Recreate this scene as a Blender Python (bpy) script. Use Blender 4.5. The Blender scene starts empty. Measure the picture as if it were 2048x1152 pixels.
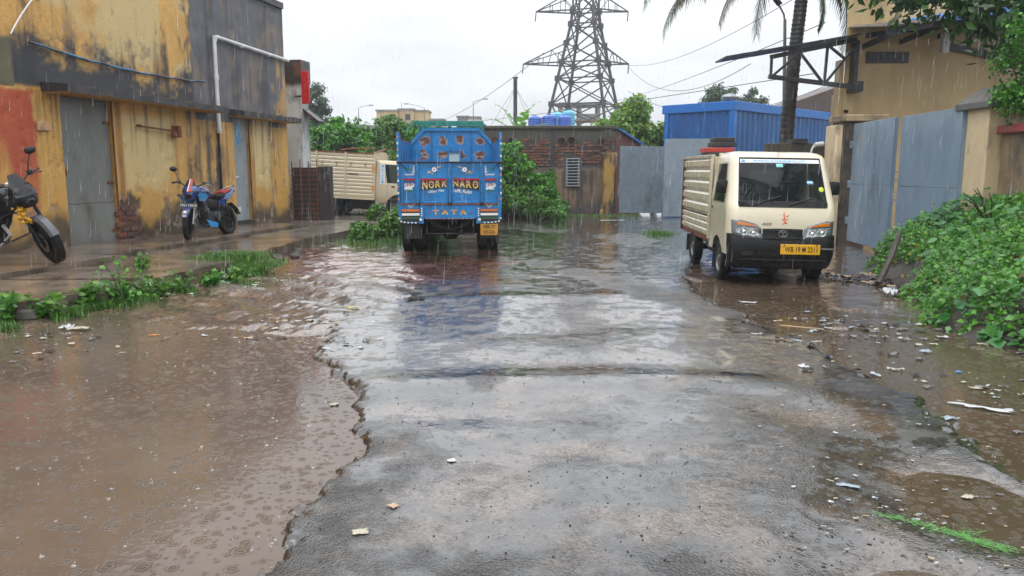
import bpy, bmesh, math, random
import numpy as np
from mathutils import Vector, Matrix
R = math.radians
PI = math.pi
rng = np.random.default_rng(7)
random.seed(7)
scene = bpy.context.scene
C = scene.collection

# ------------------------------------------------------------------ camera, sky, sun, exposure
cd = bpy.data.cameras.new('camera'); cam = bpy.data.objects.new('camera', cd); C.objects.link(cam)
cam.location = (0, 0, 1.6); cam.rotation_euler = (R(90 - 8.7126), 0, 0)
cd.sensor_width = 36; cd.lens = 1540 / 2048 * 36; cd.clip_start = .05; cd.clip_end = 2000
scene.camera = cam

W = bpy.data.worlds.new('World'); scene.world = W; W.use_nodes = True
wn = W.node_tree.nodes; wl = W.node_tree.links
bg = wn['Background']; bg.inputs['Strength'].default_value = .1
SUN_EL, SUN_AZ = R(62), R(200)
sky = wn.new('ShaderNodeTexSky'); sky.sky_type = 'NISHITA'; sky.sun_disc = False
sky.sun_elevation = SUN_EL; sky.sun_rotation = SUN_AZ
tc = wn.new('ShaderNodeTexCoord'); sp = wn.new('ShaderNodeSeparateXYZ'); wl.new(tc.outputs['Generated'], sp.inputs[0])
# overcast layer: standard overcast luminance (1 + 2 sin el) / 3 with soft cloud mottling
cl = wn.new('ShaderNodeMath'); cl.operation = 'MAXIMUM'; cl.inputs[1].default_value = 0; wl.new(sp.outputs['Z'], cl.inputs[0])
ov = wn.new('ShaderNodeMath'); ov.operation = 'MULTIPLY_ADD'; ov.inputs[1].default_value = 15.5; ov.inputs[2].default_value = 7.4
wl.new(cl.outputs[0], ov.inputs[0])
mp = wn.new('ShaderNodeMapping'); mp.inputs['Scale'].default_value = (1.6, 1.6, 5.0); wl.new(tc.outputs['Generated'], mp.inputs[0])
nz = wn.new('ShaderNodeTexNoise'); nz.inputs['Scale'].default_value = 2.6; nz.inputs['Detail'].default_value = 4; nz.inputs['Roughness'].default_value = .5
wl.new(mp.outputs[0], nz.inputs['Vector'])
cr = wn.new('ShaderNodeMapRange'); cr.inputs[1].default_value = .3; cr.inputs[2].default_value = .7; cr.inputs[3].default_value = .80; cr.inputs[4].default_value = 1.10
wl.new(nz.outputs['Fac'], cr.inputs[0])
mu = wn.new('ShaderNodeMath'); mu.operation = 'MULTIPLY'; wl.new(ov.outputs[0], mu.inputs[0]); wl.new(cr.outputs[0], mu.inputs[1])
tint = wn.new('ShaderNodeVectorMath'); tint.operation = 'SCALE'; tint.inputs[0].default_value = (.93, .96, 1.0)
wl.new(mu.outputs[0], tint.inputs['Scale'])
mx = wn.new('ShaderNodeMix'); mx.data_type = 'RGBA'; mx.inputs['Factor'].default_value = .93
wl.new(sky.outputs[0], mx.inputs['A']); wl.new(tint.outputs[0], mx.inputs['B'])
wl.new(mx.outputs['Result'], bg.inputs['Color'])

sd = bpy.data.lights.new('sun', 'SUN'); sun = bpy.data.objects.new('sun', sd); C.objects.link(sun)
sd.energy = 1.0; sd.angle = R(40); sd.color = (1, .97, .93)
sun.rotation_euler = (PI / 2 - SUN_EL, 0, PI - SUN_AZ)
scene.view_settings.view_transform = 'Standard'; scene.view_settings.look = 'None'
scene.view_settings.exposure = 0.35; scene.view_settings.gamma = 1.0

# ------------------------------------------------------------------ helpers
def smooth(a, b, x):
    t = np.clip((x - a) / (b - a), 0, 1); return t * t * (3 - 2 * t)
def vnoise(x, y, seed=0):
    x = np.asarray(x, float); y = np.asarray(y, float)
    xi = np.floor(x).astype(np.int64); yi = np.floor(y).astype(np.int64); xf = x - xi; yf = y - yi
    def h(a, b):
        n = (a * 374761393 + b * 668265263 + seed * 974634221) & 0xffffffff
        n = ((n ^ (n >> 13)) * 1274126177) & 0xffffffff
        return ((n ^ (n >> 16)) & 0xffff) / 65535.
    u = xf * xf * (3 - 2 * xf); v = yf * yf * (3 - 2 * yf)
    return (h(xi, yi) * (1 - u) + h(xi + 1, yi) * u) * (1 - v) + (h(xi, yi + 1) * (1 - u) + h(xi + 1, yi + 1) * u) * v
def fbm(x, y, o=4, seed=0):
    s = 0; a = .5; t = 0
    for i in range(o):
        s = s + a * vnoise(x * 2 ** i + 17.3 * i, y * 2 ** i + 9.1 * i, seed + i); t += a; a *= .5
    return s / t

class MB:
    """collects shapes; build() links them as ONE mesh object"""
    def __init__(s): s.v = []; s.f = []
    def add(s, vs, fs):
        b = len(s.v); s.v += [tuple(q) for q in vs]; s.f += [tuple(i + b for i in q) for q in fs]; return s
    def box(s, x0, x1, y0, y1, z0, z1, m=None):
        vs = [Vector((x, y, z)) for z in (z0, z1) for y in (y0, y1) for x in (x0, x1)]
        if m is not None: vs = [m @ q for q in vs]
        return s.add(vs, [(0, 2, 3, 1), (4, 5, 7, 6), (0, 1, 5, 4), (2, 6, 7, 3), (0, 4, 6, 2), (1, 3, 7, 5)])
    def bar(s, p0, p1, w, d=None, up=(0, 0, 1)):
        p0 = Vector(p0); p1 = Vector(p1); d = d or w; a = (p1 - p0).normalized(); u = Vector(up)
        if abs(a.dot(u)) > .98: u = Vector((0, 1, 0))
        x = a.cross(u).normalized(); y = x.cross(a).normalized()
        vs = [p + x * i * w / 2 + y * j * d / 2 for p in (p0, p1) for i, j in ((-1, -1), (1, -1), (1, 1), (-1, 1))]
        return s.add(vs, [(0, 3, 2, 1), (4, 5, 6, 7), (0, 1, 5, 4), (1, 2, 6, 5), (2, 3, 7, 6), (3, 0, 4, 7)])
    def tube(s, pts, r, n=8, cap=True):
        pts = [Vector(p) for p in pts]; k = len(pts); rs = r if isinstance(r, (list, tuple)) else [r] * k
        vs = []; X = None
        for i, p in enumerate(pts):
            a = (pts[min(i + 1, k - 1)] - pts[max(i - 1, 0)])
            a = a.normalized() if a.length > 1e-9 else Vector((0, 0, 1))
            if X is None:
                u = Vector((0, 0, 1)) if abs(a.z) < .95 else Vector((1, 0, 0)); X = a.cross(u).normalized()
            else:
                X = (X - a * X.dot(a)).normalized()
            Y = a.cross(X)
            vs += [p + (X * math.cos(2 * PI * j / n) + Y * math.sin(2 * PI * j / n)) * rs[i] for j in range(n)]
        fs = [(i * n + j, i * n + (j + 1) % n, (i + 1) * n + (j + 1) % n, (i + 1) * n + j) for i in range(k - 1) for j in range(n)]
        if cap: fs += [tuple(range(n))[::-1], tuple((k - 1) * n + j for j in range(n))]
        return s.add(vs, fs)
    def loft(s, rings, cap=True, closed=True):
        n = len(rings[0]); k = len(rings); vs = [q for r in rings for q in r]
        m = n if closed else n - 1
        fs = [(i * n + j, i * n + (j + 1) % n, (i + 1) * n + (j + 1) % n, (i + 1) * n + j) for i in range(k - 1) for j in range(m)]
        if cap: fs += [tuple(range(n))[::-1], tuple((k - 1) * n + j for j in range(n))]
        return s.add(vs, fs)
    def lathe(s, c, axis, prof, n=24, mod=None, cap=False):
        c = Vector(c); a = Vector(axis).normalized(); u = Vector((0, 0, 1)) if abs(a.z) < .9 else Vector((1, 0, 0))
        x = a.cross(u).normalized(); y = a.cross(x)
        rings = []
        for i, (r, t) in enumerate(prof):
            rings.append([c + a * t + (x * math.cos(2 * PI * j / n) + y * math.sin(2 * PI * j / n)) * (r + (mod(i, j) if mod else 0)) for j in range(n)])
        return s.loft(rings, cap)
    def prism(s, poly, d0, d1, plane='xz'):
        n = len(poly)
        def P(a, b, d): return {'xz': (a, d, b), 'xy': (a, b, d), 'yz': (d, a, b)}[plane]
        vs = [P(a, b, d0) for a, b in poly] + [P(a, b, d1) for a, b in poly]
        return s.add(vs, [tuple(range(n)), tuple(range(2 * n - 1, n - 1, -1))] + [(i, i + n, (i + 1) % n + n, (i + 1) % n) for i in range(n)])
    def build(s, name, mat, parent=None, smooth_=False, bevel=0, seg=2):
        me = bpy.data.meshes.new(name); me.from_pydata(s.v, [], s.f); me.update()
        bm = bmesh.new(); bm.from_mesh(me); bmesh.ops.recalc_face_normals(bm, faces=bm.faces); bm.to_mesh(me); bm.free()
        return link(name, me, mat, parent, smooth_, bevel, seg)
def link(name, me, mat, parent=None, smooth_=False, bevel=0, seg=2):
    if mat is not None and not me.materials: me.materials.append(mat)
    if smooth_:
        me.polygons.foreach_set('use_smooth', np.ones(len(me.polygons), bool)); me.set_sharp_from_angle(angle=R(38))
    o = bpy.data.objects.new(name, me); C.objects.link(o); o.parent = parent
    if bevel:
        b = o.modifiers.new('bevel', 'BEVEL'); b.width = bevel; b.segments = seg; b.limit_method = 'ANGLE'; b.angle_limit = R(40)
        me.polygons.foreach_set('use_smooth', np.ones(len(me.polygons), bool)); me.set_sharp_from_angle(angle=R(50))
    return o
def thing(name, label, cat, loc=(0, 0, 0), rotz=0, group=None, rx=0, ry=0):
    o = bpy.data.objects.new(name, None); C.objects.link(o); o.location = loc; o.rotation_euler = (rx, ry, rotz)
    o.empty_display_size = .2
    return tag(o, label, cat, group)
def tag(o, label, cat, group=None, kind=None):
    if label: o['label'] = label
    if cat: o['category'] = cat
    if group: o['group'] = group
    if kind: o['kind'] = kind
    return o
def struct(o, kind='structure'): o['kind'] = kind; return o
def copy_tree(o, parent=None):
    c = o.copy(); C.objects.link(c); c.parent = parent
    for ch in list(o.children): copy_tree(ch, c)
    return c
UNIT = {}
def bar_obj(name, p0, p1, w, mat, parent, d=None):
    """a straight member as its own object; members share one unit mesh"""
    if mat.name not in UNIT:
        me = MB().box(-.5, .5, -.5, .5, 0, 1); m = bpy.data.meshes.new('member'); m.from_pydata(me.v, [], me.f); m.materials.append(mat); UNIT[mat.name] = m
    p0 = Vector(p0); p1 = Vector(p1); a = p1 - p0; L = a.length
    o = bpy.data.objects.new(name, UNIT[mat.name]); C.objects.link(o); o.parent = parent
    o.location = p0; o.rotation_euler = a.to_track_quat('Z', 'Y').to_euler(); o.scale = (w, d or w, L)
    return o
def piece(name, me, parent, loc, rot=(0, 0, 0), scale=(1, 1, 1)):
    o = bpy.data.objects.new(name, me); C.objects.link(o); o.parent = parent; o.location = loc; o.rotation_euler = rot; o.scale = scale; return o
def mesh_np(name, V, F, mat, parent=None, smooth_=True, attrs=None):
    """V (n,3); F (m,3|4) arrays"""
    me = bpy.data.meshes.new(name); V = np.asarray(V, np.float32); F = np.asarray(F, np.int32); k = F.shape[1]
    me.vertices.add(len(V)); me.vertices.foreach_set('co', V.ravel())
    me.loops.add(F.size); me.loops.foreach_set('vertex_index', F.ravel())
    me.polygons.add(len(F)); me.polygons.foreach_set('loop_start', np.arange(0, F.size, k, dtype=np.int32))
    me.update(calc_edges=True)
    if smooth_: me.polygons.foreach_set('use_smooth', np.ones(len(F), bool))
    for nm, a in (attrs or {}).items():
        a = np.asarray(a, np.float32)
        if a.ndim == 2:
            at = me.color_attributes.new(nm, 'FLOAT_COLOR', 'POINT'); at.data.foreach_set('color', np.c_[a, np.ones(len(a))].astype(np.float32).ravel())
        else:
            at = me.attributes.new(nm, 'FLOAT', 'POINT'); at.data.foreach_set('value', a)
    me.materials.append(mat); o = bpy.data.objects.new(name, me); C.objects.link(o); o.parent = parent
    return o
def gridF(nr, nc, keep=None):
    i = np.arange(nr - 1)[:, None] * nc + np.arange(nc - 1)[None, :]
    F = np.stack([i, i + 1, i + nc + 1, i + nc], -1)
    F = F[keep] if keep is not None else F.reshape(-1, 4)
    return F
def compact(V, F, attrs):
    u, inv = np.unique(F, return_inverse=True)
    return V[u], inv.reshape(F.shape), {k: a[u] for k, a in attrs.items()}

def TXT(s, w, h, mat, parent, loc, rot, name='lettering', ext=.0015, shear=0, bold=0):
    cu = bpy.data.curves.new('t', 'FONT'); cu.body = s; cu.align_x = 'CENTER'; cu.align_y = 'CENTER'; cu.extrude = ext; cu.resolution_u = 3
    cu.shear = shear; cu.offset = bold
    o = bpy.data.objects.new('t', cu); C.objects.link(o); bpy.context.view_layer.update()
    me = bpy.data.meshes.new_from_object(o.evaluated_get(bpy.context.evaluated_depsgraph_get()))
    bpy.data.objects.remove(o); bpy.data.curves.remove(cu)
    n = len(me.vertices); co = np.empty(n * 3, np.float32); me.vertices.foreach_get('co', co); co = co.reshape(-1, 3)
    lo = co.min(0); hi = co.max(0); c = (lo + hi) / 2
    co[:, 0] = (co[:, 0] - c[0]) * w / max(hi[0] - lo[0], 1e-5); co[:, 1] = (co[:, 1] - c[1]) * h / max(hi[1] - lo[1], 1e-5)
    me.vertices.foreach_set('co', co.ravel()); me.materials.clear(); me.materials.append(mat); me.update()
    o = bpy.data.objects.new(name, me); C.objects.link(o); o.parent = parent; o.location = loc; o.rotation_euler = rot
    return o

# ------------------------------------------------------------------ materials
def nodes(name):
    m = bpy.data.materials.new(name); m.use_nodes = True; nt = m.node_tree
    return m, nt.nodes, nt.links, nt.nodes['Principled BSDF']
def noise_fac(n, l, scale, detail=4, lo=.35, hi=.65, vec=None, rough=.55):
    if vec is None:
        t = n.new('ShaderNodeTexCoord'); oi = n.new('ShaderNodeObjectInfo'); sc_ = n.new('ShaderNodeMath'); sc_.operation = 'MULTIPLY'; sc_.inputs[1].default_value = 41.; l.new(oi.outputs['Random'], sc_.inputs[0])
        va = n.new('ShaderNodeVectorMath'); va.operation = 'ADD'; l.new(t.outputs['Object'], va.inputs[0]); l.new(sc_.outputs[0], va.inputs[1]); vec = va.outputs[0]      # shift per object, so that copies do not repeat
    z = n.new('ShaderNodeTexNoise'); z.inputs['Scale'].default_value = scale; z.inputs['Detail'].default_value = detail; z.inputs['Roughness'].default_value = rough
    l.new(vec, z.inputs['Vector'])
    r = n.new('ShaderNodeMapRange'); r.inputs[1].default_value = lo; r.inputs[2].default_value = hi; l.new(z.outputs['Fac'], r.inputs[0])
    return r.outputs[0]
def mixc(n, l, fac, a, b, mode='MIX'):
    m = n.new('ShaderNodeMix'); m.data_type = 'RGBA'; m.blend_type = mode
    for key, v in (('Factor', fac), ('A', a), ('B', b)):
        i = m.inputs[key]
        if isinstance(v, (int, float)): i.default_value = v
        elif isinstance(v, tuple): i.default_value = (*v, 1)
        else: l.new(v, i)
    return m.outputs['Result']
def M(name, col, rough=.45, metal=0, dirt=None, damt=(.5, .72), dscale=6, var=.25, vscale=3, bump=0, bscale=60, coat=0, spec=.5, stretch=None):
    """painted / mineral / metal surface with uneven tone, optional dirt patches and fine relief"""
    m, n, l, b = nodes(name); vec = None
    if stretch:
        t = n.new('ShaderNodeTexCoord'); mp = n.new('ShaderNodeMapping'); mp.inputs['Scale'].default_value = stretch; l.new(t.outputs['Object'], mp.inputs[0]); vec = mp.outputs[0]
    c = col
    if var:
        f = noise_fac(n, l, vscale, 5, .25, .75, vec)
        c = mixc(n, l, f, tuple(x * (1 - var) for x in col), tuple(min(1, x * (1 + var * .6)) for x in col))
    if dirt:
        f2 = noise_fac(n, l, dscale, 8, damt[0], damt[1], vec, .65); c = mixc(n, l, f2, c, dirt)
    if isinstance(c, tuple): b.inputs['Base Color'].default_value = (*c, 1)
    else: l.new(c, b.inputs['Base Color'])
    b.inputs['Metallic'].default_value = metal; b.inputs['Coat Weight'].default_value = coat; b.inputs['Coat Roughness'].default_value = .06
    b.inputs['Specular IOR Level'].default_value = spec
    rf = noise_fac(n, l, vscale * 2.3, 4, .3, .7); mr = n.new('ShaderNodeMapRange'); mr.inputs[3].default_value = max(.02, rough * .7); mr.inputs[4].default_value = min(1, rough * 1.3)
    l.new(rf, mr.inputs[0]); l.new(mr.outputs[0], b.inputs['Roughness'])
    if bump:
        t = n.new('ShaderNodeTexCoord'); z = n.new('ShaderNodeTexNoise'); z.inputs['Scale'].default_value = bscale; z.inputs['Detail'].default_value = 6; l.new(t.outputs['Object'], z.inputs['Vector'])
        bp = n.new('ShaderNodeBump'); bp.inputs['Strength'].default_value = min(1, bump); bp.inputs['Distance'].default_value = .01; l.new(z.outputs['Fac'], bp.inputs['Height']); l.new(bp.outputs[0], b.inputs['Normal'])
    return m
def leafmat(name, a, b_, gloss=.3, trans=.25):
    m, n, l, b = nodes(name)
    g = n.new('ShaderNodeNewGeometry'); r = n.new('ShaderNodeValToRGB'); r.color_ramp.elements[0].color = (*a, 1); r.color_ramp.elements[1].color = (*b_, 1)
    e = r.color_ramp.elements.new(.55); e.color = tuple((x * .6 + y * .4) for x, y in zip(a, b_)) + (1,)
    l.new(g.outputs['Random Per Island'], r.inputs[0])
    l.new(r.outputs[0], b.inputs['Base Color']); b.inputs['Roughness'].default_value = gloss
    tr = n.new('ShaderNodeBsdfTranslucent'); sc = mixc(n, l, 1.0, r.outputs[0], (1.3, 1.5, .5), 'MULTIPLY'); l.new(sc, tr.inputs['Color'])
    mxs = n.new('ShaderNodeMixShader'); mxs.inputs[0].default_value = trans
    l.new(b.outputs[0], mxs.inputs[1]); l.new(tr.outputs[0], mxs.inputs[2]); l.new(mxs.outputs[0], n['Material Output'].inputs['Surface'])
    return m
def attr_mat(name, rough=.7, bump=.5, bscale=45, fine=.2, rattr=None, spec=.5):
    """colour of the thing itself comes from a point attribute 'Col' (paint, plaster, stain), fine grain from noise"""
    m, n, l, b = nodes(name)
    a = n.new('ShaderNodeVertexColor'); a.layer_name = 'Col'
    f = noise_fac(n, l, 38, 6, .3, .7); g = mixc(n, l, f, (1 - fine,) * 3, (1 + fine * .5,) * 3); c = mixc(n, l, 1.0, a.outputs['Color'], g, 'MULTIPLY'); l.new(c, b.inputs['Base Color'])
    b.inputs['Roughness'].default_value = rough; b.inputs['Specular IOR Level'].default_value = spec
    t = n.new('ShaderNodeTexCoord'); z = n.new('ShaderNodeTexNoise'); z.inputs['Scale'].default_value = bscale; z.inputs['Detail'].default_value = 8; z.inputs['Roughness'].default_value = .65; l.new(t.outputs['Object'], z.inputs['Vector'])
    bp = n.new('ShaderNodeBump'); bp.inputs['Strength'].default_value = bump; bp.inputs['Distance'].default_value = .02; l.new(z.outputs['Fac'], bp.inputs['Height']); l.new(bp.outputs[0], b.inputs['Normal'])
    return m
def ripple_height(n, l, vec, scale, seed_off, freq=40.):
    """rain rings: expanding circles round random cell centres"""
    mp = n.new('ShaderNodeMapping'); mp.inputs['Scale'].default_value = (scale, scale, 0); mp.inputs['Location'].default_value = (seed_off, seed_off * .7, 0); l.new(vec, mp.inputs[0])
    v = n.new('ShaderNodeTexVoronoi'); v.voronoi_dimensions = '2D'; v.inputs['Scale'].default_value = 1; l.new(mp.outputs[0], v.inputs['Vector'])
    ph = n.new('ShaderNodeSeparateColor'); l.new(v.outputs['Color'], ph.inputs[0])
    a = n.new('ShaderNodeMath'); a.operation = 'MULTIPLY_ADD'; a.inputs[1].default_value = freq; l.new(v.outputs['Distance'], a.inputs[0])
    p2 = n.new('ShaderNodeMath'); p2.operation = 'MULTIPLY'; p2.inputs[1].default_value = 6.28; l.new(ph.outputs[0], p2.inputs[0]); l.new(p2.outputs[0], a.inputs[2])
    s = n.new('ShaderNodeMath'); s.operation = 'SINE'; l.new(a.outputs[0], s.inputs[0])
    # ring reaches a random radius and dies out
    rad = n.new('ShaderNodeMapRange'); rad.inputs[3].default_value = .12; rad.inputs[4].default_value = .5; l.new(ph.outputs[1], rad.inputs[0])
    d = n.new('ShaderNodeMath'); d.operation = 'DIVIDE'; l.new(v.outputs['Distance'], d.inputs[0]); l.new(rad.outputs[0], d.inputs[1])
    w = n.new('ShaderNodeMapRange'); w.inputs[1].default_value = .2; w.inputs[2].default_value = 1.; w.inputs[3].default_value = 1; w.inputs[4].default_value = 0; l.new(d.outputs[0], w.inputs[0])
    k = n.new('ShaderNodeMath'); k.operation = 'MULTIPLY'; l.new(s.outputs[0], k.inputs[0]); l.new(w.outputs[0], k.inputs[1])
    on = n.new('ShaderNodeMath'); on.operation = 'GREATER_THAN'; on.inputs[1].default_value = .55; l.new(ph.outputs[2], on.inputs[0])      # only some cells were just hit by a drop
    k2 = n.new('ShaderNodeMath'); k2.operation = 'MULTIPLY'; l.new(k.outputs[0], k2.inputs[0]); l.new(on.outputs[0], k2.inputs[1])
    return k2.outputs[0]
def addm(n, l, a, b, ka=1., kb=1.):
    x = n.new('ShaderNodeMath'); x.operation = 'MULTIPLY'; x.inputs[1].default_value = ka; l.new(a, x.inputs[0])
    y = n.new('ShaderNodeMath'); y.operation = 'MULTIPLY_ADD'; y.inputs[1].default_value = kb; l.new(b, y.inputs[0]); l.new(x.outputs[0], y.inputs[2]); return y.outputs[0]

def glass(name, tint=(.03, .035, .035), alpha=.35, rough=.03):
    m, n, l, b = nodes(name)
    b.inputs['Base Color'].default_value = (*tint, 1); b.inputs['Roughness'].default_value = rough; b.inputs['Specular IOR Level'].default_value = 0
    tr = n.new('ShaderNodeBsdfTransparent'); tr.inputs['Color'].default_value = (.75, .82, .8, 1)
    gl = n.new('ShaderNodeBsdfGlossy'); gl.inputs['Roughness'].default_value = rough
    fr = n.new('ShaderNodeFresnel'); fr.inputs['IOR'].default_value = 1.45
    m1 = n.new('ShaderNodeMixShader'); m1.inputs[0].default_value = alpha; l.new(b.outputs[0], m1.inputs[1]); l.new(tr.outputs[0], m1.inputs[2])
    m2 = n.new('ShaderNodeMixShader'); l.new(fr.outputs[0], m2.inputs[0]); l.new(m1.outputs[0], m2.inputs[1]); l.new(gl.outputs[0], m2.inputs[2])
    l.new(m2.outputs[0], n['Material Output'].inputs['Surface']); return m

BLACK = M('black_rubber', (.015, .015, .016), .5, var=.3)
TYRE = M('tyre_rubber', (.010, .010, .010), .55, var=.3, dirt=(.03, .025, .02), damt=(.6, .85), dscale=9, spec=.3)
BLKP = M('black_plastic', (.012, .012, .013), .3, var=.2, dirt=(.04, .034, .03), damt=(.68, .95), dscale=5, spec=.3)
STEEL = M('dull_steel', (.28, .28, .29), .35, metal=.85, dirt=(.12, .06, .03), damt=(.6, .8), dscale=14)
CHROME = M('chrome', (.7, .7, .7), .12, metal=1, var=.1)
RUST = M('rusty_iron', (.2, .065, .03), .7, dirt=(.05, .03, .02), dscale=9, bump=.3)
CHASSIS = M('chassis_black', (.014, .013, .012), .65, dirt=(.04, .03, .024), damt=(.5, .8), dscale=7, spec=.25)
WHITE = M('white_paint', (.8, .8, .78), .4, var=.08)
RED = M('red_paint', (.46, .010, .018), .3, var=.15)
YEL = M('yellow_plate', (.75, .4, .015), .35, var=.15, dirt=(.25, .13, .03), damt=(.62, .85), dscale=8)
INK = M('black_ink', (.01, .01, .011), .4, var=0)
HAZE = .0012
# ------------------------------------------------------------------ ground, road, water
def lut(y, pts):
    a = np.array(pts); return np.interp(y, a[:, 0], a[:, 1])
XL = [(1.5, -1.12), (2.3, -1.06), (2.86, -1.02), (3.4, -.98), (3.82, -.98), (4.2, -.92), (4.7, -1.0), (5.2, -1.05), (5.6, -1.28), (6.06, -1.47), (6.76, -1.73), (8.16, -1.75), (9.45, -1.3), (11.2, -1.28), (13, -1.9), (17, -2.6), (25, -3.2), (45, -3.2)]
XR = [(1.5, 2.6), (3.0, 2.62), (3.96, 2.63), (5.24, 2.73), (6.76, 2.75), (8.16, 2.5), (9.84, 2.3), (12, 2.7), (15.5, 4.2), (20, 6.2), (25, 7.0), (45, 7.0)]
PLAT = [(7.0, -5.5), (7.8, -5.3), (9.0, -4.9), (10.7, -4.2), (13.5, -4.35), (16, -4.3), (19.2, -3.55)]     # outer edge of the platform (Y, X)
def blob(x, y, cx, cy, rx, ry): return np.exp(-(((x - cx) / rx) ** 2 + ((y - cy) / ry) ** 2))
def terrain(X, Y):
    n1 = fbm(X * .9, Y * .9, 4, 3) - .5; n2 = fbm(X * 5, Y * 5, 4, 11) - .5; n3 = fbm(X * 22, Y * 22, 3, 21) - .5
    el = lut(Y, XL) + (fbm(Y * 2.0, Y * 0 + 3, 4, 5) - .5) * .22 + (fbm(X * 14, Y * 14, 4, 6) - .5) * .14
    er = lut(Y, XR) + (fbm(Y * 1.9, Y * 0 + 8, 4, 9) - .5) * .36 + (fbm(X * 9, Y * 9, 3, 8) - .5) * .10
    dl = X - el; dr = er - X; d = np.minimum(dl, dr)
    far = smooth(11, 16, Y)
    # worn asphalt: gentle crown, ripples, a hump across at Y ~ 5.9, shallow dips
    zr = .040 + n1 * .026 + n2 * .006 + n3 * .0022
    zr += .035 * np.exp(-((Y - 5.55 - .10 * np.sin(X * 1.4) + .05 * X) / .24) ** 2) * smooth(-1.4, -.6, X) * (1 - smooth(1.6, 2.6, X))
    zr += .018 * np.exp(-((Y - 9.4 - .1 * X) / .3) ** 2)
    zr -= .034 * blob(X, Y, -.1, 4.85, .9, .28) + .022 * blob(X, Y, .5, 6.2, 1.0, .28) + .034 * blob(X, Y, .55, 4.2, .9, .25) * .6
    zr -= .062 * blob(X, Y, 2.25, 3.55, .45, .6) + .06 * blob(X, Y, 1.55, 2.7, .35, .35) + .035 * blob(X, Y, 1.9, 4.75, .3, .4)
    zr -= .030 * blob(X, Y, 1.3, 8.0, .7, .6) + .028 * blob(X, Y, .3, 7.4, .5, .5)
    zr += far * .01
    # mud and broken ground
    zm = .030 + n1 * .05 + n2 * .035 + n3 * .012
    zm -= .16 * smooth(9.0, 7.4, Y + .25 * X + n1 * 1.2 + 1.5) * smooth(-5.2, -4.3, X + n1)                        # big left puddle
    zm += .055 * np.exp(-(((Y - 7.15 + .08 * (X + 3)) / .16) ** 2)) * smooth(-3.4, -2.9, X) * (.4 + n2 * 2.2)       # mud bar in it
    zm += .060 * np.exp(-(((Y - 6.1 - .3 * (X + 4)) / .2) ** 2)) * (1 - smooth(-3.9, -3.3, X)) * (.5 + n2 * 2)
    rut = np.sin((X * .72 + Y * .69) * 9.0 + n1 * 7) * .036 * blob(X, Y, -3.0, 9.8, 1.5, 1.6)                      # tyre ruts
    zm += rut
    red = smooth(10.6, 11.8, Y + .5 * X + n1 * 2 + 1) * (1 - smooth(14.8, 16.2, Y + n1)) * smooth(-5, -4.2, X) * (1 - smooth(.0, .6, X))
    zm = zm - .02 * red * (1 - far)
    # right gutter
    zg = -.085 + n1 * .03 + n2 * .02 + n3 * .01
    zg += .09 * smooth(.55, 1.6, X - er + n1) + .05 * blob(X, Y, 3.3, 7.6, .5, .6) * (.5 + n2 * 3) + .05 * blob(X, Y, 3.5, 4.6, .35, .6)
    zg = zg * (1 - smooth(10.2, 11.6, Y)) + (.025 + n1 * .05 + n2 * .03) * smooth(10.2, 11.6, Y)
    side = np.where(X < (el + er) / 2, zm, zg)
    e = smooth(-.13, .05, d + n2 * .10 + n3 * .10)
    e = e * (1 - far) + smooth(-1.2, .8, d) * far
    z = side * (1 - e) + zr * e
    # colours of the materials themselves
    asph = np.array([.026, .023, .021]); silt = np.array([.105, .070, .046]); mud = np.array([.105, .070, .052]); redm = np.array([.155, .058, .038]); dk = np.array([.045, .036, .030])
    k = fbm(X * 3.1, Y * 3.1, 5, 31)[..., None]; k2 = fbm(X * 1.1, Y * 1.1, 4, 41)[..., None]; k3 = fbm(X * 14, Y * 14, 3, 51)[..., None]
    ca = asph * (.65 + .8 * k3) + (silt - asph) * smooth(.42, .72, k) * .6 + (silt - asph) * smooth(.03, -.01, zr)[..., None] * .6
    ca = ca * (1 - .55 * smooth(.22, .02, d + n2 * .3) * (1 - far))[..., None]
    cm = mud * (.6 + .8 * k) + (dk - mud) * smooth(.52, .72, k2) * .5
    rm = (red * (fbm(X * 1.7, Y * 1.7, 4, 61)))[..., None]
    cm = cm + (redm - cm) * np.clip(rm * 1.8, 0, 1)
    ca = ca + (redm - ca) * np.clip(red * smooth(.42, .62, fbm(X * 1.3, Y * 1.3, 4, 62)) * (1 - smooth(-.1, .4, X)), 0, .7)[..., None]
    cc = cm * (1 - e[..., None]) + ca * e[..., None]
    # water film on flat or low wet spots: smoother surface
    lowz = smooth(.05, .012, z - n2 * .02)
    film = np.clip(lowz * .9 + smooth(.42, .56, fbm(X * .8 + 4, Y * .55, 4, 71)) * .8 + blob(X, Y, .75, 7.9, 1.0, .9) + blob(X, Y, .0, 4.8, 1.1, .35) + blob(X, Y, .4, 6.05, 1.4, .22) + blob(X, Y, .4, 3.6, 1.0, .8) * .6 + blob(X, Y, -1.6, 9.3, .8, .8) + far * .5 + .22, 0, 1)
    return z, cc, film, e
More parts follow.
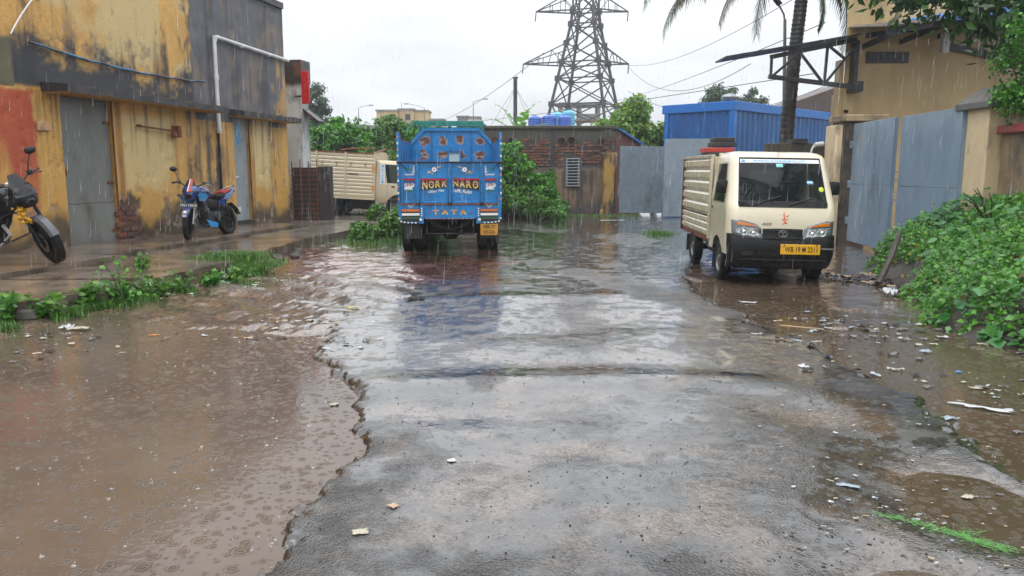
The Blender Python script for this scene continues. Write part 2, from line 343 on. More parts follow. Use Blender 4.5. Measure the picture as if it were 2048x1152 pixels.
def ground_mat(name, bump, agg, wetk=1.):
    m, n, l, b = nodes(name)
    a = n.new('ShaderNodeVertexColor'); a.layer_name = 'Col'
    t = n.new('ShaderNodeTexCoord'); P = t.outputs['Object']
    v = n.new('ShaderNodeTexVoronoi'); v.inputs['Scale'].default_value = agg; l.new(P, v.inputs['Vector'])
    sc = n.new('ShaderNodeSeparateColor'); l.new(v.outputs['Color'], sc.inputs[0])
    g = n.new('ShaderNodeMapRange'); g.inputs[3].default_value = .35; g.inputs[4].default_value = 1.9; l.new(sc.outputs[0], g.inputs[0])
    gg = n.new('ShaderNodeCombineColor'); [l.new(g.outputs[0], gg.inputs[i]) for i in range(3)]
    l.new(mixc(n, l, 1.0, a.outputs['Color'], gg.outputs[0], 'MULTIPLY'), b.inputs['Base Color'])
    f = n.new('ShaderNodeAttribute'); f.attribute_name = 'film'
    fn = noise_fac(n, l, 5, 5, .35, .65); fm = n.new('ShaderNodeMath'); fm.operation = 'MULTIPLY_ADD'; fm.inputs[1].default_value = .5; fm.inputs[2].default_value = -.25; l.new(fn, fm.inputs[0])
    fs = n.new('ShaderNodeMath'); fs.operation = 'ADD'; fs.use_clamp = True; l.new(f.outputs['Fac'], fs.inputs[0]); l.new(fm.outputs[0], fs.inputs[1])
    ro = n.new('ShaderNodeMapRange'); ro.inputs[3].default_value = .33; ro.inputs[4].default_value = .07; l.new(fs.outputs[0], ro.inputs[0]); l.new(ro.outputs[0], b.inputs['Roughness'])
    z1 = n.new('ShaderNodeTexNoise'); z1.inputs['Scale'].default_value = agg * .55; z1.inputs['Detail'].default_value = 6; z1.inputs['Roughness'].default_value = .7; l.new(P, z1.inputs['Vector'])
    z2 = n.new('ShaderNodeTexNoise'); z2.inputs['Scale'].default_value = 14; z2.inputs['Detail'].default_value = 4; l.new(P, z2.inputs['Vector'])
    h = addm(n, l, addm(n, l, z1.outputs['Fac'], v.outputs['Distance'], 1., -.8), z2.outputs['Fac'], 1., .5)
    st = n.new('ShaderNodeMapRange'); st.inputs[3].default_value = bump; st.inputs[4].default_value = bump * .06; l.new(fs.outputs[0], st.inputs[0])
    bp = n.new('ShaderNodeBump'); bp.inputs['Distance'].default_value = .022; l.new(st.outputs[0], bp.inputs['Strength']); l.new(h, bp.inputs['Height'])
    rip = addm(n, l, ripple_height(n, l, P, 9, 3.1, 34.), ripple_height(n, l, P, 17, 8.7, 24.), 1., .6)
    b2 = n.new('ShaderNodeBump'); b2.inputs['Distance'].default_value = .0009; l.new(fs.outputs[0], b2.inputs['Strength']); l.new(rip, b2.inputs['Height']); l.new(bp.outputs[0], b2.inputs['Normal'])
    l.new(b2.outputs[0], b.inputs['Normal']); b.inputs['Specular IOR Level'].default_value = .5
    # the water film itself: a clear coat, smoother where water stands
    cw = n.new('ShaderNodeMapRange'); cw.inputs[3].default_value = .75 * wetk; cw.inputs[4].default_value = .55 + .45 * wetk; l.new(fs.outputs[0], cw.inputs[0]); l.new(cw.outputs[0], b.inputs['Coat Weight'])
    cr_ = n.new('ShaderNodeMapRange'); cr_.inputs[3].default_value = .16 / wetk; cr_.inputs[4].default_value = .03 / wetk ** 2; l.new(fs.outputs[0], cr_.inputs[0]); l.new(cr_.outputs[0], b.inputs['Coat Roughness']); b.inputs['Coat IOR'].default_value = 1.5
    st2 = n.new('ShaderNodeMapRange'); st2.inputs[3].default_value = bump * .8; st2.inputs[4].default_value = bump * .025; l.new(fs.outputs[0], st2.inputs[0])
    b3 = n.new('ShaderNodeBump'); b3.inputs['Distance'].default_value = .020; l.new(st2.outputs[0], b3.inputs['Strength']); l.new(h, b3.inputs['Height'])
    b4 = n.new('ShaderNodeBump'); b4.inputs['Distance'].default_value = .0009; l.new(fs.outputs[0], b4.inputs['Strength']); l.new(rip, b4.inputs['Height']); l.new(b3.outputs[0], b4.inputs['Normal']); l.new(b4.outputs[0], b.inputs['Coat Normal'])
    return m
def water_mat(name, col):
    m, n, l, b = nodes(name)
    t = n.new('ShaderNodeTexCoord'); P = t.outputs['Object']
    f = noise_fac(n, l, 1.3, 5, .3, .7); l.new(mixc(n, l, f, tuple(c * .8 for c in col), tuple(c * 1.2 for c in col)), b.inputs['Base Color'])
    b.inputs['Roughness'].default_value = .045; b.inputs['IOR'].default_value = 1.40
    rip = addm(n, l, ripple_height(n, l, P, 8.5, 1.3, 34.), ripple_height(n, l, P, 14, 5.9, 26.), 1., .8)
    rip = addm(n, l, rip, ripple_height(n, l, P, 23, 2.2, 20.), 1., .5)
    z = n.new('ShaderNodeTexNoise'); z.inputs['Scale'].default_value = 24; z.inputs['Detail'].default_value = 3; l.new(P, z.inputs['Vector'])
    h = addm(n, l, rip, z.outputs['Fac'], 1., .35)
    bp = n.new('ShaderNodeBump'); bp.inputs['Distance'].default_value = .0032; bp.inputs['Strength'].default_value = 1; l.new(h, bp.inputs['Height']); l.new(bp.outputs[0], b.inputs['Normal'])
    return m
ASPH = ground_mat('wet_asphalt', .9, 75); MUD = ground_mat('wet_mud', 1., 32, .5)
WATER = water_mat('muddy_water', (.112, .080, .060)); WATER2 = water_mat('gutter_water', (.075, .053, .033))

ys = [1.6]
while ys[-1] < 46: ys.append(ys[-1] + max(.014, .0048 * ys[-1]))
ys = np.array(ys)
xs = list(np.arange(0, 3.0, .019)); st = .019
while xs[-1] < 13: st = min(st * 1.025, .30); xs.append(xs[-1] + st)
xs = np.array(xs); xs = np.r_[-xs[:0:-1], xs]
GX, GY = np.meshgrid(xs, ys)
GZ, GC, GFILM, GE = terrain(GX, GY)
V = np.stack([GX, GY, GZ], -1).reshape(-1, 3); A = {'Col': GC.reshape(-1, 3), 'film': GFILM.ravel()}
onroad = (GE > .5); kr = onroad[:-1, :-1] & onroad[1:, 1:] & onroad[1:, :-1] & onroad[:-1, 1:]
nr, nc = GX.shape
v_, f_, a_ = compact(V, gridF(nr, nc, kr), A); struct(mesh_np('road', v_, f_, ASPH, attrs=a_))
v_, f_, a_ = compact(V, gridF(nr, nc, ~kr), A); struct(mesh_np('muddy_verge', v_, f_, MUD, attrs=a_))
def hgt(x, y):
    return float(terrain(np.array([[x]]), np.array([[y]]))[0][0, 0])
# the wide ground sheet round the detailed part, out to the horizon
X0, X1, Y0, Y1 = xs[0], xs[-1], ys[0], ys[-1]
gx = np.array([-340, -200, -120, -70, -40, -25, X0, 0, X1, 25, 40, 70, 120, 200, 340.]); gy = np.array([-60, -30, -12, -4, Y0, 20, Y1, 55, 70, 90, 120, 170, 250, 340.])
q, w = np.meshgrid(gx, gy); keep = ~((q[:-1, :-1] >= X0) & (q[1:, 1:] <= X1) & (w[:-1, :-1] >= Y0) & (w[1:, 1:] <= Y1))
GREY = M('far_ground', (.10, .085, .065), .5, dirt=(.05, .07, .025), damt=(.45, .6), dscale=.3, bump=.5, bscale=20)
struct(mesh_np('ground', np.stack([q, w, q * 0 + .01], -1).reshape(-1, 3), gridF(*q.shape, keep), GREY))
# puddles: level sheets, the shoreline is where the ground rises through them
def sheet(name, mat, x0, x1, y0, y1, z, cond):
    sx = np.arange(x0, x1, .06); sy = np.arange(y0, y1, .06); a, b = np.meshgrid(sx, sy)
    k = cond(a, b) & (terrain(a, b)[0] < z + .03); k = k[:-1, :-1] | k[1:, 1:] | k[1:, :-1] | k[:-1, 1:]
    v, f, _ = compact(np.stack([a, b, a * 0 + z], -1).reshape(-1, 3), gridF(*a.shape, k), {})
    o = mesh_np(name, v, f, mat); tag(o, None, None, kind='structure'); return o
sheet('water_puddle', WATER, -7.5, 0, 1.6, 11, 0.0, lambda a, b: (a < lut(b, XL) + .35))
sheet('water_gutter', WATER2, .8, 6, 1.6, 11.5, -.002, lambda a, b: a > .9)
sheet('water_pools', WATER, -5, 2, 11, 17, .004, lambda a, b: a > -9)

# ------------------------------------------------------------------ raised platform of concrete slabs in front of the warehouse
CONC = M('wet_concrete', (.20, .155, .115), .14, dirt=(.055, .042, .034), damt=(.42, .66), dscale=2.2, var=.4, vscale=1.2, bump=.35, bscale=26)
CONC2 = M('wet_concrete_grey', (.20, .175, .15), .16, dirt=(.07, .058, .048), damt=(.45, .7), dscale=2.5, var=.35, vscale=1.5, bump=.35, bscale=26)
KERB = M('mossy_concrete_edge', (.075, .062, .05), .5, dirt=(.03, .045, .015), damt=(.45, .7), dscale=5, bump=.8, bscale=30)
plat = bpy.data.objects.new('platform', None); C.objects.link(plat); plat['kind'] = 'structure'
def wallx(y): return -6.17 - .1988 * (21.54 - y)
def slab(c, z, th, mat, seed, n=14):
    """c: four corners (x,y) counter-clockwise; worn uneven edges"""
    c = [np.array(p, float) for p in c]; t = np.linspace(0, 1, n); u, v = np.meshgrid(t, t)
    P = (c[0] * ((1 - u) * (1 - v))[..., None] + c[1] * (u * (1 - v))[..., None] + c[2] * (u * v)[..., None] + c[3] * ((1 - u) * v)[..., None])
    j = np.stack([fbm(P[..., 0] * 4, P[..., 1] * 4, 3, seed) - .5, fbm(P[..., 0] * 4, P[..., 1] * 4, 3, seed + 9) - .5], -1) * .14
    P = P + j; zz = z + (fbm(P[..., 0] * 1.5, P[..., 1] * 1.5, 3, seed + 4) - .5) * .03
    V = np.concatenate([np.stack([P[..., 0], P[..., 1], zz], -1).reshape(-1, 3)]); F = [tuple(q) for q in gridF(n, n)]
    rim = [i for i in range(n)] + [i * n + n - 1 for i in range(1, n)] + [(n - 1) * n + i for i in range(n - 2, -1, -1)] + [i * n for i in range(n - 2, 0, -1)]
    V = [tuple(q) for q in V]; b = len(V)
    V += [(V[i][0], V[i][1], V[i][2] - th) for i in rim]; k = len(rim)
    F += [(rim[i], b + i, b + (i + 1) % k, rim[(i + 1) % k]) for i in range(k)]
    mb = MB(); mb.add(V, F); o = mb.build('slab', mat, plat, True)
    return o
pe = lambda y: float(lut(np.array([y]), PLAT)[0])
rows = [(5.2, 7.9, .20), (7.96, 9.7, .215), (9.76, 11.9, .225), (11.96, 14.0, .215), (14.05, 16.4, .205), (16.45, 19.4, .20)]
i = 0
for y0, y1, z in rows:
    e0, e1 = (pe(y0) if y0 > 7 else -5.9), pe(y1); w0, w1 = wallx(y0) - .05, wallx(y1) - .05
    k = .47 if i % 2 else .52; m0, m1 = w0 + (e0 - w0) * k, w1 + (e1 - w1) * (k + .03)
    slab([(m0 + .03, y0), (e0, y0 + .05), (e1, y1 - .04), (m1 + .03, y1)], z, .24, [CONC, CONC2][i % 2 and y0 > 13], 100 + i)
    slab([(w0, y0 + .02), (m0 - .03, y0), (m1 - .03, y1), (w1, y1 - .02)], z + .07, .30, CONC, 200 + i); i += 1
slab([(-7.0, 19.45), (-3.6, 19.45), (-3.2, 21.2), (-6.6, 22.6)], .19, .2, CONC2, 301)
slab([(-9.5, 22.6), (-4.2, 22.0), (-4.0, 34), (-12, 34)], .06, .2, CONC2, 302, 20)
# broken kerb stones under the outer edge
for i, (x, y, s) in enumerate([(-5.2, 8.05, .2), (-4.98, 8.9, .16), (-4.4, 10.2, .2), (-4.15, 10.95, .17), (-4.2, 12.6, .18), (-4.1, 13.4, .22), (-3.95, 13.9, .16), (-4.05, 14.6, .19)]):
    mb = MB(); r = np.random.default_rng(i); mb.lathe((0, 0, 0), (r.normal(), r.normal(), 1), [(.02, -.5), (.42, -.38), (.5, 0), (.40, .4), (.03, .5)], 7, lambda a, b: r.normal() * .07, True)
    o = mb.build('broken_stone', KERB, plat); o.location = (x, y, .06); o.scale = (s * 1.3, s, s * .8); o.rotation_euler[2] = i
# ------------------------------------------------------------------ warehouse on the left
DW = (.195, .981); TH = math.atan2(DW[1], DW[0])
wh = thing('warehouse', 'weathered ochre plaster warehouse with black algae stains along the left of the yard', 'building', (-6.17, 21.54, 0), TH)
def seg(*br, d=.03):
    out = []
    for a, b in zip(br[:-1], br[1:]): out += list(np.linspace(a, b, max(2, int(abs(b - a) / d)))[:-1])
    return np.array(out + [br[-1]])
D1 = (-8.17, -6.87, 2.87); D2 = (-2.73, -1.98, 2.85)
us = np.r_[np.linspace(-15, -10.6, 40)[:-1], seg(-10.6, D1[0], D1[1], D2[0], D2[1], 0)]; zs = seg(.02, D2[2], D1[2], 5.92)
U, Z = np.meshgrid(us, zs)
OCH = np.array([.62, .35, .085]); CRM = np.array([.64, .48, .22]); BLK = np.array([.028, .028, .032]); GRY = np.array([.100, .103, .118]); REDP = np.array([.42, .060, .025]); PLS = np.array([.27, .19, .14]); BRK = np.array([.24, .075, .045]); BRN = np.array([.22, .095, .03])
def lay(c, col, m): m = np.clip(m, 0, 1)[..., None]; return c * (1 - m) + col * m
n1 = fbm(U * 1.2, Z * 1.2, 5, 301); n2 = fbm(U * 4, Z * 4, 5, 311); n3 = fbm(U * 14, Z * 14, 4, 321); stv = fbm(U * 5, Z * .55, 5, 331); st2 = fbm(U * 12, Z * .8, 4, 341)
c = np.ones(U.shape + (3,)) * OCH * (.80 + .42 * n2[..., None])
upper = smooth(2.93, 3.0, Z)
c *= (.84 + .36 * fbm(U * .9 + 5, Z * .7, 4, 351))[..., None]; c = lay(c, BRN * 1.2, smooth(.54, .74, stv * .5 + n2 * .5) * .5)
# upper left: ochre fading to cream, algae creeping up from the canopy and in from the right edge
c = lay(c, CRM, upper * smooth(.42, .60, n1 + .14 * (1 - np.abs(U + 5.6) / 2) + .05 * (Z - 4)) * (U < -4.25) * .9)
lim = 3.62 + .30 * smooth(-5.5, -8.5, U) + (n1 - .5) * 1.5 + (n2 - .5) * .5
c = lay(c, BLK * 1.3 + .012 * n3[..., None], upper * smooth(.30, -.30, Z - lim + (n3 - .5) * .5) * (U < -4.22))
c = lay(c, BLK, upper * smooth(.56, .72, stv * .6 + n2 * .4 + .16 * smooth(-5.0, -4.3, U) + .12 * smooth(-8.0, -8.7, U)) * .85 * (U < -4.2))
c = lay(c, BLK * 1.2, upper * smooth(.50, .66, st2 * .5 + stv * .5) * smooth(4.9, 3.6, Z) * .55)
# upper right: blue-grey algae with ochre streaks showing through
m = (U > -4.25 + (n3 - .5) * .1) & (Z > 2.7)
g = GRY * (.75 + .7 * n2[..., None]) ; g = lay(g, BLK * 1.2, smooth(.50, .78, stv) * .7); g = lay(g, OCH * .40 + GRY * .5, smooth(.48, .74, st2 * .4 + n1 * .35 + n2 * .25) * .6); g = lay(g, OCH * .8, smooth(-.75, -.2, U + (n2 - .5) * 1.2) * smooth(4.6, 3.4, Z + (stv - .5) * 3) * .9)
c = np.where(m[..., None], g, c)
c = lay(c, BLK, smooth(5.65, 5.8, Z + (n2 - .5) * .3) * .9)
# lower wall
low = 1 - smooth(2.9, 2.95, Z)
c = lay(c, CRM * 1.05, low * smooth(-6.72, -6.55, U + (n2 - .5) * .2) * smooth(-5.0, -5.15, U + (n2 - .5) * .3) * smooth(1.1, 1.5, Z + (n1 - .5) * 1.6) * smooth(2.75, 2.6, Z + (n2 - .5) * .2) * .9)
c = lay(c, CRM * 1.08, low * smooth(-1.82, -1.76, U) * smooth(-.98, -1.06, U) * smooth(.9, 1.4, Z + (n2 - .5) * .8))
c = lay(c, BRN, low * (smooth(.12, .03, np.abs(U - (D1[1] + .14))) * .75 + smooth(.10, .02, np.abs(U - (D2[1] + .12))) * .6 + smooth(.10, .03, np.abs(U + 5.0)) * .4) * (.4 + n2))
c = lay(c, BLK * 1.5, low * smooth(-4.75, -4.45, U) * smooth(-3.1, -3.5, U) * smooth(.38, .68, stv * .55 + n2 * .5) * .8)
c = lay(c, BLK * 1.6 + .02, low * smooth(.50, .75, stv * .7 + n2 * .3) * smooth(-4.4, -3.6, U) * .5)
drip = fbm(U * 16, Z * .35, 3, 361)
c = lay(c, BLK * 1.6, low * smooth(.56, .72, drip) * smooth(1.2, 2.8, Z + (n2 - .5)) * .55)
c = lay(c, REDP, smooth(-8.72, -8.80, U + (n3 - .5) * .08) * smooth(.9, 2.0, Z + (stv - .5) * 2.4) * (1 - smooth(2.85, 2.9, Z)) * .92)
c = lay(c, REDP, smooth(.05, .02, np.abs(U + 8.74)) * low * smooth(.35, .5, n2) * smooth(1.0, 1.6, Z) * .8)
c = lay(c, np.array([.115, .105, .055]) * (.7 + .6 * n2[..., None]), smooth(-9.05, -9.12, U) * smooth(2.9, 2.93, Z) * smooth(3.75, 3.68, Z - (U + 9) * .2))
base = smooth(.20, -.16, Z - .60 - (n1 - .5) * .7 - (n2 - .5) * .5 - .50 * np.exp(-((U + 4.4) / .8) ** 2) - .15 * np.exp(-((U + 8.4) / .3) ** 2))
c = lay(c, np.array([.060, .048, .034]) * (.6 + .9 * n3[..., None]), base * .93)
c = lay(c, PLS, smooth(.60, .66, n2 * .7 + n3 * .3 + .05 * (Z < 1.2)) * low * smooth(1.6, .8, Z) * .8)
BP = smooth(.50, .40, np.hypot((U + 6.68) / .46, (Z - .55) / .60) * .5 + (n2 - .5) * .55 + (n3 - .5) * .2)                         # plaster fallen off the bricks by the door
c = lay(c, np.array([.10, .060, .045]), BP)
dep = (n1 - .5) * .02 + (n2 - .5) * .010 + (n3 - .5) * .004 + .028 * BP + .012 * smooth(.60, .66, n2 * .7 + n3 * .3) * low + .012 * base * n3
cut = lambda D: (U[:-1, :-1] >= D[0] - 1e-4) & (U[1:, 1:] <= D[1] + 1e-4) & (Z[1:, 1:] <= D[2] + 1e-4)
keep = ~(cut(D1) | cut(D2))
PLASTER = attr_mat('weathered_plaster', .55, .55, 40, .22)
v_, f_, a_ = compact(np.stack([U, dep, Z], -1).reshape(-1, 3), gridF(*U.shape, keep), {'Col': c.reshape(-1, 3)})
wall = mesh_np('wall', v_, f_, PLASTER, wh, attrs=a_)
OCHM = M('ochre_plaster', (.55, .29, .06), .6, dirt=(.16, .08, .03), damt=(.45, .75), dscale=3, bump=.4)
DARKC = M('black_algae_concrete', (.035, .033, .033), .4, dirt=(.14, .05, .025), damt=(.54, .7), dscale=2, bump=.8, bscale=25)
mb = MB(); mb.box(-15, 0, .16, 6, 0, 5.88)
for D in (D1, D2):
    mb.box(D[0] - .12, D[0] - .001, .045, .16, .05, D[2] + .1); mb.box(D[1] + .001, D[1] + .12, .045, .16, .05, D[2] + .1); mb.box(D[0] - .001, D[1] + .001, .045, .16, D[2] + .002, D[2] + .1)
mb.box(-.1, .0, .05, .158, 0, 5.88); mb.build('wall_core', OCHM, wh)
mb = MB()
for k in range(30):
    a = -15 + k * .5; h = .08 + .05 * random.random(); mb.box(a, a + .5, -.03 - random.random() * .03, .3, 5.86, 5.9 + h)
mb.build('parapet', DARKC, wh)
def canopy(u0, u1, z, pr):
    mb = MB(); k = 26; rings = []
    for i in range(k + 1):
        u = u0 + (u1 - u0) * i / k; w = .012 * math.sin(i * 1.7) + .01 * random.random()
        rings.append([(u, .10, z), (u, -pr - w, z - .02 + w * .5), (u, -pr - w, z + .10 + w), (u, -pr * .6, z + .13), (u, .10, z + .16)])
    mb.loft(rings); o = mb.build('canopy', DARKC, wh)
    MB().box(u0 + .02, u1 - .02, -pr + .02, .08, z - .028, z - .012).build('soffit', OCHM, o); return o
canopy(-8.55, -3.72, 2.90, .50); canopy(-2.92, .02, 2.88, .42)
SHEETM = M('grey_sheet_metal', (.20, .205, .19), .38, dirt=(.09, .075, .06), damt=(.5, .75), dscale=2.4, var=.25, vscale=1.3, stretch=(1, 1, .5))
SHEET2 = M('pale_grey_door_paint', (.30, .33, .35), .36, dirt=(.14, .13, .12), damt=(.55, .8), dscale=2.6, var=.15, stretch=(1, 1, .5))
d1 = MB().box(D1[0] + .01, D1[1] - .01, .10, .13, 1.0, D1[2] - .005).box(D1[0] + .01, D1[1] - .01, .092, .13, .27, .99).build('door', SHEETM, wh, bevel=.004)
for x_ in (D1[0] - .035, D1[1] + .003): MB().box(x_, x_ + .035, .02, .10, .25, D1[2]).build('door_frame', RUST, wh)
for z_ in (.45, 1.35, 2.45): MB().box(D1[1] - .16, D1[1] + .02, .070, .0995 if z_ > 1 else .0915, z_, z_ + .045).build('hinge_strap', RUST, d1)
mb = MB(); mb.box(D1[0] + .06, D1[0] + .18, .07, .1, 1.55, 1.58); mb.tube([(D1[0] + .10, .075, 1.5), (D1[0] + .10, .05, 1.56), (D1[0] + .10, .075, 1.62)], .012); mb.build('latch', RUST, d1)
d2 = MB().box(D2[0] + .01, D2[1] - .01, .09, .12, .36, D2[2] - .005).build('door', SHEET2, wh, bevel=.004)
BLUEP = M('faded_blue_print', (.03, .22, .42), .5, dirt=(.45, .55, .6), damt=(.5, .6), dscale=25)
MB().box(D2[0] + .26, D2[0] + .46, .084, .088, 2.2, 2.75).build('poster', BLUEP, d2)
MB().tube([(D2[0] + .06, .06, 1.42), (D2[0] + .2, .05, 1.43)], .014).box(D2[0] + .03, D2[0] + .09, .06, .09, 1.38, 1.46).build('handle', CHROME, d2)
mb = MB().box(D2[0], D2[1], -.02, .16, .2, .355); mb.build('door_step', DARKC, wh)
PVC = M('white_pvc', (.62, .62, .60), .35, dirt=(.3, .28, .25), damt=(.6, .8))
mb = MB(); mb.tube([(-3.45, -.08, 2.46), (-3.45, -.08, 4.50), (-3.42, -.08, 4.58), (-3.35, -.08, 4.60), (0.06, -.08, 4.53)], .045, 10)
for p in ((-3.45, -.08, 2.50), (-3.45, -.08, 3.7), (-3.43, -.08, 4.56)): mb.lathe(p, (0, 0, 1), [(.055, -.06), (.058, 0), (.055, .06)], 10, None, True)
for u in (-2.3, -1.0): mb.lathe((u, -.08, 4.585 - .02 * (u + 3.4)), (1, 0, 0), [(.055, -.05), (.055, .05)], 10, None, True)
mb.build('drain_pipe', PVC, wh, True)
MB().tube([(-3.47, -.06, 2.44), (-3.46, -.06, .3)], .032).build('lower_pipe', CHASSIS, wh, True)
CAB = M('blue_cable', (.05, .17, .33), .4, var=.4, vscale=2, dirt=(.03, .03, .03), damt=(.45, .55), dscale=3)
MB().tube([(-8.75 + i * .27, -.05 - .015 * math.sin(i * 1.1), 3.55 + .10 * ((i / 18 - .5) * 2) ** 2 - .10 * i / 18 + .01 * math.sin(i * 2.3)) for i in range(19)], .022, 6).build('cable', CAB, wh, True)
mb = MB(); mb.tube([(-6.2, -.10, 2.45), (-5.05, -.10, 2.40)], .018); mb.tube([(-6.2, .0, 2.47), (-6.2, -.1, 2.45)], .03); mb.box(-5.1, -5.0, -.16, 0, 2.28, 2.52); mb.lathe((-5.18, -.12, 2.33), (0, 0, 1), [(.04, -.06), (.07, 0), (.03, .06)], 9, None, True); mb.build('bracket_rod', RUST, wh, True)
WOOD = M('pale_wood', (.5, .32, .16), .6, dirt=(.25, .14, .07), dscale=8, bump=.3, bscale=50)
MB().box(-8.72, -8.45, -.05, .0, 2.25, 2.40).build('junction_plate', WOOD, wh, bevel=.01)
MB().tube([(-9.12 + .05 * i + .004 * i * i * .3, -.06, 3.72 + .075 * i) for i in range(16)], .013, 6).build('conduit', WHITE, wh, True)
DEEP = np.random.default_rng(3)
BRICKM = [M('brick_%d' % i, c, .75, dirt=(.07, .045, .035), damt=(.5, .75), dscale=14, bump=.6, bscale=50) for i, c in enumerate([(.20, .070, .042), (.15, .058, .04), (.22, .10, .06), (.11, .058, .046)])]
def brick_mesh(l, h, d, seed, mat):
    r = np.random.default_rng(seed); mb = MB(); mb.box(-l / 2, l / 2, 0, d, -h / 2, h / 2); mb.v = [tuple(np.array(p) + r.normal(size=3) * .006) for p in mb.v]
    me = bpy.data.meshes.new('brick'); me.from_pydata(mb.v, [], mb.f); me.materials.append(mat); return me
BM = [brick_mesh(.215, .085, .06, i, BRICKM[i]) for i in range(4)]
for r_ in range(6):
    for k in range(2):
        u = -6.82 + .115 * (r_ % 2) + k * .235; z = .36 + r_ * .102
        if (u > -6.35 and r_ > 3) or (k == 2 and r_ in (0, 5)): continue
        piece('brick', BM[(r_ * 3 + k * 7) % 4], wall, (u, 0.004 + .02 * DEEP.random(), z), (0, DEEP.normal() * .03, DEEP.normal() * .05))

# white annexe with red sign beyond the warehouse, and a grille wall between
STW = M('stained_whitewash', (.55, .57, .57), .6, dirt=(.06, .05, .042), damt=(.46, .64), dscale=1.3, bump=.5, stretch=(1, 1, .6))
an = thing('annexe', 'narrow stained whitewashed annexe with black roof slab just past the ochre warehouse', 'building', (-6.15, 23.0, 0), TH)
MB().box(0, .5, .0, 4, 0, 4.1).build('wall', STW, an)
MB().box(-.05, .55, -.06, 4, 4.1, 4.75).build('roof_slab', DARKC, an)
MB().prism([(-.45, 2.95), (.0, 3.3), (.0, 3.38), (-.48, 3.02)], .1, .5, 'yz').build('awning', DARKC, an)
rs = thing('red_sign', 'plain red sign panel sticking out under the black roof slab of the white annexe', 'sign', (-6.12, 22.95, 3.5), TH)
MB().box(-.04, .04, -.26, -.03, 0, .92).build('panel', RED, rs, bevel=.01); MB().box(-.012, .012, -.04, .2, .2, .24).build('arm', CHASSIS, rs); MB().box(-.012, .012, -.04, .2, .7, .74).build('arm', CHASSIS, rs)
BLOCK = M('dark_mossy_brick', (.030, .026, .024), .6, dirt=(.08, .035, .02), damt=(.56, .75), dscale=4, bump=.9, bscale=22)
gw = thing('grille_wall', 'low black mossy masonry wall with rusty iron bars beside the warehouse corner', 'wall', (-6.25, 22.05, .12), R(-3))
MB().box(0, .78, .0, .22, 0, 1.55).build('infill', BLOCK, gw, bevel=.01)
MB().box(.78, 1.12, -.05, .27, 0, 1.58).build('end_pier', BLOCK, gw, bevel=.015)
for k in range(11): bar_obj('iron_bar', (-.02, -.03, .12 + k * .135), (.80 + .25 * (k in (5,)), -.03, .125 + k * .135), .018, RUST, gw)
for k in range(4): bar_obj('upright', (.03 + k * .24, -.03, .02), (.03 + k * .24, -.028, 1.72 + .06 * (k % 2)), .022, RUST, gw)

# ------------------------------------------------------------------ right side: compound gate, pillars, wall, factory
GATEB = M('blue_grey_gate_paint', (.22, .30, .385), .19, var=.15, dirt=(.12, .14, .15), damt=(.52, .8), dscale=1.8, stretch=(1, 1, .35), bump=1, bscale=2.2)
CREAM = M('cream_render', (.64, .50, .31), .55, dirt=(.09, .075, .055), damt=(.50, .70), dscale=2.2, var=.2, bump=.4, stretch=(1, 1, .5))
STAIN = M('stained_render', (.36, .26, .15), .6, dirt=(.07, .055, .042), damt=(.42, .6), dscale=1.3, bump=.4, stretch=(1, 1, .45))
CAP = M('grey_cap_concrete', (.11, .11, .105), .4, dirt=(.05, .05, .045), dscale=4, bump=.5)
gt = thing('compound_gate', 'tall blue grey sheet metal double gate on the right behind the cream mini truck', 'gate', (7.15, 14.42, .1))
def leaf_(p0, p1, name='gate_leaf'):
    p0 = Vector((*p0, 0)) - gt.location; p1 = Vector((*p1, 0)) - gt.location; p0.z = p1.z = 0
    a = math.atan2(p1.y - p0.y, p1.x - p0.x); L = (p1 - p0).length
    mb = MB(); m = Matrix.Translation(p0) @ Matrix.Rotation(a, 4, 'Z')
    mb.box(0, L, -.012, .012, 1.212, 2.46, m); mb.box(0, L, -.016, .012, 0, 1.206, m)
    o = mb.build(name, GATEB, gt, bevel=.004)
    fr = MB(); fr.box(-.01, .05, .012, .06, 0, 2.46, m); fr.box(L - .05, L + .01, .012, .06, 0, 2.46, m); fr.box(.05, L - .05, .012, .05, 0, .05, m); fr.box(.05, L - .05, .012, .05, 2.40, 2.45, m); fr.box(.05, L - .05, .012, .05, 1.16, 1.22, m)
    fr.build('frame', GATEB, o); return o, m, L
o, m, L = leaf_((7.22, 16.55), (7.05, 14.46))
[MB().box(-.16, -.012, -.03, .02, z, z + .16, m).build('hinge', GATEB, o, bevel=.01) for z in (.35, 1.12, 1.95)]
o2, m2, L2 = leaf_((7.12, 14.32), (6.95, 12.12))
[MB().tube([m2 @ Vector((-.01, -.02, z)), m2 @ Vector((-.06, -.05, z + .03)), m2 @ Vector((-.01, -.02, z + .06))], .010, 6).build('latch_ring', STEEL, o2) for z in (.9, 1.05, 1.28, 1.42)]
pl_ = thing('gate_pillar', 'dark stained gate pillar with flat broken cap behind the cream mini truck', 'pillar', (7.36, 16.95, 0))
MB().box(-.28, .32, -.2, .4, 0, 2.62).build('shaft', M('black_stained_render', (.10, .075, .05), .6, dirt=(.03, .027, .025), damt=(.4, .6), dscale=2, bump=.5), pl_, bevel=.02)
MB().box(-.42, -.28, -.18, .42, 0, 2.55).build('render_edge', CREAM, pl_, bevel=.02)
MB().box(-.34, .62, -.3, .5, 2.62, 2.76).build('cap', STAIN, pl_, bevel=.02)
pr_ = thing('gate_pillar', 'cream gate pillar with grey gabled cap rising out of the green mound', 'pillar', (7.0, 11.55, 0))
MB().box(0, .62, 0, .55, 0, 2.58).build('shaft', CREAM, pr_, bevel=.02)
MB().prism([(-.10, 2.50), (.72, 2.50), (.72, 2.6), (.31, 2.86), (-.10, 2.6)], -.14, .75).build('cap', CAP, pr_, bevel=.01)
